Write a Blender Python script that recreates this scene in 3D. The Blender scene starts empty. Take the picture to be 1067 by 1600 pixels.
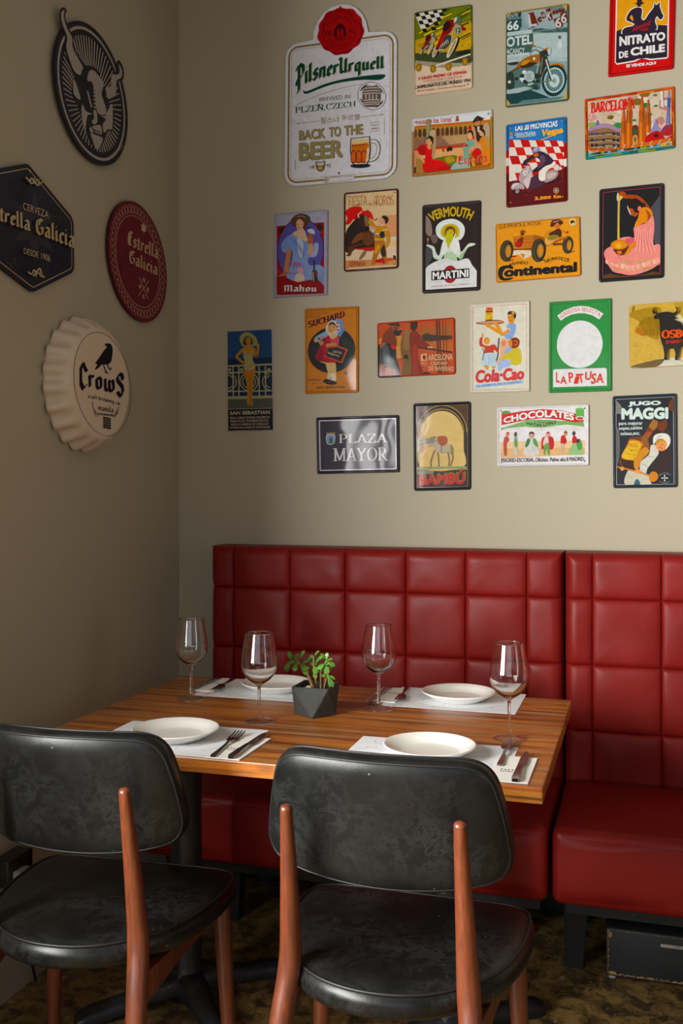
import bpy, bmesh, math, random
from mathutils import Vector, Matrix
from math import sin, cos, pi, sqrt, exp, atan2, radians

sc = bpy.context.scene
COL = sc.collection

# ------------------------------------------------------------------ camera, world, light, exposure
F_PX, CAM_H, HORIZON, CX = 1530.0, 1.32, 762.0, 533.5
YAW = atan2(469.0, F_PX)
CAM = Vector((1.563, -3.14, CAM_H))
cam_d = bpy.data.cameras.new('camera')
cam = bpy.data.objects.new('camera', cam_d)
COL.objects.link(cam)
cam.location = CAM
cam.rotation_euler = (pi / 2, 0, YAW)
cam_d.sensor_fit = 'VERTICAL'
cam_d.sensor_height = 36.0
cam_d.lens = 36.0 * F_PX / 1600.0
cam_d.shift_y = -(800.0 - HORIZON) / 1600.0
cam_d.clip_start = 0.05
sc.camera = cam

world = bpy.data.worlds.new('world')
sc.world = world
world.use_nodes = True
bg = world.node_tree.nodes['Background']
bg.inputs['Color'].default_value = (0.75, 0.85, 1.0, 1)
bg.inputs['Strength'].default_value = 1.0

def area_light(name, loc, rot, sx, sy, power, col):
    d = bpy.data.lights.new(name, 'AREA')
    d.shape = 'RECTANGLE'; d.size = sx; d.size_y = sy
    d.energy = power; d.color = col
    o = bpy.data.objects.new(name, d); COL.objects.link(o)
    o.location = loc; o.rotation_euler = rot
    d.cycles.is_caustics_light = True
    return o
# daylight through the street window in the left wall, plus fill added at an unseen shop front behind the
# camera, and daylight through a window in the right wall
area_light('window_daylight', (-0.12, -3.4, 1.47), (0, -pi / 2, 0), 1.3, 2.4, 370, (1.0, 0.985, 0.96))
area_light('side_daylight', (5.32, -3.2, 1.65), (0, pi / 2, 0), 2.0, 0.7, 8, (1.0, 0.98, 0.95))
area_light('shopfront_fill', (1.9, -7.1, 1.7), (pi / 2, 0, 0), 3.6, 2.0, 11, (1.0, 0.98, 0.95))

sc.view_settings.view_transform = 'Standard'
sc.view_settings.look = 'None'
sc.view_settings.exposure = 0.34
sc.view_settings.gamma = 1.0
sc.view_settings.use_curve_mapping = False
sc.cycles.max_bounces = 10
sc.cycles.transmission_bounces = 10
sc.cycles.transparent_max_bounces = 24
sc.cycles.sample_clamp_indirect = 6.0

# ------------------------------------------------------------------ helpers
def lin(c):
    if isinstance(c, str):
        c = c.lstrip('#')
        c = tuple(int(c[i:i + 2], 16) for i in (0, 2, 4))
    r = []
    for v in c[:3]:
        v = v / 255.0
        r.append(v / 12.92 if v <= 0.04045 else ((v + 0.055) / 1.055) ** 2.4)
    return (r[0], r[1], r[2], 1.0)

def material(name):
    m = bpy.data.materials.new(name); m.use_nodes = True
    nt = m.node_tree
    return m, nt, nt.nodes['Principled BSDF']

def N(nt, typ, **kw):
    n = nt.nodes.new(typ)
    for k, v in kw.items():
        if hasattr(n, k) and not isinstance(getattr(n, k), bpy.types.bpy_prop_collection):
            setattr(n, k, v)
        else:
            n.inputs[k].default_value = v
    return n

def coords(nt, scale=(1, 1, 1), rot=(0, 0, 0), kind='Object'):
    tc = nt.nodes.new('ShaderNodeTexCoord')
    mp = nt.nodes.new('ShaderNodeMapping')
    mp.inputs['Scale'].default_value = scale
    mp.inputs['Rotation'].default_value = rot
    nt.links.new(tc.outputs[kind], mp.inputs['Vector'])
    return mp.outputs['Vector']

def noise(nt, vec, scale, detail=4.0, rough=0.55, dist=0.0):
    n = nt.nodes.new('ShaderNodeTexNoise')
    n.inputs['Scale'].default_value = scale
    n.inputs['Detail'].default_value = detail
    n.inputs['Roughness'].default_value = rough
    n.inputs['Distortion'].default_value = dist
    nt.links.new(vec, n.inputs['Vector'])
    return n.outputs['Fac']

def ramp(nt, fac, stops):
    r = nt.nodes.new('ShaderNodeValToRGB')
    e = r.color_ramp.elements
    e[0].position, e[0].color = stops[0][0], stops[0][1]
    e[1].position, e[1].color = stops[-1][0], stops[-1][1]
    for p, c in stops[1:-1]:
        x = e.new(p); x.color = c
    nt.links.new(fac, r.inputs['Fac'])
    return r.outputs['Color']

def mixc(nt, fac, a, b, typ='MIX'):
    m = nt.nodes.new('ShaderNodeMix'); m.data_type = 'RGBA'; m.blend_type = typ
    if isinstance(fac, (int, float)): m.inputs['Factor'].default_value = fac
    else: nt.links.new(fac, m.inputs['Factor'])
    for k, v in ((6, a), (7, b)):
        if isinstance(v, tuple): m.inputs[k].default_value = v
        else: nt.links.new(v, m.inputs[k])
    return m.outputs[2]

def bump(nt, bsdf, height, strength=0.3, distance=0.002, target='Normal'):
    b = nt.nodes.new('ShaderNodeBump')
    b.inputs['Strength'].default_value = strength
    b.inputs['Distance'].default_value = distance
    nt.links.new(height, b.inputs['Height'])
    nt.links.new(b.outputs['Normal'], bsdf.inputs[target])
    return b

def simple(name, col, rough=0.5, metal=0.0, coat=0.0, spec=0.5):
    m, nt, b = material(name)
    b.inputs['Base Color'].default_value = lin(col)
    b.inputs['Roughness'].default_value = rough
    b.inputs['Metallic'].default_value = metal
    b.inputs['Coat Weight'].default_value = coat
    b.inputs['Specular IOR Level'].default_value = spec
    return m

G = lambda v: (v, v, v, 1.0)
M = {}

def mat_wall(name, base):
    m, nt, b = material(name)
    v = coords(nt)
    n1 = noise(nt, v, 1.3, 5)
    n2 = noise(nt, coords(nt, (1, 1, 0.12)), 14, 3)
    c = mixc(nt, n1, lin(tuple(x * 0.96 for x in base)), lin(tuple(min(255, x * 1.03) for x in base)))
    c = mixc(nt, ramp(nt, n2, [(0.35, G(0)), (0.7, G(0.10))]), c, lin(tuple(x * 0.93 for x in base)))
    nt.links.new(c, b.inputs['Base Color'])
    b.inputs['Roughness'].default_value = 0.62
    b.inputs['Specular IOR Level'].default_value = 0.3
    bump(nt, b, noise(nt, v, 160, 3), 0.10, 0.001)
    return m
M['wall'] = mat_wall('greige_wall_paint', (176, 167, 144))
M['ceiling'] = simple('ceiling_paint', (118, 110, 100), 0.8)
M['dark_wall'] = simple('dining_room_paint', (62, 55, 47), 0.7)

def mat_floor():
    m, nt, b = material('stained_concrete_floor')
    v = coords(nt)
    n1 = noise(nt, v, 3.0, 9, 0.68, 0.9)
    n2 = noise(nt, v, 17, 9, 0.7, 0.4)
    c = ramp(nt, n1, [(0.26, lin((52, 42, 26))), (0.42, lin((112, 88, 50))), (0.52, lin((160, 128, 72))), (0.60, lin((132, 106, 62))), (0.76, lin((80, 78, 56)))])
    c = mixc(nt, ramp(nt, n2, [(0.44, G(0)), (0.58, G(0.85))]), c, lin((50, 42, 28)))
    for sc_, lo, hi, col in ((13.0, 0.07, 0.11, (176, 168, 146)), (31.0, 0.05, 0.12, (150, 136, 104)), (9.0, 0.05, 0.09, (36, 31, 24))):
        vo = N(nt, 'ShaderNodeTexVoronoi', Scale=sc_)
        nt.links.new(v, vo.inputs['Vector'])
        c = mixc(nt, ramp(nt, vo.outputs['Distance'], [(lo, G(0.8)), (hi, G(0))]), c, lin(col))
    ck = N(nt, 'ShaderNodeTexVoronoi', Scale=2.6, feature='DISTANCE_TO_EDGE')
    wv = nt.nodes.new('ShaderNodeVectorMath'); wv.operation = 'ADD'
    nz = nt.nodes.new('ShaderNodeTexNoise'); nz.inputs['Scale'].default_value = 5.0; nz.inputs['Detail'].default_value = 5
    nt.links.new(v, nz.inputs['Vector']); nt.links.new(v, wv.inputs[0]); nt.links.new(nz.outputs['Color'], wv.inputs[1])
    nt.links.new(wv.outputs[0], ck.inputs['Vector'])
    c = mixc(nt, ramp(nt, ck.outputs['Distance'], [(0.004, G(0.6)), (0.012, G(0))]), c, lin((28, 24, 18)))
    nt.links.new(c, b.inputs['Base Color'])
    nt.links.new(ramp(nt, n2, [(0.3, G(0.30)), (0.7, G(0.6))]), b.inputs['Roughness'])
    bump(nt, b, n2, 0.2, 0.002)
    return m
M['floor'] = mat_floor()

def mat_leather(name, base, dark, rough, scratch=0.0, coat=0.0, spec=0.5):
    m, nt, b = material(name)
    v = coords(nt)
    n1 = noise(nt, v, 3.0, 5, 0.6)
    c = mixc(nt, ramp(nt, n1, [(0.3, G(0)), (0.7, G(1))]), lin(dark), lin(base))
    if scratch:
        w = noise(nt, coords(nt), 17, 10, 0.78, 0.5)
        w2 = noise(nt, v, 5, 3)
        s = ramp(nt, w, [(0.44, G(0)), (0.50, G(scratch)), (0.56, G(0))])
        s2 = mixc(nt, 1.0, s, ramp(nt, w2, [(0.42, G(0)), (0.62, G(1))]), 'MULTIPLY')
        c = mixc(nt, s2, c, lin((122, 124, 118)))
        vo = N(nt, 'ShaderNodeTexVoronoi', Scale=20.0)
        nt.links.new(v, vo.inputs['Vector'])
        c = mixc(nt, ramp(nt, vo.outputs['Distance'], [(0.025, G(0.5)), (0.04, G(0))]), c, lin((150, 150, 140)))
    nt.links.new(c, b.inputs['Base Color'])
    nt.links.new(ramp(nt, noise(nt, v, 6, 6), [(0.3, G(rough - 0.07)), (0.7, G(rough + 0.09))]), b.inputs['Roughness'])
    b.inputs['Coat Weight'].default_value = coat
    b.inputs['Specular IOR Level'].default_value = spec
    b.inputs['Coat Roughness'].default_value = 0.35
    vo = N(nt, 'ShaderNodeTexVoronoi', Scale=420.0)
    nt.links.new(v, vo.inputs['Vector'])
    b1 = bump(nt, b, vo.outputs['Distance'], 0.12, 0.0006)
    b2 = nt.nodes.new('ShaderNodeBump')
    b2.inputs['Strength'].default_value = 0.25; b2.inputs['Distance'].default_value = 0.006
    nt.links.new(noise(nt, v, 9, 3), b2.inputs['Height'])
    nt.links.new(b2.outputs['Normal'], b1.inputs['Normal'])
    return m
M['red_leather'] = mat_leather('red_vinyl_upholstery', (132, 26, 21), (116, 20, 16), 0.42, 0, 0.0, 0.2)
M['black_leather'] = mat_leather('worn_black_leather', (19, 20, 20), (12, 13, 13), 0.34, 0.07, 0.03, 0.32)
M['black_piping'] = simple('black_piping', (16, 16, 17), 0.5)

def mat_wood(name, stops, scale, axis_scale, rough, coat=0.0, rot=(0, 0, 0), streak=None):
    m, nt, b = material(name)
    v = coords(nt, axis_scale, rot)
    n1 = noise(nt, v, scale, 7, 0.62, 0.5)
    c = ramp(nt, n1, stops)
    n2 = noise(nt, coords(nt, tuple(a * 4 for a in axis_scale), rot), scale, 4, 0.6)
    c = mixc(nt, ramp(nt, n2, [(0.42, G(0)), (0.62, G(0.5))]), c, stops[0][1])
    if streak:
        n3 = noise(nt, coords(nt, tuple(a * 0.45 for a in axis_scale), rot), scale, 5, 0.5, 0.3)
        c = mixc(nt, ramp(nt, n3, [(0.52, G(0)), (0.60, G(0.85)), (0.68, G(0.1))]), c, streak)
    nt.links.new(c, b.inputs['Base Color'])
    nt.links.new(ramp(nt, n1, [(0.3, G(rough + 0.12)), (0.7, G(rough - 0.05))]), b.inputs['Roughness'])
    b.inputs['Coat Weight'].default_value = coat
    b.inputs['Coat Roughness'].default_value = 0.25
    bump(nt, b, n2, 0.25, 0.0012)
    return m
def mat_table():
    m, nt, b = material('reclaimed_table_wood')
    def tcoords(nt, sc_):
        v = coords(nt, sc_); v.node.inputs['Location'].default_value = (0.3, 1.37, 0.2); return v
    ax = (0.30, 4.0, 4.0)
    n1 = noise(nt, tcoords(nt, ax), 5.0, 8, 0.66, 0.7)
    c = ramp(nt, n1, [(0.28, lin((66, 28, 8))), (0.41, lin((134, 66, 18))), (0.52, lin((186, 104, 32))), (0.60, lin((204, 130, 50))), (0.72, lin((108, 50, 15)))])
    big = noise(nt, tcoords(nt, (0.5, 2.2, 2.2)), 2.4, 3, 0.5)
    c = mixc(nt, ramp(nt, big, [(0.48, G(0)), (0.66, G(0.6))]), c, lin((212, 132, 34)))
    st = noise(nt, tcoords(nt, (0.16, 5.5, 5.5)), 4.2, 6, 0.6, 0.4)
    c = mixc(nt, ramp(nt, st, [(0.56, G(0)), (0.60, G(0.7)), (0.66, G(0.0))]), c, lin((186, 146, 96)))
    dk = noise(nt, tcoords(nt, (0.22, 7, 7)), 5.0, 7, 0.7, 0.5)
    c = mixc(nt, ramp(nt, dk, [(0.52, G(0)), (0.64, G(0.8))]), c, lin((58, 26, 10)))
    fine = noise(nt, tcoords(nt, (1.2, 26, 26)), 6.0, 4, 0.6)
    c = mixc(nt, ramp(nt, fine, [(0.42, G(0)), (0.66, G(0.45))]), c, lin((74, 36, 14)))
    vo = N(nt, 'ShaderNodeTexVoronoi', Scale=3.2)
    nt.links.new(tcoords(nt, (0.8, 1.5, 1.5)), vo.inputs['Vector'])
    c = mixc(nt, ramp(nt, vo.outputs['Distance'], [(0.03, G(0.8)), (0.09, G(0))]), c, lin((52, 24, 12)))
    nt.links.new(c, b.inputs['Base Color'])
    nt.links.new(ramp(nt, n1, [(0.3, G(0.42)), (0.7, G(0.30))]), b.inputs['Roughness'])
    b.inputs['Coat Weight'].default_value = 0.2; b.inputs['Coat Roughness'].default_value = 0.3
    bump(nt, b, fine, 0.3, 0.0012)
    return m
M['table_wood'] = mat_table()
M['walnut'] = mat_wood('brown_chair_wood',
    [(0.28, lin((74, 34, 18))), (0.5, lin((106, 50, 25))), (0.72, lin((126, 64, 34)))],
    8.0, (5, 5, 0.35), 0.34, 0.35)

def mat_iron():
    m, nt, b = material('black_painted_iron')
    v = coords(nt)
    n = noise(nt, v, 30, 6)
    nt.links.new(ramp(nt, n, [(0.3, lin((20, 21, 22))), (0.7, lin((40, 42, 44)))]), b.inputs['Base Color'])
    b.inputs['Roughness'].default_value = 0.38
    b.inputs['Coat Weight'].default_value = 0.2
    bump(nt, b, n, 0.2, 0.001)
    return m
M['iron'] = mat_iron()
M['ceramic'] = simple('white_glazed_ceramic', (240, 238, 230), 0.22, 0, 0.35)
M['steel'] = simple('polished_steel', (150, 148, 146), 0.2, 1.0)
M['paper'] = simple('white_paper', (232, 234, 238), 0.7)
M['napkin'] = simple('white_napkin', (240, 238, 230), 0.85)

def mat_glass():
    m, nt, b = material('clear_wine_glass')
    b.inputs['Base Color'].default_value = (1, 1, 1, 1)
    b.inputs['Roughness'].default_value = 0.0
    b.inputs['IOR'].default_value = 1.5
    b.inputs['Transmission Weight'].default_value = 1.0
    return m
M['glass'] = mat_glass()
def mat_thin():
    m, nt, b = material('thin_clear_glass')
    tr = nt.nodes.new('ShaderNodeBsdfTransparent'); tr.inputs['Color'].default_value = (0.985, 0.985, 0.985, 1)
    gl = nt.nodes.new('ShaderNodeBsdfGlossy'); gl.inputs['Roughness'].default_value = 0.0
    lw = nt.nodes.new('ShaderNodeLayerWeight'); lw.inputs['Blend'].default_value = 0.5
    pw = nt.nodes.new('ShaderNodeMath'); pw.operation = 'POWER'; pw.inputs[1].default_value = 4.5
    fr = nt.nodes.new('ShaderNodeMath'); fr.operation = 'MULTIPLY_ADD'; fr.inputs[1].default_value = 0.85; fr.inputs[2].default_value = 0.09
    nt.links.new(lw.outputs['Facing'], pw.inputs[0]); nt.links.new(pw.outputs[0], fr.inputs[0])
    mx = nt.nodes.new('ShaderNodeMixShader')
    nt.links.new(fr.outputs[0], mx.inputs[0]); nt.links.new(tr.outputs[0], mx.inputs[1]); nt.links.new(gl.outputs[0], mx.inputs[2])
    nt.links.new(mx.outputs[0], nt.nodes['Material Output'].inputs['Surface'])
    return m
M['thin_glass'] = mat_thin()

def mat_print(name, rough, coat, wob):
    m, nt, b = material(name)
    a = nt.nodes.new('ShaderNodeVertexColor'); a.layer_name = 'Col'
    if wob:   # uneven ink
        g1 = noise(nt, coords(nt), 55, 6, 0.7, 0.8)
        c = mixc(nt, 1.0, a.outputs['Color'], ramp(nt, g1, [(0.30, G(0.86)), (0.60, G(1.02))]), 'MULTIPLY')
        nt.links.new(c, b.inputs['Base Color'])
    else:
        nt.links.new(a.outputs['Color'], b.inputs['Base Color'])
    b.inputs['Roughness'].default_value = rough
    b.inputs['Coat Weight'].default_value = coat
    b.inputs['Coat Roughness'].default_value = 0.06
    b.inputs['Specular IOR Level'].default_value = 0.12
    if wob:
        oi = nt.nodes.new('ShaderNodeObjectInfo')
        tc = nt.nodes.new('ShaderNodeTexCoord')
        ad = nt.nodes.new('ShaderNodeVectorMath'); ad.operation = 'ADD'
        nt.links.new(tc.outputs['Object'], ad.inputs[0]); nt.links.new(oi.outputs['Location'], ad.inputs[1])
        bp = bump(nt, b, noise(nt, ad.outputs[0], 7, 1, 0.4, 0.2), wob, 0.02)
        nt.links.new(bp.outputs['Normal'], b.inputs['Coat Normal'])
    return m
M['tin'] = mat_print('printed_tin', 0.4, 0.2, 0.16)
M['satin'] = mat_print('printed_satin', 0.42, 0.12, 0.05)
M['matte'] = mat_print('printed_matte', 0.7, 0.0, 0.0)

# ------------------------------------------------------------------ object helpers
def tag(o, label=None, cat=None, group=None, kind=None):
    if label: o['label'] = label
    if cat: o['category'] = cat
    if group: o['group'] = group
    if kind: o['kind'] = kind
    return o

def link(name, me, mat, parent=None):
    o = bpy.data.objects.new(name, me); COL.objects.link(o)
    if mat is not None and not me.materials:
        for k in (mat if isinstance(mat, (list, tuple)) else [mat]): me.materials.append(k)
    if parent is not None: o.parent = parent
    return o

def finish(name, bm, mat, parent=None, smooth=False, angle=40, recalc=True):
    if recalc: bmesh.ops.recalc_face_normals(bm, faces=bm.faces)
    if smooth:
        for f in bm.faces: f.smooth = True
        if angle:
            lim = radians(angle)
            for e in bm.edges:
                if len(e.link_faces) == 2 and e.calc_face_angle(0) > lim: e.smooth = False
    me = bpy.data.meshes.new(name); bm.to_mesh(me); bm.free()
    return link(name, me, mat, parent)

def empty(name, loc=(0, 0, 0), rz=0.0):
    o = bpy.data.objects.new(name, None); COL.objects.link(o)
    o.empty_display_size = 0.05
    o.location = loc; o.rotation_euler = (0, 0, rz)
    return o

def bm_box(bm, x0, x1, y0, y1, z0, z1):
    vs = [bm.verts.new(p) for p in ((x0, y0, z0), (x1, y0, z0), (x1, y1, z0), (x0, y1, z0), (x0, y0, z1), (x1, y0, z1), (x1, y1, z1), (x0, y1, z1))]
    fs = []
    for i in ((0, 3, 2, 1), (4, 5, 6, 7), (0, 1, 5, 4), (1, 2, 6, 5), (2, 3, 7, 6), (3, 0, 4, 7)):
        fs.append(bm.faces.new([vs[k] for k in i]))
    return fs

def bevel_all(bm, w, seg=3, only=None):
    es = [e for e in bm.edges if only is None or only(e)]
    bmesh.ops.bevel(bm, geom=es, offset=w, segments=seg, profile=0.5, affect='EDGES', clamp_overlap=True)

def box_obj(name, x0, x1, y0, y1, z0, z1, mat, parent=None, bev=0.0, seg=3, smooth=True):
    bm = bmesh.new(); bm_box(bm, x0, x1, y0, y1, z0, z1)
    if bev: bevel_all(bm, bev, seg)
    return finish(name, bm, mat, parent, smooth=bool(bev) and smooth, angle=50)

def bm_lathe(bm, prof, n=48, cap0=False, cap1=False):
    rings = []
    for r, z in prof:
        if r < 1e-6: rings.append([bm.verts.new((0, 0, z))])
        else: rings.append([bm.verts.new((r * cos(2 * pi * k / n), r * sin(2 * pi * k / n), z)) for k in range(n)])
    for a, b in zip(rings, rings[1:]):
        for k in range(n):
            k2 = (k + 1) % n
            if len(a) == 1 and len(b) == 1: continue
            if len(a) == 1: bm.faces.new((a[0], b[k2], b[k]))
            elif len(b) == 1: bm.faces.new((a[k], a[k2], b[0]))
            else: bm.faces.new((a[k], a[k2], b[k2], b[k]))
    if cap0 and len(rings[0]) > 1: bm.faces.new(list(reversed(rings[0])))
    if cap1 and len(rings[-1]) > 1: bm.faces.new(rings[-1])

def frame_at(t):
    t = t.normalized()
    u = Vector((0, 0, 1)) if abs(t.z) < 0.9 else Vector((1, 0, 0))
    a = t.cross(u).normalized()
    return a, t.cross(a).normalized()

def bm_tube(bm, pts, rad, n=12, cap=True, closed=False, round_end=False):
    pts = [Vector(p) for p in pts]
    if isinstance(rad, (int, float)): rad = [rad] * len(pts)
    if round_end:
        d = (pts[-1] - pts[-2]).normalized(); r = rad[-1]
        base = pts[-1]
        for q in (0.35, 0.7, 0.93):
            pts.append(base + d * r * 0.7 * q); rad = list(rad) + [r * sqrt(1 - q * q) if q < 0.93 else r * 0.3]
    rings, a = [], None
    L = len(pts)
    for i, p in enumerate(pts):
        if closed: t = pts[(i + 1) % L] - pts[i - 1]
        else: t = pts[min(i + 1, L - 1)] - pts[max(i - 1, 0)]
        t.normalize()
        if a is None: a, b = frame_at(t)
        else:
            a = (a - t * a.dot(t)).normalized(); b = t.cross(a)
        rings.append([bm.verts.new(p + (a * cos(2 * pi * k / n) + b * sin(2 * pi * k / n)) * rad[i]) for k in range(n)])
    pairs = list(zip(rings, rings[1:]))
    if closed: pairs.append((rings[-1], rings[0]))
    for q, w in pairs:
        for k in range(n):
            k2 = (k + 1) % n
            bm.faces.new((q[k], q[k2], w[k2], w[k]))
    if cap and not closed:
        bm.faces.new(list(reversed(rings[0]))); bm.faces.new(rings[-1])

def catmull(pts, sub=6, closed=False):
    P = [Vector(p) for p in pts]; n = len(P); out = []
    rng = range(n if closed else n - 1)
    for i in rng:
        if closed: p0, p1, p2, p3 = P[i - 1], P[i], P[(i + 1) % n], P[(i + 2) % n]
        else: p0, p1, p2, p3 = P[max(i - 1, 0)], P[i], P[i + 1], P[min(i + 2, n - 1)]
        for k in range(sub):
            t = k / sub; t2 = t * t; t3 = t2 * t
            out.append(0.5 * ((2 * p1) + (p2 - p0) * t + (2 * p0 - 5 * p1 + 4 * p2 - p3) * t2 + (3 * p1 - p0 - 3 * p2 + p3) * t3))
    if not closed: out.append(P[-1])
    return out

def loft(bm, loops, close_ends=True):
    rings = [[bm.verts.new(p) for p in lp] for lp in loops]
    for a, b in zip(rings, rings[1:]):
        n = len(a)
        for k in range(n):
            k2 = (k + 1) % n
            bm.faces.new((a[k], a[k2], b[k2], b[k]))
    if close_ends:
        bm.faces.new(list(reversed(rings[0]))); bm.faces.new(rings[-1])

def copy_tree(o, parent=None):
    c = o.copy(); COL.objects.link(c)
    if parent is not None: c.parent = parent
    for ch in [x for x in bpy.data.objects if x.parent == o]:
        copy_tree(ch, c)
    return c

# ------------------------------------------------------------------ the room
ROOM_X, ROOM_Y, ROOM_Z = 5.2, -7.0, 3.35
def structure(name, boxes, mat):
    bm = bmesh.new()
    for b in boxes: bm_box(bm, *b)
    return tag(finish(name, bm, mat), kind='structure')

structure('floor', [(-0.3, ROOM_X + 0.2, ROOM_Y - 0.2, 0.2, -0.1, 0.0)], M['floor'])
structure('ceiling', [(-0.3, ROOM_X + 0.2, ROOM_Y - 0.2, 0.2, ROOM_Z, ROOM_Z + 0.1)], M['ceiling'])
structure('wall_back', [(-0.2, ROOM_X + 0.2, 0.0, 0.2, 0.0, ROOM_Z)], M['wall'])
WY0, WY1, WZ0, WZ1 = -4.65, -2.15, 0.8, 2.15
structure('wall_left', [(-0.2, 0.0, WY1, 0.0, 0.0, ROOM_Z), (-0.2, 0.0, ROOM_Y, WY0, 0.0, ROOM_Z),
                        (-0.2, 0.0, WY0, WY1, 0.0, WZ0), (-0.2, 0.0, WY0, WY1, WZ1, ROOM_Z)], M['wall'])
structure('wall_right', [(ROOM_X, ROOM_X + 0.2, -2.8, 0.0, 0.0, ROOM_Z), (ROOM_X, ROOM_X + 0.2, ROOM_Y, -3.6, 0.0, ROOM_Z),
                         (ROOM_X, ROOM_X + 0.2, -3.6, -2.8, 0.0, 0.6), (ROOM_X, ROOM_X + 0.2, -3.6, -2.8, 2.7, ROOM_Z)], M['dark_wall'])
structure('wall_front', [(-0.2, 0.0, ROOM_Y - 0.2, ROOM_Y, 0.0, ROOM_Z), (3.8, ROOM_X, ROOM_Y - 0.2, ROOM_Y, 0.0, ROOM_Z),
                         (0.0, 3.8, ROOM_Y - 0.2, ROOM_Y, 0.0, 0.6), (0.0, 3.8, ROOM_Y - 0.2, ROOM_Y, 2.75, ROOM_Z)], M['dark_wall'])
M['window_frame'] = simple('dark_window_frame', (40, 38, 36), 0.5)
def window(name, horiz, a0, a1, z0, z1, at, bars):
    bm = bmesh.new(); w = 0.05
    def bar(p0, p1, q0, q1):
        if horiz: bm_box(bm, p0, p1, at - 0.03, at + 0.03, q0, q1)
        else: bm_box(bm, at - 0.03, at + 0.03, p0, p1, q0, q1)
    bar(a0, a1, z0, z0 + w); bar(a0, a1, z1 - w, z1)
    for k in range(bars + 2):
        c = a0 + w / 2 + (a1 - a0 - w) * k / (bars + 1)
        bar(c - w / 2, c + w / 2, z0 + w, z1 - w)
    return tag(finish(name, bm, M['window_frame']), kind='structure')
window('window_1', False, WY0, WY1, WZ0, WZ1, -0.06, 3)
window('window_2', True, 0.0, 3.8, 0.6, 2.75, ROOM_Y - 0.06, 3)
window('window_3', False, -3.6, -2.8, 0.6, 2.7, ROOM_X + 0.06, 0)
M['shade_black'] = simple('under_bench_shade_black', (16, 16, 17), 0.6)
structure('shade_strip_back', [(0.0, ROOM_X, -0.014, 0.0, 0.0, 0.26)], M['shade_black'])  # black strip added on the wall, standing in for shade under the benches
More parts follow.
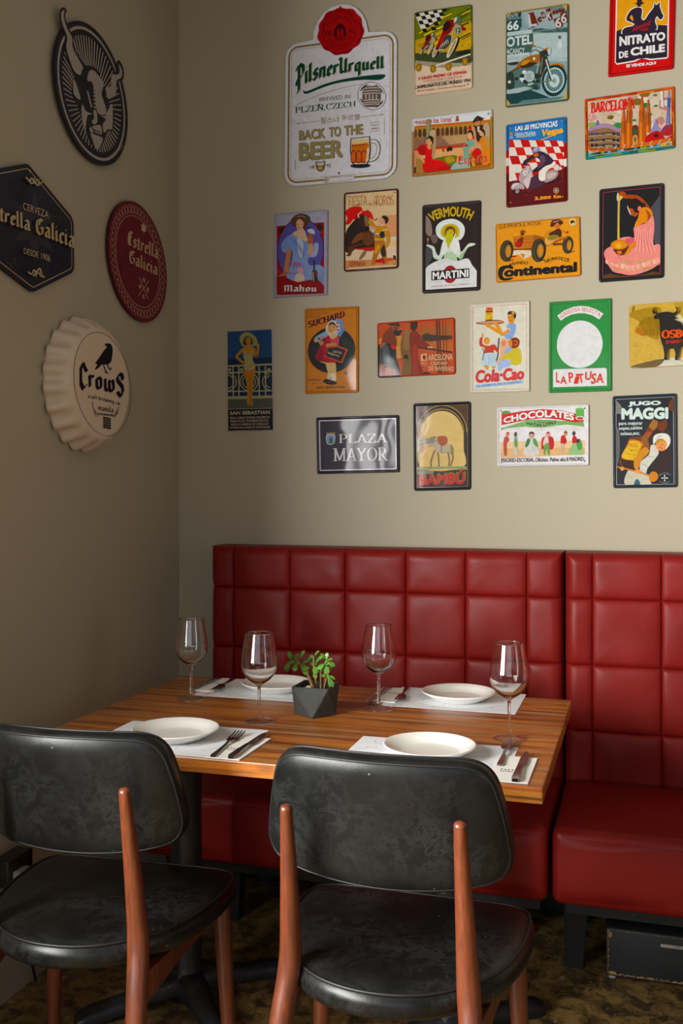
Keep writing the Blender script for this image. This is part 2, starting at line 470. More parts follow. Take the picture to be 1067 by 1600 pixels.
# ------------------------------------------------------------------ banquette benches
def make_bench(x0, x1, seams, label, leg_in=0.016):
    root = empty('banquette_bench', ((x0 + x1) / 2, -0.3, 0))
    xc = (x0 + x1) / 2
    tag(root, label, 'bench', 'red banquette benches along the back wall')
    # backrest: one tufted panel
    z0, z1, T, R = 0.40, 1.125, 0.128, 0.034
    zs = [0.590, 0.788, 0.987]
    bm = bmesh.new()
    def axis(a, b, extra):
        n = int((b - a) / 0.0075); s = [a + (b - a) * i / n for i in range(n + 1)]
        for e in extra:
            s += [e - 0.004, e - 0.0015, e, e + 0.0015, e + 0.004]
        for k in (0.002, 0.005, 0.009, 0.014): s += [a + k, b - k]
        s = sorted(s); out = [s[0]]
        for v in s[1:]:
            if v - out[-1] > 0.0009: out.append(v)
        return out
    X, Zs = axis(x0, x1, seams), axis(z0, z1, zs)
    rnd = random.Random(int(x0 * 100))
    wob = [rnd.uniform(-1, 1) for _ in range(40)]
    def depth(x, z):
        e = min(x - x0, x1 - x, z1 - z)
        d = T
        if e < R: d -= R * (1 - sqrt(max(0, 1 - (1 - e / R) ** 2)))
        dx = min(abs(x - s) for s in seams); dz = min(abs(z - q) for q in zs)
        g = 0.0
        for dd, k in ((dx, 1.0), (dz, 1.0)):
            g = max(g, k * (0.008 * exp(-dd / 0.003) + 0.0065 * exp(-dd / 0.026)))
        g += 0.006 * exp(-sqrt(dx * dx + dz * dz) / 0.025)
        d -= g
        d += 0.0016 * sin(x * 31 + wob[int(z * 30) % 40] * 0.2) * sin(z * 27 + x * 9)
        return max(d, 0.06)
    grid = [[bm.verts.new((x - xc, -depth(x, z) + 0.3, z)) for x in X] for z in Zs]
    nz, nx = len(Zs), len(X)
    for j in range(nz - 1):
        for i in range(nx - 1):
            bm.faces.new((grid[j][i], grid[j][i + 1], grid[j + 1][i + 1], grid[j + 1][i]))
    border = [grid[0][i] for i in range(nx)] + [grid[j][-1] for j in range(1, nz)] + [grid[-1][i] for i in range(nx - 2, -1, -1)] + [grid[j][0] for j in range(nz - 2, 0, -1)]
    back = [bm.verts.new((v.co.x, 0.298, v.co.z)) for v in border]
    L = len(border)
    for k in range(L):
        bm.faces.new((border[k], back[k], back[(k + 1) % L], border[(k + 1) % L]))
    bm.faces.new(back)
    finish('backrest', bm, M['red_leather'], root, smooth=True, angle=65)
    # seat block
    bm = bmesh.new()
    bm_box(bm, x0 - xc + 0.002, x1 - xc - 0.002, -0.30, 0.165, 0.257, 0.452)
    bmesh.ops.subdivide_edges(bm, edges=bm.edges[:], cuts=7, use_grid_fill=True)
    hw = (x1 - x0) / 2
    for v in bm.verts:
        u = v.co.x / hw; w = (v.co.y + 0.0675) / 0.2325
        if v.co.z > 0.45: v.co.z += 0.008 * (1 - u * u) * (1 - w * w)
        if v.co.y < -0.299: v.co.y -= 0.006 * (1 - u ** 4) * (1 - ((v.co.z - 0.355) / 0.0975) ** 2)
    es = [e for e in bm.edges if len(e.link_faces) == 2 and e.calc_face_angle(0) > 1.0]
    bmesh.ops.bevel(bm, geom=es, offset=0.024, segments=5, profile=0.5, affect='EDGES', clamp_overlap=True)
    finish('seat', bm, M['red_leather'], root, smooth=True, angle=70)
    box_obj('base_frame', x0 - xc + 0.03, x1 - xc - 0.03, -0.20, 0.29, 0.20, 0.2565, M['bench_black'], root)
    for sx in (-1, 1):
        for (yf, yb) in ((-0.08, -0.04), (0.22, 0.26)):
            bm = bmesh.new()
            xa = sx * (hw - leg_in); xb = sx * (hw - leg_in - 0.064); xt = sx * (hw - leg_in - 0.050)
            lo, hi = sorted((xa, xt)); lo2, hi2 = sorted((xa, xb))
            loft(bm, [[(lo, yf, 0), (hi, yf, 0), (hi, yb, 0), (lo, yb, 0)], [(lo2, yf, 0.21), (hi2, yf, 0.21), (hi2, yb, 0.21), (lo2, yb, 0.21)]])
            finish('leg', bm, M['bench_black'], root)
    return root

def mat_worn():
    m, nt, b = material('worn_black_paint')
    v = coords(nt)
    n = noise(nt, v, 22, 8, 0.7)
    c = ramp(nt, n, [(0.66, lin((20, 21, 22))), (0.70, lin((120, 100, 72)))])
    nt.links.new(c, b.inputs['Base Color'])
    b.inputs['Roughness'].default_value = 0.5
    return m
M['bench_black'] = mat_worn()
make_bench(0.176, 1.335, [0.258, 0.458, 0.648, 0.848, 1.039, 1.227], 'long red tufted banquette bench behind the wooden table, the left one of the two', 0.16)
make_bench(1.342, 2.502, [1.422, 1.619, 1.816, 2.012, 2.208, 2.41], 'red tufted banquette bench to the right of the table, cut off by the photo edge')

# ------------------------------------------------------------------ table
TX0, TX1, TY0, TY1, TZ, TT = 0.228, 1.384, -1.252, -0.445, 0.75, 0.032
TXC, TYC = (TX0 + TX1) / 2, (TY0 + TY1) / 2
table = empty('dining_table', (TXC, TYC, 0))
tag(table, 'rectangular dining table with a reclaimed wood top on two black iron pedestals', 'table')
bm = bmesh.new()
bm_box(bm, TX0 - TXC, TX1 - TXC, TY0 - TYC, TY1 - TYC, TZ - TT, TZ)
bmesh.ops.subdivide_edges(bm, edges=[e for e in bm.edges if e.calc_length() > 0.5], cuts=30)
rnd = random.Random(3)
bevel_all(bm, 0.003, 2, lambda e: len(e.link_faces) == 2 and e.calc_face_angle(0) > 1.0)
for v in bm.verts:
    if abs(v.co.z - TZ) < 0.02 or True:
        if v.co.y < TY0 - TYC + 0.004: v.co.y += 0.0006 * sin(v.co.x * 17) + 0.0003 * sin(v.co.x * 41)
        if v.co.x > TX1 - TXC - 0.004: v.co.x += 0.0004 * sin(v.co.y * 21)
finish('tabletop', bm, M['table_wood'], table, smooth=False)
for px in (0.437, 1.122):
    bm = bmesh.new()
    bm_lathe(bm, [(0.105, TZ - TT), (0.105, TZ - TT - 0.008), (0.05, TZ - TT - 0.016), (0.039, TZ - TT - 0.03), (0.039, 0.10), (0.041, 0.085), (0.045, 0.07), (0.047, 0.05)], 40, True, True)
    col = finish('pedestal_column', bm, M['iron'], table, smooth=True, angle=50)
    col.location = (px - TXC, -0.835 - TYC, 0)
    for k in range(4):
        a = radians(46 + 90 * k)
        L = 0.275
        bm = bmesh.new()
        loops = []
        for t, w, zt, zb in ((0.0, 0.040, 0.082, 0.03), (0.16, 0.038, 0.08, 0.03), (0.32, 0.030, 0.066, 0.024), (0.55, 0.025, 0.05, 0.014), (0.8, 0.025, 0.043, 0.006), (0.94, 0.024, 0.038, 0.0), (1.0, 0.020, 0.028, 0.0)):
            r = 0.01 + L * t
            prof = [(-w, zb), (w, zb), (w * 1.02, zb + (zt - zb) * 0.5), (w * 0.62, zt - 0.002), (0, zt), (-w * 0.62, zt - 0.002), (-w * 1.02, zb + (zt - zb) * 0.5)]
            loops.append([Vector((cos(a) * r - sin(a) * s, sin(a) * r + cos(a) * s, z)) for s, z in prof])
        loft(bm, loops)
        ft = finish('foot', bm, M['iron'], col, smooth=True, angle=55)

# ------------------------------------------------------------------ chairs
def seat_outline(inset, n=96):
    ctrl = [(0, 0.236), (0.12, 0.236), (0.192, 0.232), (0.232, 0.208), (0.246, 0.155), (0.243, 0.06), (0.222, -0.04), (0.185, -0.11), (0.12, -0.172), (0.06, -0.200), (0, -0.208)]
    full = ctrl + [(-x, y) for x, y in reversed(ctrl[1:-1])]
    pts = catmull([Vector((x, y, 0)) for x, y in full], 6, True)
    out = []
    m = len(pts)
    for i in range(m):
        t = pts[(i + 1) % m] - pts[i - 1]
        nrm = Vector((-t.y, t.x, 0)).normalized()
        if nrm.dot(pts[i]) > 0: nrm = -nrm
        out.append(pts[i] + nrm * inset)
    return out

def back_shape(inset, y, n=80):
    # outline in the back's own plane (x, z), widest below the middle, rounded corners
    ctrl = [(0, 0.124), (0.10, 0.122), (0.165, 0.115), (0.200, 0.088), (0.217, 0.035), (0.229, -0.03), (0.231, -0.072), (0.212, -0.104), (0.165, -0.118), (0.085, -0.124), (0, -0.126)]
    full = ctrl + [(-x, z) for x, z in reversed(ctrl[1:-1])]
    pts = catmull([Vector((x, 0, z)) for x, z in full], 5, True)
    m = len(pts); out = []
    for i in range(m):
        t = pts[(i + 1) % m] - pts[i - 1]
        nrm = Vector((-t.z, 0, t.x)).normalized()
        if nrm.dot(pts[i]) > 0: nrm = -nrm
        p = pts[i] + nrm * inset
        out.append(Vector((p.x, y, p.z)))
    return out

BACK_TILT = radians(9)
def bend(p):
    q = Vector((p.x, p.y + 0.95 * p.x * p.x, p.z))
    q = Matrix.Rotation(BACK_TILT, 3, 'X') @ q
    return q + Vector((0, -0.128, 0.722))

def shrink(pts, k):
    c = sum(pts, Vector((0, 0, 0))) / len(pts)
    return [Vector((c.x + (p.x - c.x) * k, p.y if abs(c.y - p.y) < 1e-9 else c.y + (p.y - c.y) * k, c.z + (p.z - c.z) * k)) for p in pts]

def make_chair():
    root = empty('dining_chair', (0, 0, 0))
    bm = bmesh.new()
    prof = [(0.5, 0.404), (0.03, 0.403), (0.008, 0.407), (0.0, 0.418), (0.0, 0.434), (0.006, 0.446), (0.010, 0.449), (0.014, 0.4525), (0.03, 0.4575), (0.76, 0.4615), (0.55, 0.4635), (0.25, 0.4645)]
    loft(bm, [[Vector((p.x, p.y, z)) for p in (seat_outline(i) if i < 0.2 else shrink(seat_outline(0), i))] for i, z in prof])
    seat = finish('seat', bm, M['black_leather'], root, smooth=True, angle=60)
    bm = bmesh.new()
    bm_tube(bm, [Vector((p.x, p.y, 0.4505)) for p in seat_outline(0.0085)], 0.0032, 8, closed=True)
    finish('piping', bm, M['black_piping'], seat, smooth=True, angle=None)
    bm = bmesh.new()
    prof = [(0.12, 0.026), (0.3, 0.026), (0.5, 0.026), (0.7, 0.025), (0.03, 0.0235), (0.014, 0.020), (0.003, 0.012), (0.0, 0.002), (0.0, -0.008), (0.004, -0.0155), (0.012, -0.0205), (0.03, -0.0230), (0.7, -0.024), (0.5, -0.0245), (0.3, -0.0245), (0.12, -0.0245)]
    lp = []
    for i, y in prof:
        base = back_shape(i if i < 0.05 else 0, y)
        lp.append([bend(p) for p in (base if i < 0.05 else shrink(base, i))])
    loft(bm, lp)
    back = finish('backrest', bm, M['black_leather'], root, smooth=True, angle=60)
    for yy, ins in ((-0.0160, 0.0062), (0.0125, 0.0025)):
        bm = bmesh.new()
        bm_tube(bm, [bend(p) for p in back_shape(ins, yy)], 0.0024, 8, closed=True)
        finish('piping', bm, M['black_piping'], back, smooth=True, angle=None)
    for s in (-1, 1):
        pts = catmull([Vector((s * 0.196, -0.262, 0.0)), Vector((s * 0.185, -0.225, 0.18)), Vector((s * 0.172, -0.176, 0.36)), Vector((s * 0.163, -0.151, 0.455)), Vector((s * 0.160, -0.158, 0.54)), Vector((s * 0.157, -0.177, 0.66)), Vector((s * 0.155, -0.194, 0.752))], 6)
        zr = [(0, 0.0125), (0.18, 0.0165), (0.36, 0.0205), (0.455, 0.0215), (0.54, 0.0185), (0.66, 0.0145), (0.752, 0.0110)]
        rad = []
        for p in pts:
            r = zr[-1][1]
            for (za, ra), (zb, rb) in zip(zr, zr[1:]):
                if za <= p.z <= zb: r = ra + (rb - ra) * (p.z - za) / (zb - za); break
            rad.append(r)
        bm = bmesh.new(); bm_tube(bm, pts, rad, 16, round_end=True)
        finish('rear_leg', bm, M['walnut'], root, smooth=True, angle=60)
        bm = bmesh.new()
        bm_tube(bm, [(s * 0.205, 0.185, 0.405), (s * 0.209, 0.190, 0.30), (s * 0.216, 0.200, 0.12), (s * 0.221, 0.206, 0.0)], [0.0195, 0.0195, 0.016, 0.012], 16)
        finish('front_leg', bm, M['walnut'], root, smooth=True, angle=60)
        # side rail, a tapering board between the two legs
        bm = bmesh.new()
        loops = []
        for t, zt, zb in ((0, 0.398, 0.338), (0.35, 0.40, 0.362), (0.75, 0.402, 0.376), (1, 0.402, 0.372)):
            x = s * (0.172 + (0.203 - 0.172) * t); y = -0.165 + (0.19 + 0.165) * t
            loops.append([(x - 0.011, y, zb), (x + 0.011, y, zb), (x + 0.011, y, zt), (x - 0.011, y, zt)])
        loft(bm, loops); finish('side_rail', bm, M['walnut'], root)
    box_obj('front_rail', -0.195, 0.195, 0.178, 0.2, 0.362, 0.402, M['walnut'], root, 0.003, 2)
    return root

chair = make_chair()
chair.location = (1.114, -1.315, 0); chair.rotation_euler = (0, 0, radians(0.5))
CH = 'black leather chairs drawn up to the table'
tag(chair, 'black leather dining chair with brown wooden legs, standing in front of the table at right', 'chair', CH)
c2 = copy_tree(chair)
c2.location = (0.472, -1.325, 0); c2.rotation_euler = (0, 0, radians(3.5))
tag(c2, 'black leather dining chair at the left, cut off by the photo edge', 'chair', CH)

# ------------------------------------------------------------------ tableware
bm = bmesh.new()
bm_lathe(bm, [(0, 0.0035), (0.045, 0.0035), (0.056, 0.0005), (0.060, 0.0), (0.063, 0.002), (0.078, 0.010), (0.0945, 0.0195), (0.0985, 0.0225), (0.0992, 0.0240), (0.0985, 0.0252), (0.0950, 0.0248), (0.080, 0.0165), (0.066, 0.0092), (0.060, 0.0078), (0.03, 0.0072), (0, 0.0072)], 72)
plate = finish('dinner_plate', bm, M['ceramic'], None, smooth=True, angle=None)
PG = 'white plates on the table'
MAT_T = 0.0006
def at_table(o, x, y, rz=0.0, dz=0.0):
    o.location = (x, y, TZ + dz); o.rotation_euler = (0, 0, rz); return o
spots = [(0.550, -1.122, 'white dinner plate nearest the left chair'), (0.580, -0.560, 'white dinner plate half hidden behind the potted succulent'),
         (1.093, -0.535, 'white dinner plate at the back right, in front of the red bench'), (1.131, -1.090, 'white dinner plate behind the top of the right chair, cut by its backrest')]
for i, (x, y, l) in enumerate(spots):
    p = plate if i == 0 else copy_tree(plate)
    at_table(p, x, y, 0, MAT_T + 0.0002); tag(p, l, 'plate', PG)

# wine glass: bowl, stem and foot are stretches of one continuous wall of glass
def glass_part(name, prof, parent, mat='glass'):
    bm = bmesh.new(); bm_lathe(bm, prof, 64)
    bmesh.ops.remove_doubles(bm, verts=bm.verts, dist=1e-7)
    me = bpy.data.meshes.new(name)
    for f in bm.faces: f.smooth = True
    bm.to_mesh(me); bm.free()
    o = link(name, me, M[mat], parent)
    o.cycles.is_caustics_caster = True
    return o
wg = empty('wine_glass')
def sm(pts, sub=5):
    return [(max(0, v.x), v.y) for v in catmull([Vector((r, z, 0)) for r, z in pts], sub)]
foot_p = [(0.0, 0.0), (0.030, 0.0), (0.0375, 0.0004), (0.0384, 0.0014), (0.0378, 0.0024), (0.030, 0.0036), (0.018, 0.0058), (0.009, 0.0100), (0.0055, 0.0150)]
stem_p = sm([(0.0055, 0.0150), (0.0042, 0.024), (0.0036, 0.045), (0.0036, 0.072), (0.0046, 0.085), (0.0068, 0.0900)])
outer = sm([(0.0068, 0.0900), (0.0140, 0.0945), (0.0265, 0.1030), (0.0365, 0.1150), (0.0428, 0.1300), (0.0440, 0.1420), (0.0425, 0.1600), (0.0392, 0.1830), (0.0352, 0.2050), (0.0334, 0.2162)])
inner = sm([(0.0324, 0.2162), (0.0342, 0.2050), (0.0382, 0.1830), (0.0415, 0.1600), (0.0429, 0.1420), (0.0416, 0.1305), (0.0352, 0.1165), (0.0250, 0.1055), (0.0120, 0.0980), (0.0, 0.0962)])
glass_part('foot', foot_p, wg, 'thin_glass'); glass_part('stem', stem_p, wg, 'glass')
glass_part('bowl', outer + [(0.0329, 0.2168)] + inner, wg)
WG = 'wine glasses on the table'
for i, (x, y, l) in enumerate([(0.401, -0.732, 'empty wine glass at the far left, standing in front of the bare wall corner'), (0.673, -0.920, 'empty wine glass just left of the potted succulent'),
                               (0.916, -0.702, 'empty wine glass at the back, right of the potted succulent'), (1.275, -0.902, 'empty wine glass nearest the right edge of the table')]):
    g = wg if i == 0 else copy_tree(wg)
    at_table(g, x, y, i * 0.7, 0.0004); tag(g, l, 'wine glass', WG)

# fork and knife, lying along +y (tip), handle end at y = 0
fork = empty('fork')
def strip_section(bm, sts):
    loft(bm, [[(-w, y, z - t), (w, y, z - t), (w * 0.9, y, z + t), (-w * 0.9, y, z + t)] for y, w, z, t in sts])
bm = bmesh.new()
strip_section(bm, [(0, 0.0055, 0.002, 0.0012), (0.01, 0.0075, 0.002, 0.0014), (0.05, 0.0055, 0.0022, 0.0013), (0.090, 0.0034, 0.0036, 0.0013), (0.113, 0.0036, 0.0060, 0.0013)])
finish('handle', bm, M['steel'], fork, smooth=True, angle=50)
bm = bmesh.new()
strip_section(bm, [(0.112, 0.0036, 0.0060, 0.0012), (0.120, 0.0085, 0.0062, 0.0011), (0.130, 0.0124, 0.0048, 0.0010), (0.142, 0.0132, 0.0036, 0.0010), (0.147, 0.0132, 0.0034, 0.0010)])
for k in range(4):
    xc = -0.0109 + k * 0.00727
    loft(bm, [[(xc - w, y, z - t), (xc + w, y, z - t), (xc + w, y, z + t), (xc - w, y, z + t)] for y, w, z, t in ((0.147, 0.0023, 0.0034, 0.0010), (0.172, 0.0021, 0.0040, 0.0009), (0.192, 0.0017, 0.0064, 0.0007), (0.200, 0.0008, 0.0080, 0.0004))])
finish('tines', bm, M['steel'], fork, smooth=True, angle=50)
knife = empty('knife')
bm = bmesh.new()
strip_section(bm, [(0, 0.006, 0.0036, 0.0030), (0.008, 0.0085, 0.0036, 0.0036), (0.06, 0.0068, 0.0036, 0.0034), (0.105, 0.0055, 0.0036, 0.0030)])
finish('handle', bm, M['steel'], knife, smooth=True, angle=50)
bm = bmesh.new()
loft(bm, [[(a, y, 0.003), (b, y, 0.0034), (b, y, 0.0036), (a, y, 0.0046)] for y, a, b in ((0.104, -0.004, 0.005), (0.112, -0.006, 0.0115), (0.15, -0.0055, 0.0118), (0.19, -0.004, 0.0100), (0.207, -0.001, 0.007), (0.213, 0.003, 0.005))])
finish('blade', bm, M['steel'], knife, smooth=True, angle=30)

def printed_sheet(name, w, d, t, ox, oy, marks, mat_key, parent=None, base=(232, 234, 238)):
    """a sheet of paper w x d with printed line work; marks = [(points, width, colour)] in metres"""
    bm = bmesh.new(); cl = bm.loops.layers.float_color.new('Col')
    for f in bm_box(bm, -w / 2, w / 2, -d / 2, d / 2, 0, t):
        for l in f.loops: l[cl] = lin(base)
    z = t
    for pts, wd, colr in marks:
        z += 0.000002
        c = lin(colr)
        for a, b in zip(pts, pts[1:]):
            a = Vector((a[0], a[1], z)); b = Vector((b[0], b[1], z)); dv = b - a
            if dv.length < 1e-7: continue
            nn = Vector((-dv.y, dv.x, 0)).normalized() * wd / 2
            f = bm.faces.new([bm.verts.new(p) for p in (a - nn, b - nn, b + nn, a + nn)])
            if f.normal.z < 0: f.normal_flip()
            f.normal_update()
            if f.normal.z < 0: f.normal_flip()
            for l in f.loops: l[cl] = c
    return finish(name, bm, M[mat_key], parent, recalc=False)

def doodles(w, d, seed):
    r = random.Random(seed); out = []
    for _ in range(30):
        cx, cy = r.uniform(-w * 0.42, w * 0.42), r.uniform(-d * 0.42, d * 0.42)
        pts = [Vector((cx, cy, 0))]
        a = r.uniform(0, 6.28)
        for k in range(r.randint(4, 7)):
            a += r.uniform(-1.3, 1.3); s = r.uniform(0.008, 0.02)
            pts.append(pts[-1] + Vector((cos(a) * s, sin(a) * s * 0.8, 0)))
        pts = [p for p in catmull(pts, 4) if abs(p.x) < w * 0.48 and abs(p.y) < d * 0.47]
        g = r.randint(95, 150)
        if len(pts) > 2: out.append(([(p.x, p.y) for p in pts], 0.0008, (g, g, g + 4)))
        if r.random() < 0.4:   # a line of tiny lettering
            yy = cy - 0.01
            for k in range(8):
                out.append(([(cx + k * 0.003, yy), (cx + k * 0.003 + 0.0018, yy + r.uniform(-0.0006, 0.0006))], 0.0012, (135, 135, 140)))
    return out
MG = 'paper placemats on the table'
mats = [(0.553, -1.122, 0.352, 0.252, 0.02, 'paper placemat under the plate nearest the left chair'), (0.556, -0.562, 0.352, 0.244, 0.01, 'paper placemat under the plate half hidden by the succulent'),
        (1.084, -0.535, 0.350, 0.246, 0.0, 'paper placemat under the plate at the back right'), (1.130, -1.100, 0.352, 0.248, 0.01, 'paper placemat under the plate cut off by the right chair back')]
for i, (x, y, w, d, rz, l) in enumerate(mats):
    o = printed_sheet('placemat', w, d, MAT_T, 0, 0, doodles(w, d, 11 + i), 'matte')
    at_table(o, x, y, rz); tag(o, l, 'placemat', MG)

# folded napkins with the restaurant's small black print
def napkin_marks(seed):
    r = random.Random(seed); out = []
    for row, (h, n) in enumerate(((0.009, 6), (0.006, 8))):
        for k in range(n):
            x = -0.022 + k * 0.044 / n; y = -0.016 - row * 0.011
            out.append(([(x, y), (x, y + h)], 0.0022, (24, 24, 26)))
            out.append(([(x, y + h * r.random()), (x + 0.0035, y + h * r.random())], 0.0016, (24, 24, 26)))
    return out
NG = 'folded napkins under the cutlery'
sets = [  # napkin centre, rotation, fork (x,y,rot), knife (x,y,rot), wording
    ((0.722, -1.160), 0.0, (0.700, -1.250, 0.10), (0.742, -1.252, 0.035), 'right of the plate nearest the left chair', -1),
    ((1.315, -1.148), 0.0, (1.287, -1.140, 0.03), (1.330, -1.240, 0.02), 'at the right edge of the table, beside the right chair', -1),
    ((0.900, -0.532), 0.0, (0.927, -0.430, pi + 0.12), (0.878, -0.445, pi + 0.0), 'left of the plate at the back right', 1),
    ((0.385, -0.545), 0.0, (0.405, -0.450, pi + 0.12), (0.362, -0.452, pi + 0.0), 'left of the plate half hidden by the succulent', 1)]
for i, (nc, nr, fk, kn, words, sgn) in enumerate(sets):
    o = printed_sheet('napkin', 0.078, 0.182, 0.0022, 0, 0, napkin_marks(i), 'matte', base=(240, 238, 230))
    at_table(o, nc[0], nc[1], nr + (pi if sgn > 0 else 0), MAT_T + 0.0002); tag(o, 'folded white napkin ' + words, 'napkin', NG)
    f = fork if i == 0 else copy_tree(fork)
    at_table(f, fk[0], fk[1] if i != 1 else -1.140, fk[2] if sgn < 0 else fk[2], MAT_T + 0.0026)
    tag(f, 'steel fork ' + words, 'fork', 'forks on the napkins')
    k = knife if i == 0 else copy_tree(knife)
    at_table(k, kn[0], kn[1], kn[2], MAT_T + 0.0026)
    tag(k, 'steel table knife ' + words, 'knife', 'knives on the napkins')

# ------------------------------------------------------------------ potted succulent
def mat_pot():
    m, nt, b = material('porous_dark_stone')
    v = coords(nt)
    pits = noise(nt, v, 420, 3, 0.6)
    n = noise(nt, v, 60, 4)
    c = mixc(nt, n, lin((44, 46, 42)), lin((68, 70, 64)))
    c = mixc(nt, ramp(nt, pits, [(0.36, G(0.95)), (0.44, G(0))]), c, lin((14, 15, 13)))
    nt.links.new(c, b.inputs['Base Color']); b.inputs['Roughness'].default_value = 0.8
    bump(nt, b, pits, 0.5, 0.001)
    return m
M['pot'] = mat_pot()
M['soil'] = simple('dark_soil', (46, 36, 26), 0.95)
M['pebble'] = simple('pale_pebble', (214, 190, 160), 0.6)
def mat_leaf():
    m, nt, b = material('succulent_leaf')
    v = coords(nt)
    n = noise(nt, v, 40, 3)
    nt.links.new(ramp(nt, n, [(0.3, lin((70, 122, 42))), (0.7, lin((118, 170, 66)))]), b.inputs['Base Color'])
    b.inputs['Roughness'].default_value = 0.35
    b.inputs['Subsurface Weight'].default_value = 0.15
    b.inputs['Subsurface Radius'].default_value = (0.004, 0.006, 0.002)
    return m
M['leaf'] = mat_leaf()
def mat_stem():
    m, nt, b = material('succulent_stem')
    tc = nt.nodes.new('ShaderNodeTexCoord'); sp = nt.nodes.new('ShaderNodeSeparateXYZ')
    nt.links.new(tc.outputs['Object'], sp.inputs[0])
    mr = N(nt, 'ShaderNodeMapRange'); mr.inputs[1].default_value = 0.085; mr.inputs[2].default_value = 0.125
    nt.links.new(sp.outputs['Z'], mr.inputs[0])
    n = noise(nt, coords(nt), 90, 3)
    c = mixc(nt, mr.outputs[0], ramp(nt, n, [(0.3, lin((108, 72, 34))), (0.7, lin((150, 108, 52)))]), lin((104, 146, 60)))
    nt.links.new(c, b.inputs['Base Color']); b.inputs['Roughness'].default_value = 0.5
    return m
M['stem'] = mat_stem()
PX, PY = 0.777, -0.796
plant = empty('potted_succulent', (PX, PY, TZ))
tag(plant, 'small green succulent in a faceted dark stone pot on the middle of the table', 'potted plant')
bm = bmesh.new()
def ring(r, z, ang, n=4):
    return [Vector((r * cos(ang + 2 * pi * k / n), r * sin(ang + 2 * pi * k / n), z)) for k in range(n)]
H = 0.074; TOPR = 0.0485 * sqrt(2)
B = [bm.verts.new(p + Vector((0.001, -0.009, 0))) for p in ring(0.053, 0.0, radians(-80))]
T_ = [bm.verts.new(p) for p in ring(TOPR, H, radians(-45))]
for k in range(4):   # antiprism: bottom corner k sits between top corners k-1 and k
    bm.faces.new((B[k], T_[k], T_[k - 1])); bm.faces.new((B[k], B[(k + 1) % 4], T_[k]))
bm.faces.new(B)
Ti = [bm.verts.new(p) for p in ring(TOPR - 0.009, H, radians(-45))]
Ts = [bm.verts.new(p) for p in ring(TOPR - 0.013, H - 0.016, radians(-45))]
for k in range(4):
    bm.faces.new((T_[k], T_[(k + 1) % 4], Ti[(k + 1) % 4], Ti[k])); bm.faces.new((Ti[k], Ti[(k + 1) % 4], Ts[(k + 1) % 4], Ts[k]))
bm.faces.new(Ts)
bevel_all(bm, 0.0025, 3)
finish('pot', bm, M['pot'], plant)
bm = bmesh.new()
r = random.Random(5)
g = 9; q = (TOPR - 0.013) / sqrt(2)
gv = [[bm.verts.new((-q + 2 * q * i / g, -q + 2 * q * j / g, H - 0.0155 + r.uniform(0, 0.003))) for i in range(g + 1)] for j in range(g + 1)]
for j in range(g):
    for i in range(g): bm.faces.new((gv[j][i], gv[j][i + 1], gv[j + 1][i + 1], gv[j + 1][i]))
finish('soil', bm, M['soil'], plant, smooth=True)
for (x, y, s) in ((-0.013, -0.016, 0.0095), (-0.024, -0.004, 0.005), (0.002, -0.026, 0.004), (-0.03, -0.022, 0.004)):
    bm = bmesh.new(); bmesh.ops.create_icosphere(bm, subdivisions=2, radius=s)
    for v in bm.verts: v.co.z *= 0.75; v.co += Vector((r.uniform(-1, 1), r.uniform(-1, 1), 0)) * s * 0.12
    o = finish('pebble', bm, M['pebble'], plant, smooth=True, angle=None); o.location = (x, y, H - 0.0125 + s * 0.5)
leaves = bmesh.new()
def leaf(base, d, up, L, W):
    d = Vector(d).normalized(); up = Vector(up)
    side = d.cross(up)
    if side.length < 1e-3: side = d.cross(Vector((1, 0, 0)))
    side.normalize(); up = side.cross(d).normalized()
    loops = []
    for t, w, h in ((0.0, 0.13, 0.0), (0.2, 0.36, 0.02), (0.45, 0.85, 0.05), (0.7, 1.0, 0.04), (0.88, 0.72, -0.01), (0.98, 0.22, -0.05)):
        c = base + d * L * t + up * L * h
        ww = W * w / 2; th = W * 0.075 * (0.5 + w * 0.5)
        loops.append([c + side * ww * cos(a) + up * (th * sin(a) + 0.18 * ww * abs(cos(a))) for a in [2 * pi * k / 10 for k in range(10)]])
    loft(leaves, loops)
# stems: from soil to tip, picked off the photograph as (right, depth, height) offsets from the pot centre
S_ = [([(-0.002, -0.008, 0.058), (-0.011, -0.010, 0.085), (-0.021, -0.010, 0.100), (-0.030, -0.008, 0.110)], 0.0046),
      ([(0.000, 0.002, 0.058), (-0.001, 0.0, 0.085), (-0.004, -0.002, 0.105), (-0.005, 0.0, 0.128)], 0.0032),
      ([(0.012, -0.004, 0.058), (0.012, -0.004, 0.080), (0.012, -0.005, 0.097)], 0.0026),
      ([(0.016, 0.006, 0.058), (0.017, 0.006, 0.085), (0.018, 0.004, 0.108), (0.022, 0.004, 0.122)], 0.0030),
      ([(0.020, -0.010, 0.058), (0.023, -0.010, 0.075), (0.029, -0.010, 0.094)], 0.0024),
      ([(-0.030, -0.008, 0.110), (-0.042, -0.008, 0.120), (-0.054, -0.009, 0.118)], 0.0024)]
SP = lambda p: Vector((p[0] * 1.2, p[1] * 1.1, 0.058 + (p[2] - 0.058) * 1.2))
for pts, rad in S_:
    bm = bmesh.new()
    cp = catmull([SP(p) for p in pts], 5)
    bm_tube(bm, cp, [rad * (1 - 0.4 * i / len(cp)) for i in range(len(cp))], 10)
    finish('stem', bm, M['stem'], plant, smooth=True, angle=None)
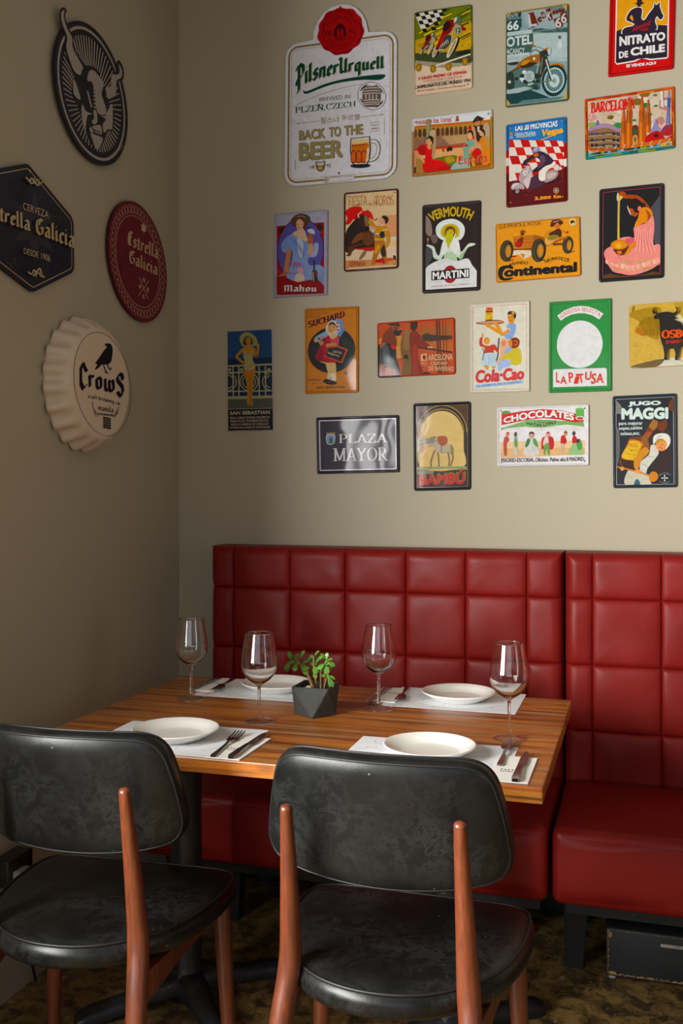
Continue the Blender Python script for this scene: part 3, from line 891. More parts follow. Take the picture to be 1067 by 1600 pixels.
# leaves: base point, tip point, width (right, depth, height)
LV = [((-.053, -.009, .118), (-.056, -.012, .138), .011), ((-.053, -.009, .118), (-.064, -.016, .100), .010), ((-.052, -.012, .114), (-.060, -.014, .097), .009),
      ((-.046, -.010, .118), (-.034, -.016, .135), .014), ((-.036, -.009, .120), (-.022, -.012, .142), .012), ((-.040, -.012, .117), (-.058, -.020, .115), .012),
      ((-.038, -.010, .116), (-.042, -.020, .100), .014), ((-.032, -.008, .114), (-.018, -.018, .103), .015), ((-.042, -.004, .120), (-.050, .010, .130), .012),
      ((-.030, -.008, .106), (-.014, -.018, .094), .014), ((-.030, -.004, .112), (-.016, .010, .122), .012), ((-.024, -.008, .101), (-.012, -.016, .106), .013),
      ((-.005, 0, .128), (.008, -.004, .142), .010), ((-.005, 0, .128), (-.020, .002, .122), .010), ((-.005, 0, .127), (-.016, .006, .131), .009),
      ((-.004, -.002, .112), (.004, -.014, .096), .012), ((-.003, 0, .114), (.010, -.006, .126), .013), ((-.004, -.001, .100), (.003, -.012, .086), .010),
      ((-.004, -.001, .108), (.008, -.010, .104), .012), ((-.002, 0, .110), (.016, .0, .133), .012), ((-.004, .002, .106), (-.014, .012, .116), .011),
      ((.022, .004, .122), (.012, -.002, .136), .010), ((.022, .004, .122), (.024, .004, .138), .009), ((.022, .004, .121), (.036, .0, .126), .009),
      ((.022, .003, .120), (.042, -.004, .112), .012), ((.020, .004, .116), (.010, -.012, .106), .013), ((.021, .004, .114), (.028, -.010, .096), .013),
      ((.018, .004, .108), (.032, -.004, .118), .012), ((.020, .004, .112), (.034, .010, .106), .011), ((.018, .004, .106), (.006, .012, .112), .011),
      ((.029, -.010, .094), (.040, -.014, .068), .013), ((.029, -.010, .094), (.045, -.010, .086), .008), ((.029, -.010, .093), (.018, -.016, .092), .009),
      ((.012, -.005, .097), (.016, -.008, .112), .008), ((.012, -.005, .096), (.004, -.010, .104), .008)]
for a, b, w in LV:
    a, b = SP(a), SP(b); d = b - a
    leaf(a, d, (0.1, -0.5, 0.9), d.length * 1.06, w * 1.12)
finish('foliage', leaves, M['leaf'], plant, smooth=True, angle=60)

# ------------------------------------------------------------------ things low down: socket on the left wall, black box under the bench
sock = empty('wall_socket', (0, -0.985, 0.325))
tag(sock, 'black power socket with a pale plug, low on the left wall', 'socket')
box_obj('socket_box', 0.001, 0.05, -0.06, 0.045, -0.01, 0.06, M['iron'], sock, 0.004, 2)
M['plug_white'] = simple('pale_plug_plastic', (176, 172, 166), 0.5)
pl = box_obj('plug', 0.05, 0.085, -0.045, 0.005, -0.004, 0.03, M['plug_white'], sock, 0.006, 3)
bm = bmesh.new()
bm_tube(bm, catmull([Vector((0.068, 0.004, 0.008)), Vector((0.07, 0.03, 0.0)), Vector((0.06, 0.05, -0.06)), Vector((0.03, 0.06, -0.2)), Vector((0.02, 0.10, -0.318))], 6), 0.004, 8)
finish('cord', bm, M['iron'], sock, smooth=True, angle=None)

for o in bpy.data.objects:
    if o.type == 'MESH' and o.name.split('.')[0] in ('tabletop', 'placemat', 'napkin', 'dinner_plate'): o.cycles.is_caustics_receiver = True
# ------------------------------------------------------------------ printing toolkit: flat colours and lettering laid on a sheet
FW = Vector((-sin(YAW), cos(YAW), 0)); RT = Vector((cos(YAW), sin(YAW), 0))
_tc = {}
def font_glyphs(txt, bold):
    k = (txt, bold)
    if k not in _tc:
        cu = bpy.data.curves.new('t', 'FONT'); cu.body = txt; cu.resolution_u = 3; cu.fill_mode = 'FRONT'
        ob = bpy.data.objects.new('t', cu); COL.objects.link(ob)
        dg = bpy.context.evaluated_depsgraph_get()
        me = bpy.data.meshes.new_from_object(ob.evaluated_get(dg))
        vs = [(v.co.x, v.co.y) for v in me.vertices]; fs = [tuple(p.vertices) for p in me.polygons]
        bpy.data.objects.remove(ob); bpy.data.curves.remove(cu); bpy.data.meshes.remove(me)
        if bold:   # heavier strokes: the same letters struck several times around their place
            v0, f0 = vs, fs; vs, fs = list(v0), list(f0)
            for q in range(8):
                i = len(vs); dx, dy = bold * cos(q * pi / 4), bold * sin(q * pi / 4)
                vs += [(x + dx, y + dy) for x, y in v0]; fs += [tuple(j + i for j in f) for f in f0]
        _tc[k] = norm(vs, fs) + (9 if bold else 1,)
    return _tc[k]

def ink(c):
    r, g, b, _ = lin(c)
    y = 0.3 * r + 0.6 * g + 0.1 * b
    return tuple(max(0.0, (y + (v - y) * 1.22)) * 0.86 for v in (r, g, b)) + (1.0,)

def clip_poly(P, Q):
    """polygon P cut to the convex outline Q"""
    n = len(Q); c = sum((Vector((q[0], q[1])) for q in Q), Vector((0, 0))) / n
    out = [(p[0], p[1]) for p in P]
    for i in range(n):
        a, b = Q[i], Q[(i + 1) % n]
        ex, ey = b[0] - a[0], b[1] - a[1]
        sg = 1 if ex * (c.y - a[1]) - ey * (c.x - a[0]) > 0 else -1
        side = lambda p: sg * (ex * (p[1] - a[1]) - ey * (p[0] - a[0]))
        inp, out = out, []
        for j in range(len(inp)):
            p, q = inp[j - 1], inp[j]; sp, sq = side(p), side(q)
            if (sp >= 0) != (sq >= 0):
                t = sp / (sp - sq); out.append((p[0] + (q[0] - p[0]) * t, p[1] + (q[1] - p[1]) * t))
            if sq >= 0: out.append(q)
        if len(out) < 3: return []
    return out

def norm(vs, fs):
    xs = [v[0] for v in vs]; ys = [v[1] for v in vs]
    x0, x1, y0, y1 = min(xs), max(xs), min(ys), max(ys)
    return [((x - x0) / (x1 - x0 + 1e-9), (y - y0) / (y1 - y0 + 1e-9)) for x, y in vs], fs

BL = {  # broken-letter strokes: (advance, strokes), x height 5, ascender 8
 'i': (2.6, [[(.5, 4.3), (1.1, 4.9), (1.1, .7), (1.8, .2)], [(1.0, 6.6), (1.3, 7.0)]]), 'l': (2.6, [[(.5, 7.4), (1.1, 8), (1.1, .7), (1.8, .2)]]),
 'n': (5, [[(.5, 4.3), (1.1, 4.9), (1.1, .2)], [(1.2, 4.1), (2.4, 5), (3.6, 4.4), (3.6, .7), (4.3, .2)]]),
 'm': (7.6, [[(.5, 4.3), (1.1, 4.9), (1.1, .2)], [(1.2, 4.1), (2.4, 5), (3.6, 4.4), (3.6, .2)], [(3.7, 4.1), (4.9, 5), (6.1, 4.4), (6.1, .7), (6.8, .2)]]),
 'u': (5, [[(.5, 4.3), (1.1, 4.9), (1.1, .9), (2.1, .1), (3.5, 1)], [(3.0, 4.4), (3.6, 4.9), (3.6, .7), (4.3, .2)]]),
 'r': (3.8, [[(.5, 4.3), (1.1, 4.9), (1.1, .2)], [(1.2, 4), (2.3, 5), (3.2, 4.3)]]),
 'e': (4.2, [[(1.2, 2.5), (3.4, 3.4), (3.3, 4.3), (2.4, 5), (1.2, 4.2), (1.2, .9), (2.2, .1), (3.6, .9)]]),
 'a': (4.8, [[(.9, 4.3), (2, 5), (3.4, 4.3), (3.4, .7), (4.1, .2)], [(3.3, 2.9), (2, 2.9), (1.1, 2.2), (1.1, .9), (1.9, .1), (3.3, 1)]]),
 'c': (3.9, [[(3.4, 4.2), (2.4, 5), (1.2, 4.2), (1.2, .9), (2.2, .1), (3.4, .8)]]),
 'o': (5, [[(2.4, 5), (1.2, 4.2), (1.2, .9), (2.4, .1), (3.7, .9), (3.7, 4.2), (2.4, 5)]]),
 's': (4.3, [[(3.4, 4.3), (2.2, 5), (1.2, 4.1), (1.4, 3.1), (3.2, 2.1), (3.4, 1), (2.3, .1), (1, .8)]]),
 't': (3.4, [[(1.5, 6.6), (1.5, .8), (2.3, .1), (3.1, .7)], [(.4, 4.9), (2.8, 4.9)]]),
 'g': (5, [[(3.5, 4.5), (2.3, 5), (1.2, 4.2), (1.2, 1.2), (2.2, .4), (3.5, 1.2)], [(3.6, 4.8), (3.6, -1.6), (2.4, -2.5), (.9, -1.8)]]),
 'b': (5, [[(.5, 7.4), (1.1, 8), (1.1, .8), (2.3, .1), (3.6, .9), (3.6, 4), (2.6, 4.8), (1.2, 4)]]),
 'h': (5, [[(.5, 7.4), (1.1, 8), (1.1, .2)], [(1.2, 4), (2.4, 5), (3.6, 4.2), (3.6, .6), (3, -.6)]]),
 'f': (3.2, [[(3.1, 7.3), (2.2, 8), (1.4, 7.2), (1.4, 0)], [(.4, 4.9), (2.9, 4.9)]]),
 'w': (6.8, [[(.5, 4.5), (1.1, 4.9), (1.1, .8), (2.2, .1), (3.4, .9)], [(3.4, 4.9), (3.4, .8), (4.5, .1), (5.7, .9), (5.7, 4.2), (4.9, 5)]]),
 'q': (5, [[(3.5, 4.5), (2.3, 5), (1.2, 4.2), (1.2, 1), (2.2, .1), (3.5, 1)], [(3.6, 5), (3.6, -2.8)]]),
 'E': (5.6, [[(4.8, 7.2), (3.4, 8), (1.8, 7.2), (1.3, 4), (1.8, 1), (3.4, .1), (5, 1)], [(1.5, 4.2), (4.3, 4.7)], [(3.1, 7.4), (3.1, .8)]]),
 'G': (6.2, [[(5.2, 7.1), (3.6, 8), (1.6, 6.8), (1.2, 4), (1.6, 1.2), (3.4, .1), (5.2, 1), (5.2, 3.7), (3.7, 3.7)], [(3.2, 7.3), (3.1, 4.8)]]),
 'C': (5.4, [[(4.9, 6), (3.6, 7.4), (2.6, 8.8), (1.3, 7), (1.3, 1.2), (2.8, -.8), (4.8, 1.0)], [(2.8, 8), (4.4, 6.6)]]),
 'S': (5.4, [[(4.4, 5.6), (3.8, 7.4), (2.4, 8), (1.2, 6.4), (1.6, 4.9), (3.9, 3), (4.2, 1), (3, -1.2), (1, .6)]]),
 'P': (5.6, [[(1.9, 8), (1.9, -2.2), (.6, -2.6)], [(.2, 6.2), (.8, 7.6), (2.4, 8.4), (4.6, 7.4), (4.8, 4.9), (3.6, 3.4), (.8, 2.6), (.2, 1.2), (1.2, .6)]]),
 'U': (6, [[(.3, 8.4), (1.5, 7.6), (1.3, 4), (1.6, .9), (2.8, .1), (4.4, 1)], [(4.4, 8), (4.4, .8), (5.2, .2)]]),
 'M': (8, [[(.3, 6.2), (1.2, 7), (1.2, .2)], [(1.3, 6.2), (2.6, 7), (3.8, 6.4), (3.8, .2)], [(3.9, 6.2), (5.2, 7), (6.4, 6.4), (6.4, .7), (7.2, .2)]]),
 'A': (8, [[(.2, 5), (.8, 5)]]), ' ': (3, []), '.': (2, [[(.8, .2), (1.2, .6)]])}
def arc(cx, cy, rx, ry, a0, a1, n=10):
    return [(cx + rx * cos(radians(a0 + (a1 - a0) * i / n)), cy + ry * sin(radians(a0 + (a1 - a0) * i / n))) for i in range(n + 1)]
SF = {  # roman capitals with serifs: (advance, strokes, serif feet), cap height 7
 'A': (6, [[(.8, 0), (3, 7)], [(3, 7), (5.2, 0)], [(1.6, 2.3), (4.4, 2.3)]], [(.8, 0), (5.2, 0)]), 'B': (5.4, [[(1.2, 0), (1.2, 7)], [(1.2, 7)] + arc(2.4, 5.3, 1.7, 1.7, 90, -90), [(1.2, 3.6)] + arc(2.6, 1.8, 2, 1.8, 90, -90) + [(1.2, 0)]], [(1, 0), (1, 7)]),
 'C': (6, [arc(3.3, 3.5, 2.4, 3.5, 45, 315, 16), [(5, 5), (5, 7)]], []), 'D': (6, [[(1.2, 0), (1.2, 7)], [(1.2, 7)] + arc(2.4, 3.5, 2.7, 3.5, 90, -90, 12) + [(1.2, 0)]], [(1, 0), (1, 7)]),
 'E': (5.2, [[(1.2, 0), (1.2, 7)], [(1.2, 7), (4.4, 7)], [(1.2, 3.6), (3.8, 3.6)], [(1.2, 0), (4.6, 0)], [(4.4, 7), (4.4, 5.9)], [(4.6, 0), (4.6, 1.3)]], [(1, 0), (1, 7)]),
 'F': (5, [[(1.2, 0), (1.2, 7)], [(1.2, 7), (4.4, 7)], [(1.2, 3.6), (3.8, 3.6)], [(4.4, 7), (4.4, 5.9)]], [(1.2, 0), (1, 7)]),
 'H': (6.6, [[(1.3, 0), (1.3, 7)], [(5.3, 0), (5.3, 7)], [(1.3, 3.5), (5.3, 3.5)]], [(1.3, 0), (1.3, 7), (5.3, 0), (5.3, 7)]), 'I': (2.8, [[(1.4, 0), (1.4, 7)]], [(1.4, 0), (1.4, 7)]),
 'L': (5, [[(1.3, 0), (1.3, 7)], [(1.3, 0), (4.6, 0)], [(4.6, 0), (4.6, 1.5)]], [(1.1, 0), (1.3, 7)]), 'M': (7.8, [[(1.3, 0), (1.3, 7)], [(1.3, 7), (3.9, .4)], [(3.9, .4), (6.5, 7)], [(6.5, 7), (6.5, 0)]], [(1.3, 0), (1.1, 7), (6.5, 0), (6.7, 7)]),
 'N': (6.6, [[(1.3, 0), (1.3, 7)], [(1.3, 7), (5.3, 0)], [(5.3, 0), (5.3, 7)]], [(1.3, 0), (1.1, 7), (5.3, 7)]), 'O': (6.6, [arc(3.3, 3.5, 2.5, 3.5, 0, 360, 24)], []),
 'P': (5.4, [[(1.2, 0), (1.2, 7)], [(1.2, 7)] + arc(2.5, 5.1, 2, 1.9, 90, -90) + [(1.2, 3.2)]], [(1.2, 0), (1, 7)]),
 'R': (6, [[(1.2, 0), (1.2, 7)], [(1.2, 7)] + arc(2.5, 5.2, 1.9, 1.8, 90, -90) + [(1.2, 3.4)], [(2.6, 3.4), (5.2, 0)]], [(1.2, 0), (1, 7), (5.4, 0)]),
 'S': (5, [arc(2.5, 5.2, 1.8, 1.8, 20, 250, 12) + arc(2.5, 1.8, 1.9, 1.8, 80, -160, 12)], []), 'T': (5.8, [[(2.9, 0), (2.9, 7)], [(.6, 7), (5.2, 7)], [(.6, 7), (.6, 5.6)], [(5.2, 7), (5.2, 5.6)]], [(2.9, 0)]),
 'U': (6.4, [[(1.3, 7), (1.3, 2)] + arc(3.2, 2.1, 1.9, 2.1, 180, 360) + [(5.1, 7)]], [(1.3, 7), (5.1, 7)]), 'Y': (6, [[(.8, 7), (3, 3.4)], [(5.2, 7), (3, 3.4)], [(3, 3.4), (3, 0)]], [(.8, 7), (5.2, 7), (3, 0)]),
 'Z': (5.6, [[(.9, 7), (4.8, 7)], [(4.8, 7), (.8, 0)], [(.8, 0), (4.9, 0)], [(.9, 7), (.9, 5.7)], [(4.9, 0), (4.9, 1.4)]], []),
 ',': (2, [[(1, .6), (.6, -1)]], []), ' ': (3, [], []), '&': (6, [arc(2.6, 5.4, 1.3, 1.6, 0, 360, 14), arc(2.6, 1.9, 1.9, 1.9, 90, 330, 12), [(1.8, 4), (5.2, 0)]], [])}
def pen_glyphs(txt, table, nib, ang, thin, serif=0.0):
    vs, fs = [], []
    nv = (cos(ang) * nib / 2, sin(ang) * nib / 2)
    def quad(a, b, c, d):
        i = len(vs); vs.extend((a, b, c, d)); fs.append((i, i + 1, i + 2, i + 3))
    x = 0.0
    for ch in txt:
        g = table[ch]
        for st in g[1]:
            for (ax, ay), (bx, by) in zip(st, st[1:]):
                ax_, bx_ = ax + x, bx + x
                quad((ax_ - nv[0], ay - nv[1]), (ax_ + nv[0], ay + nv[1]), (bx_ + nv[0], by + nv[1]), (bx_ - nv[0], by - nv[1]))
                l = sqrt((bx - ax) ** 2 + (by - ay) ** 2) or 1
                px, py = -(by - ay) / l * thin / 2, (bx - ax) / l * thin / 2
                quad((ax_ - px, ay - py), (ax_ + px, ay + py), (bx_ + px, by + py), (bx_ - px, by - py))
        if serif and len(g) > 2:
            for sx, sy in g[2]:
                w = nib * 0.5 + serif; o = thin / 2 if sy < 3 else -thin / 2
                quad((x + sx - w, sy + o - thin / 2), (x + sx + w, sy + o - thin / 2), (x + sx + w, sy + o + thin / 2), (x + sx - w, sy + o + thin / 2))
        x += g[0]
    return norm(vs, fs) + (0,)

def black(txt, nib=1.5): return pen_glyphs(txt, BL, nib, radians(38), 0.45)
def roman(txt, nib=1.0, thin=0.4, serif=0.55): return pen_glyphs(txt, SF, nib, 0.0, thin, serif)

def round_poly(pts, r, seg=5, sub=1):
    """rounded closed polygon through corner points (u, v), radius r per corner"""
    n = len(pts); out = []
    rs = r if isinstance(r, (list, tuple)) else [r] * n
    P = [Vector((p[0], p[1])) for p in pts]
    arcs = []
    for i in range(n):
        a, b, c = P[i - 1], P[i], P[(i + 1) % n]
        d1, d2 = (a - b).normalized(), (c - b).normalized()
        ang = d1.angle(d2); rr = rs[i]
        t = min(rr / math.tan(ang / 2), (a - b).length * 0.45, (c - b).length * 0.45)
        rr = t * math.tan(ang / 2)
        ctr = b + (d1 + d2).normalized() * (rr / sin(ang / 2))
        p0, p1 = b + d1 * t, b + d2 * t
        v0, v1 = p0 - ctr, p1 - ctr
        a0 = atan2(v0.y, v0.x); da = atan2(v1.y, v1.x) - a0
        while da > pi: da -= 2 * pi
        while da < -pi: da += 2 * pi
        arcs.append([ctr + Vector((cos(a0 + da * k / seg), sin(a0 + da * k / seg))) * rr for k in range(seg + 1)])
    for i in range(n):
        out += arcs[i]
        a, b = arcs[i][-1], arcs[(i + 1) % n][0]
        for k in range(1, sub): out.append(a.lerp(b, k / sub))
    return out

def inset_quad(q, d):
    P = [Vector((p[0], p[1])) for p in q]; n = len(P)
    c = sum(P, Vector((0, 0))) / n
    lines = []
    for i in range(n):
        a, b = P[i], P[(i + 1) % n]; t = (b - a).normalized(); nn = Vector((-t.y, t.x))
        if nn.dot(c - a) < 0: nn = -nn
        lines.append((a + nn * d, t))
    out = []
    for i in range(n):
        (a, t), (b, s) = lines[i - 1], lines[i]
        den = t.x * s.y - t.y * s.x
        k = ((b.x - a.x) * s.y - (b.y - a.y) * s.x) / den
        out.append(a + t * k)
    return out

class Art:
    def __init__(self, side, crop, hf):
        self.side, self.hf, self.h = side, hf, hf
        x0, y0, x1, w = crop
        self.x0, self.y0, self.s = x0, y0, w / (x1 - x0)
        self.bm = bmesh.new(); self.cl = self.bm.loops.layers.float_color.new('Col')
        self.org = None; self.clip = None
    def uv(self, x, y):
        """a point of the sheet, from where it shows in the photograph, on the plane of the wall"""
        px, py = self.x0 + x / self.s, self.y0 + y / self.s
        d = FW + RT * ((px - CX) / F_PX) + Vector((0, 0, (HORIZON - py) / F_PX))
        if self.side == 'B':
            t = (-self.hf - CAM.y) / d.y; p = CAM + d * t; return Vector((p.x, p.z))
        if self.side == 'L':
            t = (self.hf - CAM.x) / d.x; p = CAM + d * t; return Vector((p.y, p.z))
        t = (self.side - CAM.y) / d.y; p = CAM + d * t; return Vector((p.x, p.z))
    def w(self, u, v, h):
        if self.org is None: self.org = (u, v)
        u -= self.org[0]; v -= self.org[1]
        return (h, u, v) if self.side == 'L' else (u, -h, v)
    def up(self): self.h += 0.00003
    def face(self, uvs, col, h=None):
        h = self.h if h is None else h
        if self.clip is not None:
            uvs = clip_poly(uvs, self.clip)
            if len(uvs) < 3: return
        try: f = self.bm.faces.new([self.bm.verts.new(self.w(p[0], p[1], h)) for p in uvs])
        except ValueError: return
        f.normal_update()
        n = f.normal.x if self.side == 'L' else -f.normal.y
        if n < 0: f.normal_flip()
        c = ink(col)
        for l in f.loops: l[self.cl] = c
    def P(self, pts, col):
        self.up(); self.face([self.uv(*p) for p in pts], col); return self
    def S(self, pts, col, sub=4):
        q = catmull([Vector((x, y, 0)) for x, y in pts], sub, True)
        return self.P([(p.x, p.y) for p in q], col)
    def E(self, cx, cy, rx, ry, col, sk=0.0, n=32, a0=0, a1=360):
        pts = [(cx + rx * cos(radians(a0 + (a1 - a0) * k / n)), cy + ry * sin(radians(a0 + (a1 - a0) * k / n) + sk)) for k in range(n if a1 - a0 == 360 else n + 1)]
        return self.P(pts, col)
    def R(self, x0, y0, x1, y1, col, dy=0.0):
        return self.P([(x0, y0), (x1, y0 + dy), (x1, y1 + dy), (x0, y1)], col)
    def L(self, pts, wd, col, smooth=False, closed=False):
        self.up()
        if smooth: pts = [(p.x, p.y) for p in catmull([Vector((x, y, 0)) for x, y in pts], 6, closed)]
        if closed: pts = list(pts) + [pts[0], pts[1]]
        self._strip([Vector(p) for p in pts], wd, lambda p: self.uv(p.x, p.y), col, closed); return self
    def _strip(self, P, wd, f, col, closed=False):
        l, r = [], []
        n = len(P)
        for i in range(n):
            t = P[min(i + 1, n - 1)] - P[max(i - 1, 0)]
            if closed and i in (0,): t = P[1] - P[-3]
            if closed and i == n - 2: t = P[1] - P[-3]
            if t.length < 1e-9: t = Vector((1, 0))
            t.normalize(); nn = Vector((-t.y, t.x)) * wd / 2
            l.append(P[i] + nn); r.append(P[i] - nn)
        for i in range(n - (2 if closed else 1)):
            self.face([f(l[i]), f(l[i + 1]), f(r[i + 1]), f(r[i])], col)
    def G(self, glyph, warp, col):
        vs, fs, copies = glyph; self.up()
        q = [self.uv(*warp(s, t)) for s, t in vs]
        h0 = self.h; n = len(fs)
        for k, f in enumerate(fs):   # overlapping strokes lie a hair above one another
            self.h = h0 + (k // (n // copies) if copies else k % 13) * 0.000006
            self.face([q[i] for i in f], col)
        self.h = h0 + 0.00008
        return self
    def T(self, txt, xl, xr, yt, yb, col, yt2=None, yb2=None, bold=0.0, shear=0.0, font=None, shadow=None, sh=(4, 4)):
        """lettering fitted to a slanted box: left x, right x, top/bottom at left, top/bottom at right"""
        g = font(txt) if font else font_glyphs(txt, bold)
        yt2 = yt if yt2 is None else yt2; yb2 = yb + (yt2 - yt) if yb2 is None else yb2
        def mk(dx, dy):
            return lambda s, t: (xl + (xr - xl) * s + shear * t + dx, (yb + (yb2 - yb) * s) * (1 - t) + (yt + (yt2 - yt) * s) * t + dy)
        if shadow: self.G(g, mk(*sh), shadow)
        return self.G(g, mk(0, 0), col)
    def TA(self, txt, bot, top, col, bold=0.0, font=None, shadow=None, sh=(4, 4)):
        """lettering between two curves (lists of points, left to right)"""
        g = font(txt) if font else font_glyphs(txt, bold)
        def curve(pts):
            c = catmull([Vector((x, y, 0)) for x, y in pts], 10)
            d = [0.0]
            for a, b in zip(c, c[1:]): d.append(d[-1] + (b - a).length)
            def at(s):
                s = min(max(s, 0), 1) * d[-1]
                for i in range(len(d) - 1):
                    if s <= d[i + 1]: return c[i].lerp(c[i + 1], (s - d[i]) / max(1e-9, d[i + 1] - d[i]))
                return c[-1]
            return at
        fb, ft = curve(bot), curve(top)
        def mk(dx, dy):
            def wp(s, t):
                p = fb(s).lerp(ft(s), t); return (p.x + dx, p.y + dy)
            return wp
        if shadow: self.G(g, mk(*sh), shadow)
        return self.G(g, mk(0, 0), col)
    def frame(self, d, wd, col, r=0.004):
        self.up()
        P = round_poly(inset_quad(self.quad, d), max(r - d, 0.0015), 5, 2)
        P = P + [P[0], P[1]]
        self._strip(P, wd, lambda p: p, col, True); return self
    def loops_mesh(self, bm, cl, prof, col, r, fill):
        """walls of the sheet: profile of (inset, height) around the outline"""
        q = self.quad; us = [p[0] for p in q]; vs = [p[1] for p in q]
        u0, u1, v0, v1 = min(us), max(us), min(vs), max(vs)
        rings = []
        for d, h in prof:
            P = round_poly(inset_quad(q, d), max(r - d, 0.0012), 5, 10)
            rings.append([bm.verts.new(self.w(p.x, p.y, h)) for p in P]); last = P
        for a, b in zip(rings, rings[1:]):
            n = len(a)
            for k in range(n):
                f = bm.faces.new((a[k], a[(k + 1) % n], b[(k + 1) % n], b[k]))
                co = f.calc_center_median()
                u, v = (co.y if self.side == 'L' else co.x) + self.org[0], co.z + self.org[1]
                c = col((u - u0) / (u1 - u0), (v1 - v) / (v1 - v0)) if callable(col) else col
                for l in f.loops: l[cl] = ink(c)
                f.smooth = True
        return rings
    def sign(self, quad, base, rim, r=0.008, rim_w=0.009, style='bead'):
        """a pressed tin sheet with a raised bead around it"""
        self.quad = [self.uv(*p) for p in quad]
        c = sum(self.quad, Vector((0, 0))) / 4
        self.org = (c.x, c.y)
        self.rim_bm = bmesh.new(); self.rim_cl = self.rim_bm.loops.layers.float_color.new('Col')
        hf = self.hf; k = rim_w / 0.009
        if style == 'bead': prof = [(0, 0.0006), (0, hf - 0.001), (0.0012 * k, hf + 0.0018), (0.0036 * k, hf + 0.0034), (0.006 * k, hf + 0.0024), (0.0078 * k, hf), (0.009 * k, hf - 0.0006), (0.0096 * k, hf)]
        else: prof = [(0, 0.0006), (0, hf - 0.0008), (0.0006, hf)]
        self.loops_mesh(self.rim_bm, self.rim_cl, prof, rim, r, False)
        d = prof[-1][0]
        self.field = inset_quad(self.quad, d)
        self.face([(p.x, p.y) for p in round_poly(self.field, max(r - d, 0.0012), 5, 10)], base, hf)
        self.clip = self.field
        return self
    def plate(self, pts, base, edge, thick=0.006, smooth=False, raw=False):
        """a flat plate of any outline, thick enough to stand off the wall"""
        P = pts if raw else [self.uv(*p) for p in pts]
        if smooth:
            P = [Vector((p.x, p.y)) for p in catmull([Vector((p.x, p.y, 0)) for p in P], 4, True)]
        c = sum(P, Vector((0, 0))) / len(P); self.org = (c.x, c.y)
        self.face(P, base, self.hf)
        n = len(P)
        for i in range(n):
            a, b = P[i], P[(i + 1) % n]
            f = self.bm.faces.new([self.bm.verts.new(self.w(*q)) for q in ((a.x, a.y, self.hf), (b.x, b.y, self.hf), (b.x, b.y, self.hf - thick), (a.x, a.y, self.hf - thick))])
            for l in f.loops: l[self.cl] = lin(edge)
        return self
    def part(self, hf):
        a = Art.__new__(Art); a.__dict__.update(self.__dict__)
        a.hf = a.h = hf; a.bm = bmesh.new(); a.cl = a.bm.loops.layers.float_color.new('Col')
        return a
    def done(self, name, label=None, cat=None, group=None, mat='tin', parent=None):
        o = finish(name, self.bm, M[mat], parent, recalc=False)
        if parent is None:
            o.location = (0, self.org[0], self.org[1]) if self.side == 'L' else (self.org[0], 0 if self.side == 'B' else self.side, self.org[1])
            if getattr(self, 'rim_bm', None):
                finish('rim', self.rim_bm, M[mat], o, smooth=False)
            tag(o, label, cat, group)
        return o

SG = 'vintage tin signs on the back wall'
def nail(o, u, v, h, r=0.004, col='iron'):
    bm = bmesh.new(); bm_lathe(bm, [(r, -0.001), (r, 0.0008), (r * 0.6, 0.0016), (0, 0.0018)], 14)
    n = finish('nail', bm, M[col], o, smooth=True)
    n.rotation_euler = (pi / 2, 0, 0); n.location = (u, -h, v)
    return n
def holes(a, ins=0.014, col='2a2622'):
    for p in inset_quad(a.quad, ins):
        a.up(); a.face([(p.x + 0.0022 * cos(k * pi / 4), p.y + 0.0022 * sin(k * pi / 4)) for k in range(8)], col)
# ------------------------------------------------------------------ 1 white die-cut beer sign with a red wax seal
a = Art('B', (440, 0, 630, 1067), 0.010)
a.quad = [a.uv(*p) for p in ((36, 394), (1010, 262), (1004, 1556), (26, 1641))]
body = round_poly(a.quad, 0.045, 8)
dome = [a.uv(*p) for p in ((275, 350), (284, 268), (318, 186), (370, 112), (440, 62), (515, 40), (592, 42), (655, 68), (708, 124), (742, 196), (760, 282))]
us = [p.x for p in dome]
top = [p for p in body if p.y > dome[0].y - 0.03 and p.x < dome[0].x - 0.01 or p.y > dome[-1].y - 0.06 and p.x > dome[-1].x + 0.01]
left = [p for p in body if p.x < dome[0].x - 0.01]; right = [p for p in body if p.x > dome[-1].x + 0.01]
i0 = max(range(len(body)), key=lambda i: (body[i].y if body[i].x < dome[0].x - 0.01 else -9) + 0.0)
# walk the outline: start at the last top-left corner point, insert the dome, go on
corner = [i for i in range(len(body)) if body[i].x < dome[0].x and body[i].y > dome[0].y - 0.12]
k = max(corner, key=lambda i: body[i].x)
seq = body[k + 1:] + body[:k + 1]
if seq[0].x < dome[0].x: seq = list(reversed(seq))
if (seq[0] - dome[-1]).length > (seq[-1] - dome[-1]).length: seq = list(reversed(seq))
a.plate(dome + seq, 'e4e4ea', 'c8c6c2', 0.009, raw=True)
a.frame(0.0125, 0.0065, '8c7648', 0.045); a.frame(0.0215, 0.0012, '9a865c', 0.045); a.frame(0.0235, 0.0006, 'c8c4bc', 0.045)
a.TA('PilsnerUrquell', [(118, 838), (280, 768), (450, 710), (640, 676), (900, 640)], [(118, 560), (280, 530), (450, 505), (640, 490), (900, 478)], '0f4436', font=lambda t: black(t, 2.2), shadow='b5a988', sh=(8, 3))
a.S([(192, 786), (222, 800), (400, 730), (600, 684), (800, 658), (908, 656), (866, 700), (700, 702), (520, 724), (380, 762), (226, 822), (192, 812)], '0f4436')
a.L([(95, 940), (300, 845), (520, 775), (700, 738)], 4, '9a865c', True)
a.L([(905, 752), (945, 765)], 3, '9a865c')
a.T('BREWED IN', 332, 602, 858, 890, '16483c', 828, 864)
a.T('PLZEN,CZECH', 118, 650, 940, 1002, '16483c', 886, 940, font=lambda t: roman(t, 1.2, .4, .5))
a.T('ˇ', 318, 345, 912, 926, '16483c', 909, 923, bold=.03)
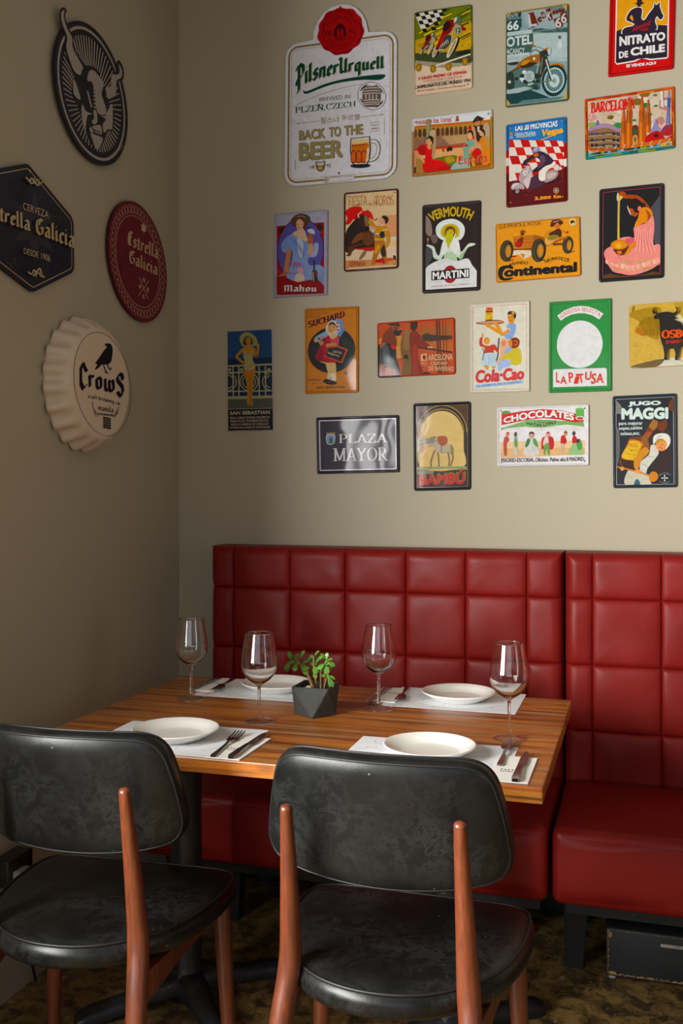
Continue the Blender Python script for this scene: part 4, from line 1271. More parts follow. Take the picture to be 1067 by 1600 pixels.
a.E(791, 842, 126, 124, '5c4a44', 0.1); a.E(791, 842, 121, 119, 'e4e4ea', 0.1)
for q in range(4): a.E(791, 842, 108, 106, '2e2220', 0.1, 10, 14 + 90 * q, 76 + 90 * q)
a.E(791, 842, 80, 104, 'e4e4ea', 0.1)
a.S([(725, 765), (790, 755), (860, 762), (872, 840), (858, 925), (790, 940), (722, 928), (708, 842)], '6a5a54')
for yy in (775, 800, 822, 880, 900, 918): a.L([(716, yy + 4), (790, yy - 4), (864, yy - 3)], 8, 'cfc9c4', True)
for xx in (740, 770, 800, 832): a.L([(xx, 830), (xx, 872)], 10, 'cfc9c4')
a.T('필스너', 342, 500, 1030, 1088, '8c7648', 1020, 1072); a.T('우르켈', 525, 684, 1010, 1062, '8c7648', 1002, 1052)
a.L([(125, 1086), (335, 1063)], 4, 'a08a6a'); a.L([(690, 1030), (905, 1003)], 4, 'a08a6a')
a.L([(152, 1068), (152, 1100)], 4, 'a08a6a'); a.L([(872, 990), (872, 1022)], 4, 'a08a6a')
GOLD = '9c9068'
a.T('BACK', 153, 380, 1147, 1233, GOLD, 1122, 1212, bold=.03, shadow='75694a', sh=(5, 3)); a.T('TO', 415, 518, 1118, 1205, GOLD, 1107, 1198, bold=.03, shadow='75694a', sh=(5, 3))
a.T('THE', 548, 712, 1106, 1192, GOLD, 1088, 1178, bold=.03, shadow='75694a', sh=(5, 3))
a.T('BEER', 153, 535, 1256, 1415, GOLD, 1226, 1380, bold=.035, shadow='75694a', sh=(6, 3))
for xx0, xx1, y0, y1 in ((775, 862, 1082, 1070), (775, 862, 1158, 1146)): a.L([(xx0, y0), (xx1, y1)], 4, 'a08a6a')
a.T('SCHUTZ', 782, 856, 1096, 1112, 'a08a6a', 1088, 1104); a.T('MARKE', 788, 856, 1126, 1142, 'a08a6a', 1118, 1134)
a.T('18', 252, 288, 1455, 1482, '55503e', 1452, 1479); a.T('42', 393, 432, 1440, 1468, '55503e', 1437, 1465)
a.S([(304, 1420), (342, 1424), (382, 1414), (380, 1470), (365, 1498), (342, 1508), (318, 1498), (304, 1470)], '6c6240'); a.S([(314, 1428), (342, 1432), (372, 1424), (368, 1452), (342, 1456), (316, 1452)], 'dad6c8')
a.E(342, 1478, 22, 16, 'b0a478')
# mug
a.E(692, 1457, 88, 20, '20262c', -0.1)
a.S([(786, 1232), (835, 1238), (862, 1290), (850, 1370), (815, 1408), (770, 1420), (770, 1398), (806, 1388), (832, 1350), (842, 1296), (824, 1260), (786, 1252)], 'e8e6e2'); a.L([(786, 1228), (838, 1236), (866, 1290), (852, 1372), (816, 1412), (770, 1424)], 5, '20262c', True); a.L([(786, 1256), (822, 1262), (840, 1296), (830, 1350), (804, 1386), (775, 1396)], 4, '20262c', True)
a.P([(606, 1216), (776, 1197), (784, 1310), (772, 1412), (750, 1448), (640, 1452), (616, 1430), (602, 1330)], '20262c')
a.P([(614, 1222), (768, 1204), (775, 1310), (764, 1408), (744, 1440), (645, 1444), (624, 1424), (611, 1330)], 'e4dcc8')
a.P([(617, 1252), (766, 1232), (772, 1320), (766, 1404), (742, 1432), (648, 1436), (626, 1416), (615, 1330)], 'd2761c')
a.P([(617, 1236), (766, 1220), (766, 1258), (617, 1272)], 'e6cf9a')
for xx in (632, 680, 726): a.S([(xx - 22, 1420), (xx - 22, 1345), (xx, 1322), (xx + 22, 1345), (xx + 22, 1415), (xx, 1432)], '20262c'); a.S([(xx - 18, 1414), (xx - 17, 1348), (xx, 1329), (xx + 17, 1348), (xx + 18, 1410), (xx, 1424)], 'dd6f1e')
a.P([(752, 1300), (774, 1296), (764, 1404), (740, 1430)], 'e8d8b8')
a.T('PilsnerUrquell', 620, 744, 1270, 1300, '5a3208', 1252, 1284, font=lambda t: black(t, 1.4))
a.P([(376, 1562), (640, 1532), (640, 1574), (376, 1604)], 'e4e4ea'); a.L([(418, 1558), (640, 1534), (640, 1574), (418, 1600), (418, 1558)], 3, '8c7648'); a.T("DON'T DRINK AND DRIVE", 426, 632, 1560, 1576, '8c7648', 1538, 1556)
a.E(396, 1582, 22, 22, '8c7648'); a.E(396, 1582, 17, 17, 'd6d2c8'); a.E(396, 1582, 9, 8, '8c7648')
a.T('INSIDE', 116, 128, 1400, 1490, '8a7a60')
for k in range(9): a.L([(898, 1045 + k * 16), (907, 1050 + k * 16)], 6, 'a49a88')
o_seal = a.part(0.0135)
o = a.done('metal_sign', 'large white die-cut beer sign with round red seal on top and a beer mug', 'sign', SG)
s = o_seal
pts = []
for k in range(72):
    t = 2 * pi * k / 72; rr = 1 + 0.028 * sin(11 * t + 0.5) + 0.016 * sin(5 * t)
    pts.append(s.uv(517 + 200 * rr * cos(t), 272 + 204 * rr * sin(t) - 18 * cos(t)))
s.org = a.org
s.face(pts, 'b0122c', 0.0135)
for i in range(72):
    p, q = pts[i], pts[(i + 1) % 72]
    f = s.bm.faces.new([s.bm.verts.new(s.w(*z)) for z in ((p.x, p.y, 0.0135), (q.x, q.y, 0.0135), (q.x, q.y, 0.0101), (p.x, p.y, 0.0101))])
    for l in f.loops: l[s.cl] = lin('8c0e24')
s.h = 0.0135
ell = lambda rx, ry, n=48: [(508 + rx * cos(2 * pi * k / n), 270 + ry * sin(2 * pi * k / n) - 0.09 * rx * cos(2 * pi * k / n)) for k in range(n)]
s.L(ell(148, 158), 5, '5e0a1c', closed=True); s.L(ell(98, 106), 3, '6e0c20', closed=True)
s.L([(385, 300), (365, 215), (400, 140), (470, 98), (560, 96), (630, 140)], 9, '6a0a1e', True); s.L([(640, 170), (690, 220), (700, 300), (660, 380)], 9, '6a0a1e', True); s.L([(380, 410), (440, 455), (530, 465), (620, 430)], 9, '6a0a1e', True)
DK = '40081a'
s.T('18', 388, 436, 276, 316, DK, 270, 310); s.T('42', 584, 642, 250, 292, DK, 243, 285)
s.P([(455, 322), (462, 250), (478, 245), (478, 225), (512, 205), (546, 217), (546, 237), (560, 243), (570, 312)], DK)
for xx in (497, 530): s.S([(xx - 12, 316), (xx - 12, 268), (xx, 254), (xx + 12, 265), (xx + 12, 314)], 'a81028')
for yy in (330, 342, 354): s.L([(458, yy), (512, yy - 6), (568, yy - 4)], 5, DK, True)
s.TA('PLZENSKY', [(408, 236), (440, 190), (512, 160), (580, 180), (616, 222)], [(390, 222), (428, 170), (508, 138), (592, 160), (634, 208)], '5e0a1c')
s.TA('PRAZDROJ', [(398, 350), (440, 402), (512, 418), (588, 394), (628, 330)], [(420, 336), (455, 378), (512, 394), (575, 370), (605, 320)], '5e0a1c')
s.done('wax_seal', mat='satin', parent=o)
for px, py in ((515, 64), (504, 1520)):
    q = a.uv(px, py); nail(o, q.x - a.org[0], q.y - a.org[1], 0.0103, 0.0036)

# ------------------------------------------------------------------ 2 racing motorcycles poster
a = Art('B', (640, 0, 745, 1067), 0.005)
a.sign([(72, 200), (988, 68), (998, 1402), (74, 1530)], 'c9a31c', lambda x, y: ('55602a' if y < 0.25 else 'b89420' if y < 0.5 else '4a5632' if y < 0.66 else 'e2cdb4') if x > 0.06 else ('e2cdb4' if y > .66 else '7a7424'), 0.009, 0.0035)
a.P([(85, 215), (975, 88), (978, 330), (600, 420), (330, 560), (90, 640)], '6c7a26')
rr = random.Random(2)
for k in range(34):
    y = rr.uniform(150, 760); x = rr.uniform(90, 860); L_ = rr.uniform(120, 380); sl = -0.55 + rr.uniform(-.12, .12)
    x2 = min(x + L_, 968); y2 = y + (x2 - x) * sl
    if y2 < 110: continue
    a.L([(x, y), ((x + x2) / 2, (y + y2) / 2 - 6), (x2, y2)], rr.uniform(8, 26), rr.choice(['f0c414', 'e6b818', '4c5a26', '38421e', 'f0cf3a', '8a8a20', 'f4d654']))
a.P([(88, 850), (300, 845), (700, 820), (968, 780), (975, 1010), (700, 1020), (88, 990)], '3e4a30')
a.P([(760, 830), (970, 780), (970, 850), (720, 890)], '1e241c')
a.P([(88, 960), (500, 1000), (975, 1000), (975, 1085), (500, 1080), (88, 1040)], 'a89e84')
a.P([(85, 1010), (300, 1060), (600, 1085), (978, 1030), (985, 1385), (88, 1510)], 'e6d2ba')
a.P([(300, 1070), (960, 852), (970, 872), (420, 1060)], 'eae2d2')
a.P([(85, 225), (500, 150), (540, 270), (470, 300), (210, 490), (180, 470)], 'e8e2d2')
for r_ in range(5):
    for c_ in range(7):
        if (r_ + c_) % 2: continue
        x = 80 + c_ * 70 + r_ * 28; y = 212 - c_ * 14 + r_ * 62
        if x + y * 0.55 > 660 or x > 520: continue
        a.P([(x, y), (x + 66, y - 8), (x + 96, y + 48), (x + 28, y + 58)], '14181a')
def racer(ox, oy, k):
    f = lambda pts: [(ox + x * k, oy + y * k) for x, y in pts]
    a.S(f([(245, 450), (300, 420), (370, 330), (425, 200), (435, 130), (405, 105), (350, 150), (290, 250), (245, 370), (232, 420)]), '1c2222')
    a.S(f([(240, 442), (232, 395), (285, 265), (350, 160), (405, 112), (402, 170), (362, 275), (310, 375), (270, 432)]), 'd8d2c0')
    a.S(f([(262, 395), (300, 290), (350, 200), (385, 150), (375, 205), (330, 305), (285, 385)]), 'c9a31c')
    for q in range(4): a.L(f([(275 + q * 22, 375 - q * 52), (315 + q * 18, 335 - q * 55)]), 7 * k, '3c443c')
    a.S(f([(5, 440), (60, 430), (95, 380), (115, 330), (60, 295), (18, 330), (-4, 390)]), '20282a'); a.S(f([(8, 432), (2, 390), (25, 330), (70, 308), (82, 340), (55, 405), (25, 438)]), 'd0c8b4'); a.S(f([(20, 405), (35, 350), (65, 330), (48, 385)]), 'a88a1c')
    a.S(f([(70, 290), (140, 170), (230, 80), (300, 90), (310, 160), (250, 260), (160, 330), (90, 340)]), '36423e')
    for q in range(6): a.L(f([(90 + q * 26, 300 - q * 22), (130 + q * 24, 250 - q * 20), (120 + q * 28, 310 - q * 20)]), 12 * k, 'c8ccbc')
    a.L(f([(-10, 240), (60, 320), (190, 310)]), 18 * k, 'dcd8c8', True); a.L(f([(330, 10), (320, 120), (300, 260)]), 16 * k, 'c4c8b8')
    a.S(f([(60, 300), (100, 190), (170, 20), (210, -130), (280, -160), (380, -170), (420, -120), (470, -70), (540, -20), (520, 10), (450, 0), (350, -60), (290, 40), (200, 100), (140, 230), (100, 320)]), '8c1616')
    a.S(f([(170, 0), (200, -110), (280, -130), (300, -60), (220, 20)]), '2c1216'); a.S(f([(120, 220), (160, 110), (200, 60), (190, 140), (140, 250)]), 'c22a20')
    a.E(ox + 400 * k, oy - 60 * k, 48 * k, 60 * k, 'c88a5a'); a.S(f([(345, -90), (350, -170), (400, -205), (455, -180), (468, -120), (430, -60), (400, -100)]), '5a6a5c'); a.S(f([(350, -120), (360, -190), (400, -200), (380, -130)]), 'd6d8c4')
    a.S(f([(350, -40), (400, -80), (460, -60), (470, 20), (440, 70), (380, 60), (345, 10)]), 'a8a888')
racer(355, 480, 1.0); racer(165, 640, 0.52)
a.T('12', 735, 815, 450, 525, '20242a', 442, 520, bold=.02)
for x, y in ((145, 1080), (372, 1100), (618, 1070), (882, 990)):
    a.S([(x - 40, y - 40), (x, y - 62), (x + 42, y - 46), (x + 40, y + 30), (x, y + 62), (x - 40, y + 34)], '9a7620'); a.E(x, y, 24, 26, 'd0a63a'); a.L([(x - 26, y + 6), (x + 26, y)], 8, '3c2c14')
a.T('V GRAN PREMIO DE ESPAÑA', 132, 908, 1222, 1284, 'c8281e', 1108, 1172, bold=.02)
a.T('XI INTERNACIONAL DE BARCELONA', 210, 832, 1288, 1312, 'd0584a', 1206, 1232); a.T('PUNTUABLE PARA LOS', 318, 724, 1312, 1334, '9a8a78', 1262, 1284)
a.T('CAMPEONATOS DEL MUNDO 1954', 82, 966, 1372, 1424, '1a1a1c', 1252, 1304, bold=.02)
a.T('3 de Octubre. Circuito de Montjuich', 146, 886, 1434, 1474, 'c04438', 1346, 1388); holes(a)
a.done('metal_sign', 'tin poster of two racing motorcyclists under a chequered flag on yellow and green', 'sign', SG)

# ------------------------------------------------------------------ 3 teal motel and motorcycle poster
a = Art('B', (785, 0, 895, 1035), 0.005)
a.sign([(50, 196), (972, 52), (974, 1474), (44, 1582)], '8fa8a8', lambda x, y: '8c7a44' if y < .05 else '4c5a44' if x > .9 or y > .93 else '6a7448', 0.008, 0.004)
a.P([(60, 205), (300, 165), (400, 440), (60, 500)], '8ea6aa'); a.P([(280, 168), (962, 75), (962, 420), (520, 470), (380, 430)], '9db0b2')
a.P([(640, 100), (962, 70), (962, 200), (760, 180)], '6e868c')
a.P([(62, 215), (278, 178), (270, 250), (62, 285)], '1f3a40'); a.P([(62, 296), (280, 262), (284, 380), (250, 450), (62, 480)], '2c4c4e')
a.T('ROUTE', 72, 228, 222, 272, 'c0d4d4', 196, 246, bold=.02); a.T('66', 68, 238, 318, 452, 'dde6e4', 296, 440, bold=.03)
a.P([(380, 420), (660, 440), (962, 400), (962, 470), (640, 480), (400, 470)], '3e5c58')
rr = random.Random(5)
for k in range(26): a.L([(rr.uniform(380, 900), rr.uniform(410, 450))] + [(rr.uniform(380, 900), rr.uniform(420, 470))], 7, rr.choice(['2e4a46', '587470', '7e9694']))
a.P([(400, 500), (962, 480), (962, 900), (440, 900)], 'b4c6c6'); a.P([(56, 480), (450, 430), (420, 500), (56, 530)], 'b9cccc')
a.P([(58, 545), (450, 490), (455, 660), (420, 770), (58, 810)], '3f5f58')
a.T('OTEL', 58, 438, 552, 700, 'd6e0de', 500, 650, bold=.035); a.T('ACANCY', 58, 328, 722, 806, 'd0dcda', 702, 782, bold=.02)
a.P([(58, 815), (400, 770), (400, 880), (58, 930)], 'c2d0d0'); a.T('2-ROUND BEDS', 66, 376, 846, 902, '7c9496', 812, 872)
RED = '6e2c1e'
a.P([(372, 200), (455, 178), (528, 372), (420, 412)], RED); a.P([(460, 290), (392, 300), (420, 412), (475, 402)], RED)
a.T('L', 395, 510, 215, 400, 'c2ccca', 200, 380, bold=.02, shear=-30); a.T('c', 515, 580, 250, 330, RED, bold=.08); a.P([(560, 190), (600, 175), (650, 250), (590, 280)], RED); a.T('ai', 580, 650, 190, 250, 'c2ccca')
a.P([(634, 140), (700, 122), (740, 290), (680, 312)], RED); a.T('K', 660, 720, 170, 290, 'c2ccca', bold=.02)
for x, y in ((730, 160), (775, 150), (820, 130), (865, 130)): a.T('e', x, x + 42, y, y + 62, RED, bold=.06)
a.P([(748, 290), (870, 240), (890, 392), (800, 436)], RED); a.P([(845, 205), (935, 170), (955, 330), (880, 360)], RED)
a.T('6', 775, 868, 262, 415, 'c8d0ce', bold=.02); a.T('6', 862, 945, 195, 345, 'c8d0ce', bold=.02)
a.S([(820, 620), (850, 590), (880, 640), (872, 710), (840, 730), (812, 690)], 'd2dede'); a.S([(818, 540), (850, 530), (862, 560), (835, 580)], '44605e'); a.L([(740, 760), (900, 740), (900, 930)], 5, 'd4e0e0'); a.L([(720, 880), (950, 860)], 5, '92a8a8')
# ground and machine
a.P([(56, 1300), (962, 1180), (964, 1465), (56, 1565)], '8fabae'); a.P([(56, 1380), (420, 1330), (700, 1440), (600, 1480), (56, 1550)], '1e3e40'); a.P([(300, 1480), (900, 1420), (820, 1470), (200, 1540)], '5a7c7c')
a.P([(56, 1100), (250, 1000), (560, 960), (560, 1320), (300, 1340), (56, 1350)], '58706e'); a.P([(56, 1330), (330, 1280), (440, 1300), (240, 1370), (56, 1390)], 'a8bcbc')
a.E(760, 1185, 182, 238, '163234', -.08); a.E(762, 1185, 150, 188, 'b8cccc', -.08); a.E(762, 1185, 128, 164, '4c6c6c', -.08)
for k in range(22):
    t = k * pi / 11; a.L([(762, 1190), (762 + 128 * cos(t), 1185 + 160 * sin(t) - 8 * cos(t))], 5, 'a4bcbc')
a.E(762, 1195, 78, 98, 'c2d4d4', -.06); a.E(762, 1195, 30, 38, '8aa0a0')
a.S([(690, 975), (760, 940), (850, 945), (910, 990), (890, 1000), (830, 965), (760, 965)], 'b4772a')
a.P([(600, 830), (650, 820), (740, 1180), (700, 1190)], '2a3a38'); a.L([(640, 880), (690, 1050), (740, 1190)], 22, 'c4d2d0'); a.L([(560, 1212), (760, 1192)], 14, '6a6a50')
a.P([(540, 770), (620, 740), (640, 960), (560, 1150), (510, 1180), (560, 950)], '3a3226'); a.L([(590, 850), (560, 1100)], 8, '9aa89e'); a.L([(540, 900), (480, 1200)], 12, 'b0c0ba')
a.S([(600, 760), (640, 725), (700, 715), (715, 770), (690, 830), (640, 815)], '22302e'); a.S([(660, 720), (705, 712), (715, 770), (695, 825), (672, 800)], 'c0cccc'); a.S([(600, 740), (650, 712), (690, 716), (640, 745)], 'b86e28')
a.L([(440, 690), (520, 700), (600, 730)], 14, '8aa09c', True); a.S([(425, 672), (470, 672), (490, 695), (440, 696)], 'a86428'); a.L([(420, 770), (480, 740), (540, 770)], 12, '5a5648', True)
a.S([(215, 985), (290, 890), (400, 835), (530, 805), (555, 840), (520, 930), (420, 985), (300, 1010), (235, 1010)], 'a06424'); a.S([(260, 985), (380, 930), (500, 930), (430, 985), (310, 1010)], '382c1e'); a.S([(270, 950), (320, 900), (400, 890), (370, 940), (300, 970)], 'c89040'); a.E(468, 872, 20, 24, 'c8d4d0')
a.P([(60, 1085), (240, 985), (250, 1010), (70, 1110)], '6a4a24'); a.S([(70, 940), (140, 925), (230, 920), (200, 960), (110, 965)], '34322a')
for k in range(16):
    x, y = rr.uniform(170, 500), rr.uniform(1040, 1280); a.S([(x, y), (x + rr.uniform(30, 90), y - 10), (x + rr.uniform(40, 100), y + rr.uniform(20, 70)), (x + 8, y + 40)], rr.choice(['c4d2d0', 'a6bab8', '1e3432', '2c4846', 'd6e0de', '24403e']))
a.E(400, 1130, 74, 84, 'b4c6c4'); 
for k in range(5): a.L([(350, 1110 + k * 20), (430, 1090 + k * 20)], 6, '3a5452')
a.S([(70, 1100), (150, 1080), (170, 1290), (70, 1310)], '2a3a34'); a.E(105, 1215, 22, 22, 'd0dada'); a.L([(60, 1225), (100, 1215)], 8, 'b08a40')
for p in ([(60, 205), (140, 190), (62, 270)], [(880, 84), (960, 74), (958, 170)], [(62, 1470), (130, 1560), (60, 1568)], [(962, 1300), (962, 1460), (880, 1468)]): a.S(p, 'b8a468')
a.done('metal_sign', 'teal tin poster of a parked vintage motorcycle with motel lettering', 'sign', SG)

# ------------------------------------------------------------------ 4 bullring ladies poster (wide)
a = Art('B', (640, 165, 780, 1067), 0.005)
a.sign([(24, 160), (988, 44), (994, 748), (26, 848)], 'c07838', lambda x, y: ('d8dadc' if y < .2 else 'b09064' if y < .6 else 'a87844') if x < .93 else ('cfccc4' if y < .15 else 'b08a50' if y < .5 else 'c88a30'), 0.006, 0.008)
a.P([(28, 165), (965, 58), (965, 170), (560, 225), (28, 265)], 'e2e6ea')
a.P([(28, 245), (965, 165), (965, 190), (28, 275)], 'c8703a'); a.P([(28, 275), (965, 190), (965, 330), (28, 385)], 'b88a4a')
for k in range(14): x = 50 + k * 54; y = 295 - k * 3.6; a.S([(x, y + 80), (x, y + 10), (x + 18, y - 14), (x + 36, y + 8), (x + 36, y + 76)], '50382c' if k % 3 else '6a4838')
a.P([(28, 385), (700, 340), (700, 480), (28, 520)], '8e6a58')
rr = random.Random(8)
for k in range(70): x, y = rr.uniform(40, 690), rr.uniform(385, 480); a.R(x, y, x + 10, y + 7, rr.choice(['5a4038', 'c8a078', '7a5a50', 'b08068']))
a.P([(380, 370), (680, 345), (690, 440), (480, 470)], 'c09a72')
a.P([(28, 520), (700, 460), (700, 500), (28, 560)], 'c04a28'); a.P([(28, 545), (700, 495), (720, 620), (28, 640)], 'e0b07e')
a.S([(440, 520), (470, 495), (510, 500), (505, 545), (480, 540), (455, 555)], '241c1a'); a.R(388, 520, 415, 550, 'c8281c')
a.S([(290, 640), (400, 610), (560, 600), (580, 700), (480, 740), (330, 700)], '6e7226'); a.S([(420, 630), (500, 610), (540, 660), (460, 690)], 'b49a2e')
a.P([(198, 140), (250, 132), (246, 300), (205, 420)], '8a9a70')
a.P([(545, 195), (555, 140), (565, 100), (578, 140), (588, 188)], 'a8602a')
a.T('"Fiesta de los Toros"', 60, 512, 172, 232, 'c4463c', 122, 196)
a.P([(28, 540), (120, 540), (110, 720), (28, 750)], 'd4907a'); a.P([(80, 640), (150, 630), (170, 835), (70, 840)], 'a8824e'); a.P([(28, 750), (80, 730), (70, 840), (28, 840)], '3c3430')
def lady(pts, col): a.S(pts, col)
lady([(195, 440), (230, 360), (290, 350), (320, 420), (290, 660), (260, 640), (270, 480), (240, 390), (205, 460)], 'b49a78'); a.S([(235, 320), (280, 290), (315, 310), (305, 370), (250, 360)], 'c8a888')
lady([(100, 500), (160, 470), (230, 480), (270, 510), (275, 640), (400, 665), (490, 760), (480, 800), (320, 790), (190, 790), (155, 720), (190, 600), (130, 590)], 'd63018'); a.S([(100, 510), (160, 475), (195, 520), (180, 590), (120, 585)], 'b42414'); a.S([(320, 800), (360, 740), (480, 720), (490, 790)], 'b8241a')
a.L([(95, 560), (75, 590), (160, 650), (165, 690)], 26, 'dc9a6c', True); a.S([(205, 490), (240, 470), (262, 500), (240, 530)], 'dc9a6c'); a.E(240, 430, 36, 48, 'e0a478'); a.S([(205, 420), (215, 380), (250, 364), (284, 390), (280, 470), (262, 430), (230, 390)], '2a1c18')
a.P([(180, 792), (310, 780), (310, 810), (180, 822)], '34342c')
# man in the hat
a.S([(750, 200), (800, 130), (845, 140), (870, 165), (840, 190), (790, 205)], '2c2420'); a.E(812, 205, 30, 42, 'c8885a'); a.S([(770, 180), (875, 150), (872, 170), (790, 195)], '241e1c')
a.S([(780, 260), (830, 240), (880, 240), (890, 300), (830, 420), (800, 420), (785, 330)], '38241c'); a.P([(806, 255), (836, 250), (828, 320), (812, 320)], 'd8cdb8')
# two seated women on the right
a.S([(880, 240), (930, 212), (965, 300), (975, 500), (900, 480), (870, 380)], 'c0a688'); a.S([(840, 400), (900, 390), (960, 420), (985, 520), (985, 720), (870, 730), (830, 560)], 'd88a2c'); a.S([(900, 380), (970, 390), (980, 480), (920, 500)], 'b8945a')
a.E(858, 325, 30, 44, 'e0a878'); a.S([(840, 290), (870, 275), (900, 320), (895, 380), (880, 330)], '241a18')
a.S([(690, 300), (760, 250), (790, 330), (800, 420), (850, 470), (860, 560), (740, 560), (760, 440), (700, 330)], 'c4a078')
a.S([(650, 470), (700, 420), (760, 420), (770, 480), (720, 560), (715, 640), (720, 780), (500, 800), (520, 700), (640, 620), (640, 530)], '7ea898'); a.S([(500, 800), (540, 690), (680, 640), (720, 700), (720, 785)], '9cb8ae')
a.E(722, 360, 36, 50, 'e4ac80'); a.S([(690, 340), (705, 300), (750, 305), (762, 360), (755, 400), (740, 340), (715, 325)], '2a1a18'); a.E(724, 275, 20, 22, 'c8241c'); a.E(762, 388, 12, 18, 'c8241c'); a.E(675, 480, 24, 14, 'c8302a')
a.L([(760, 490), (720, 540), (720, 580)], 26, 'e0a478', True); a.L([(800, 520), (850, 480)], 24, 'e0a478'); a.L([(650, 590), (590, 600), (566, 680)], 22, 'dca070', True)
a.S([(760, 540), (820, 510), (860, 570), (790, 620), (745, 600)], 'c4281e'); a.P([(720, 640), (870, 600), (860, 740), (720, 760)], '8a4a24'); a.P([(740, 640), (770, 630), (780, 740), (750, 745)], 'c8b42c')
a.T('España', 585, 925, 612, 735, 'd0342a', 575, 705, shadow='e8b888', sh=(-4, 0)); a.P([(720, 730), (975, 700), (975, 745), (720, 775)], 'b06a34'); holes(a)
a.done('metal_sign', 'wide tin poster of ladies in red and teal dresses before a bullring', 'sign', SG)

# ------------------------------------------------------------------ 5 scooter rally poster
a = Art('B', (785, 175, 895, 1067), 0.005)
def vr(x, y):
    if y < .3: return '2a6aa8'
    if x > .5: return 'e6e2dc' if int(y * 14) % 2 else 'b82c1e'
    return 'e6e2dc' if int(y * 11) % 2 else 'b82c1e'
a.sign([(52, 196), (972, 66), (986, 1348), (56, 1450)], '3878b4', lambda x, y: vr(x, y) if y < .6 else '5e1418', 0.007, 0.009)
a.P([(62, 420), (940, 440), (945, 900), (62, 1060)], 'e4ded4')
for r_ in range(5):
    for c_ in range(9):
        if (r_ + c_) % 2: continue
        y0 = 410 + r_ * (128 - c_ * 5.5) + c_ * 3; xs = 20 + c_ * 128 + r_ * 42 - c_ * c_ * 2.2
        h_ = 126 - c_ * 5; w_ = 136 - c_ * 4
        q = [(xs, y0), (xs + w_, y0 + 2), (xs + w_ + 40, y0 + h_), (xs + 40, y0 + h_ + 3)]
        if q[1][0] < 70 or q[0][0] > 930: continue
        a.P([(min(max(x, 62), 944), min(y, 1060)) for x, y in q], 'b8301c' if (r_ * 3 + c_) % 4 else 'c83a1e')
a.P([(62, 430), (100, 422), (420, 405), (600, 425), (945, 430), (944, 100), (62, 200)], '3878b4')
a.P([(62, 1060), (300, 1030), (940, 860), (945, 1350), (62, 1430)], '641a14')
a.P([(62, 1250), (500, 1190), (940, 1050), (945, 1350), (62, 1430)], '541216')
rr = random.Random(4)
for k in range(14): x, y = rr.uniform(160, 700), rr.uniform(1180, 1290); a.L([(x, y), (x + rr.uniform(60, 170), y - 18)], 5, rr.choice(['8a2a1c', '782018', '4a1014']))
a.T('LAS 20 PROVINCIAS', 195, 834, 196, 290, 'f0eee8', 128, 222, bold=.03)
a.T('II', 115, 152, 308, 360, 'd88a2e', bold=.06); a.T('DE', 112, 160, 370, 402, 'd6dce2')
a.T('GRAN PRUEBA', 184, 505, 318, 362, 'dfe4e8', 292, 334, bold=.01); a.T('REGULARIDAD', 214, 505, 356, 396, 'dfe4e8', 326, 366, bold=.01)
a.T('Vespa', 575, 905, 270, 410, 'f0b44c', 215, 350, bold=.05, shear=25); a.P([(575, 440), (590, 420), (925, 280), (930, 296)], 'f0b44c')
# rider and scooter
a.S([(640, 1080), (700, 1110), (880, 1030), (890, 1000), (760, 1020)], '3a0e12'); a.S([(400, 1140), (480, 1190), (620, 1120), (860, 1000), (840, 960), (640, 1010), (420, 1100)], '3c1420')
a.S([(650, 930), (740, 880), (820, 890), (845, 940), (800, 1010), (700, 1060), (620, 1070), (640, 990)], 'a89090'); a.S([(665, 960), (740, 915), (810, 920), (800, 970), (710, 1020)], 'c8b6b2')
a.S([(440, 1000), (560, 940), (640, 1040), (600, 1120), (440, 1175), (390, 1130)], '4a2a3c')
a.S([(250, 1010), (280, 900), (340, 850), (430, 870), (455, 920), (430, 1010), (390, 1080), (380, 1170), (330, 1110), (270, 1070)], 'b0a0a4'); a.S([(320, 1060), (370, 980), (440, 900), (430, 1010), (385, 1160)], 'd2c6c4')
a.S([(130, 1160), (160, 1090), (240, 1075), (320, 1110), (330, 1170), (260, 1170), (180, 1185)], 'b6a4a6'); a.S([(150, 1110), (200, 1085), (260, 1090), (200, 1120), (150, 1160)], 'd8ccca')
a.S([(160, 1190), (200, 1170), (270, 1170), (260, 1230), (210, 1262), (175, 1240)], '2a1418'); a.E(226, 1202, 32, 36, '9a8486', -.1)
a.E(348, 928, 38, 40, 'e4dcd8'); a.T('50', 328, 372, 912, 948, '3a2a34')
a.L([(330, 810), (380, 850), (420, 840)], 16, 'c2b6b6', True); a.S([(360, 830), (400, 815), (410, 890), (370, 890)], 'cabebc')
a.S([(560, 900), (640, 830), (780, 750), (800, 800), (720, 860), (660, 920), (650, 1030), (590, 1050), (552, 1010)], 'ebe6da'); a.S([(800, 800), (850, 810), (862, 880), (800, 880), (780, 860)], 'ddd6ca')
a.S([(470, 640), (560, 600), (640, 620), (720, 680), (770, 740), (740, 790), (640, 830), (570, 890), (500, 910), (460, 890), (560, 800), (580, 760), (530, 700), (440, 720), (340, 810), (312, 790), (330, 740), (400, 690)], '332438'); a.S([(560, 680), (620, 660), (650, 740), (590, 830), (540, 850), (600, 760)], '5a4660')
a.E(508, 650, 40, 36, 'c8683e'); a.S([(460, 610), (470, 560), (515, 535), (560, 555), (562, 600), (520, 622), (480, 620)], '8890b4'); a.S([(475, 580), (500, 548), (530, 552), (500, 590)], 'b4bcd6'); a.L([(468, 635), (560, 605)], 14, '2a2030')
a.S([(310, 795), (340, 780), (350, 810), (320, 812)], '1c141c'); a.S([(460, 890), (510, 870), (530, 900), (480, 920)], '1c141c')
a.E(815, 1195, 44, 46, 'c88c3c'); a.E(815, 1195, 30, 32, '4a5a9a'); a.E(815, 1195, 14, 15, 'c8ccd8')
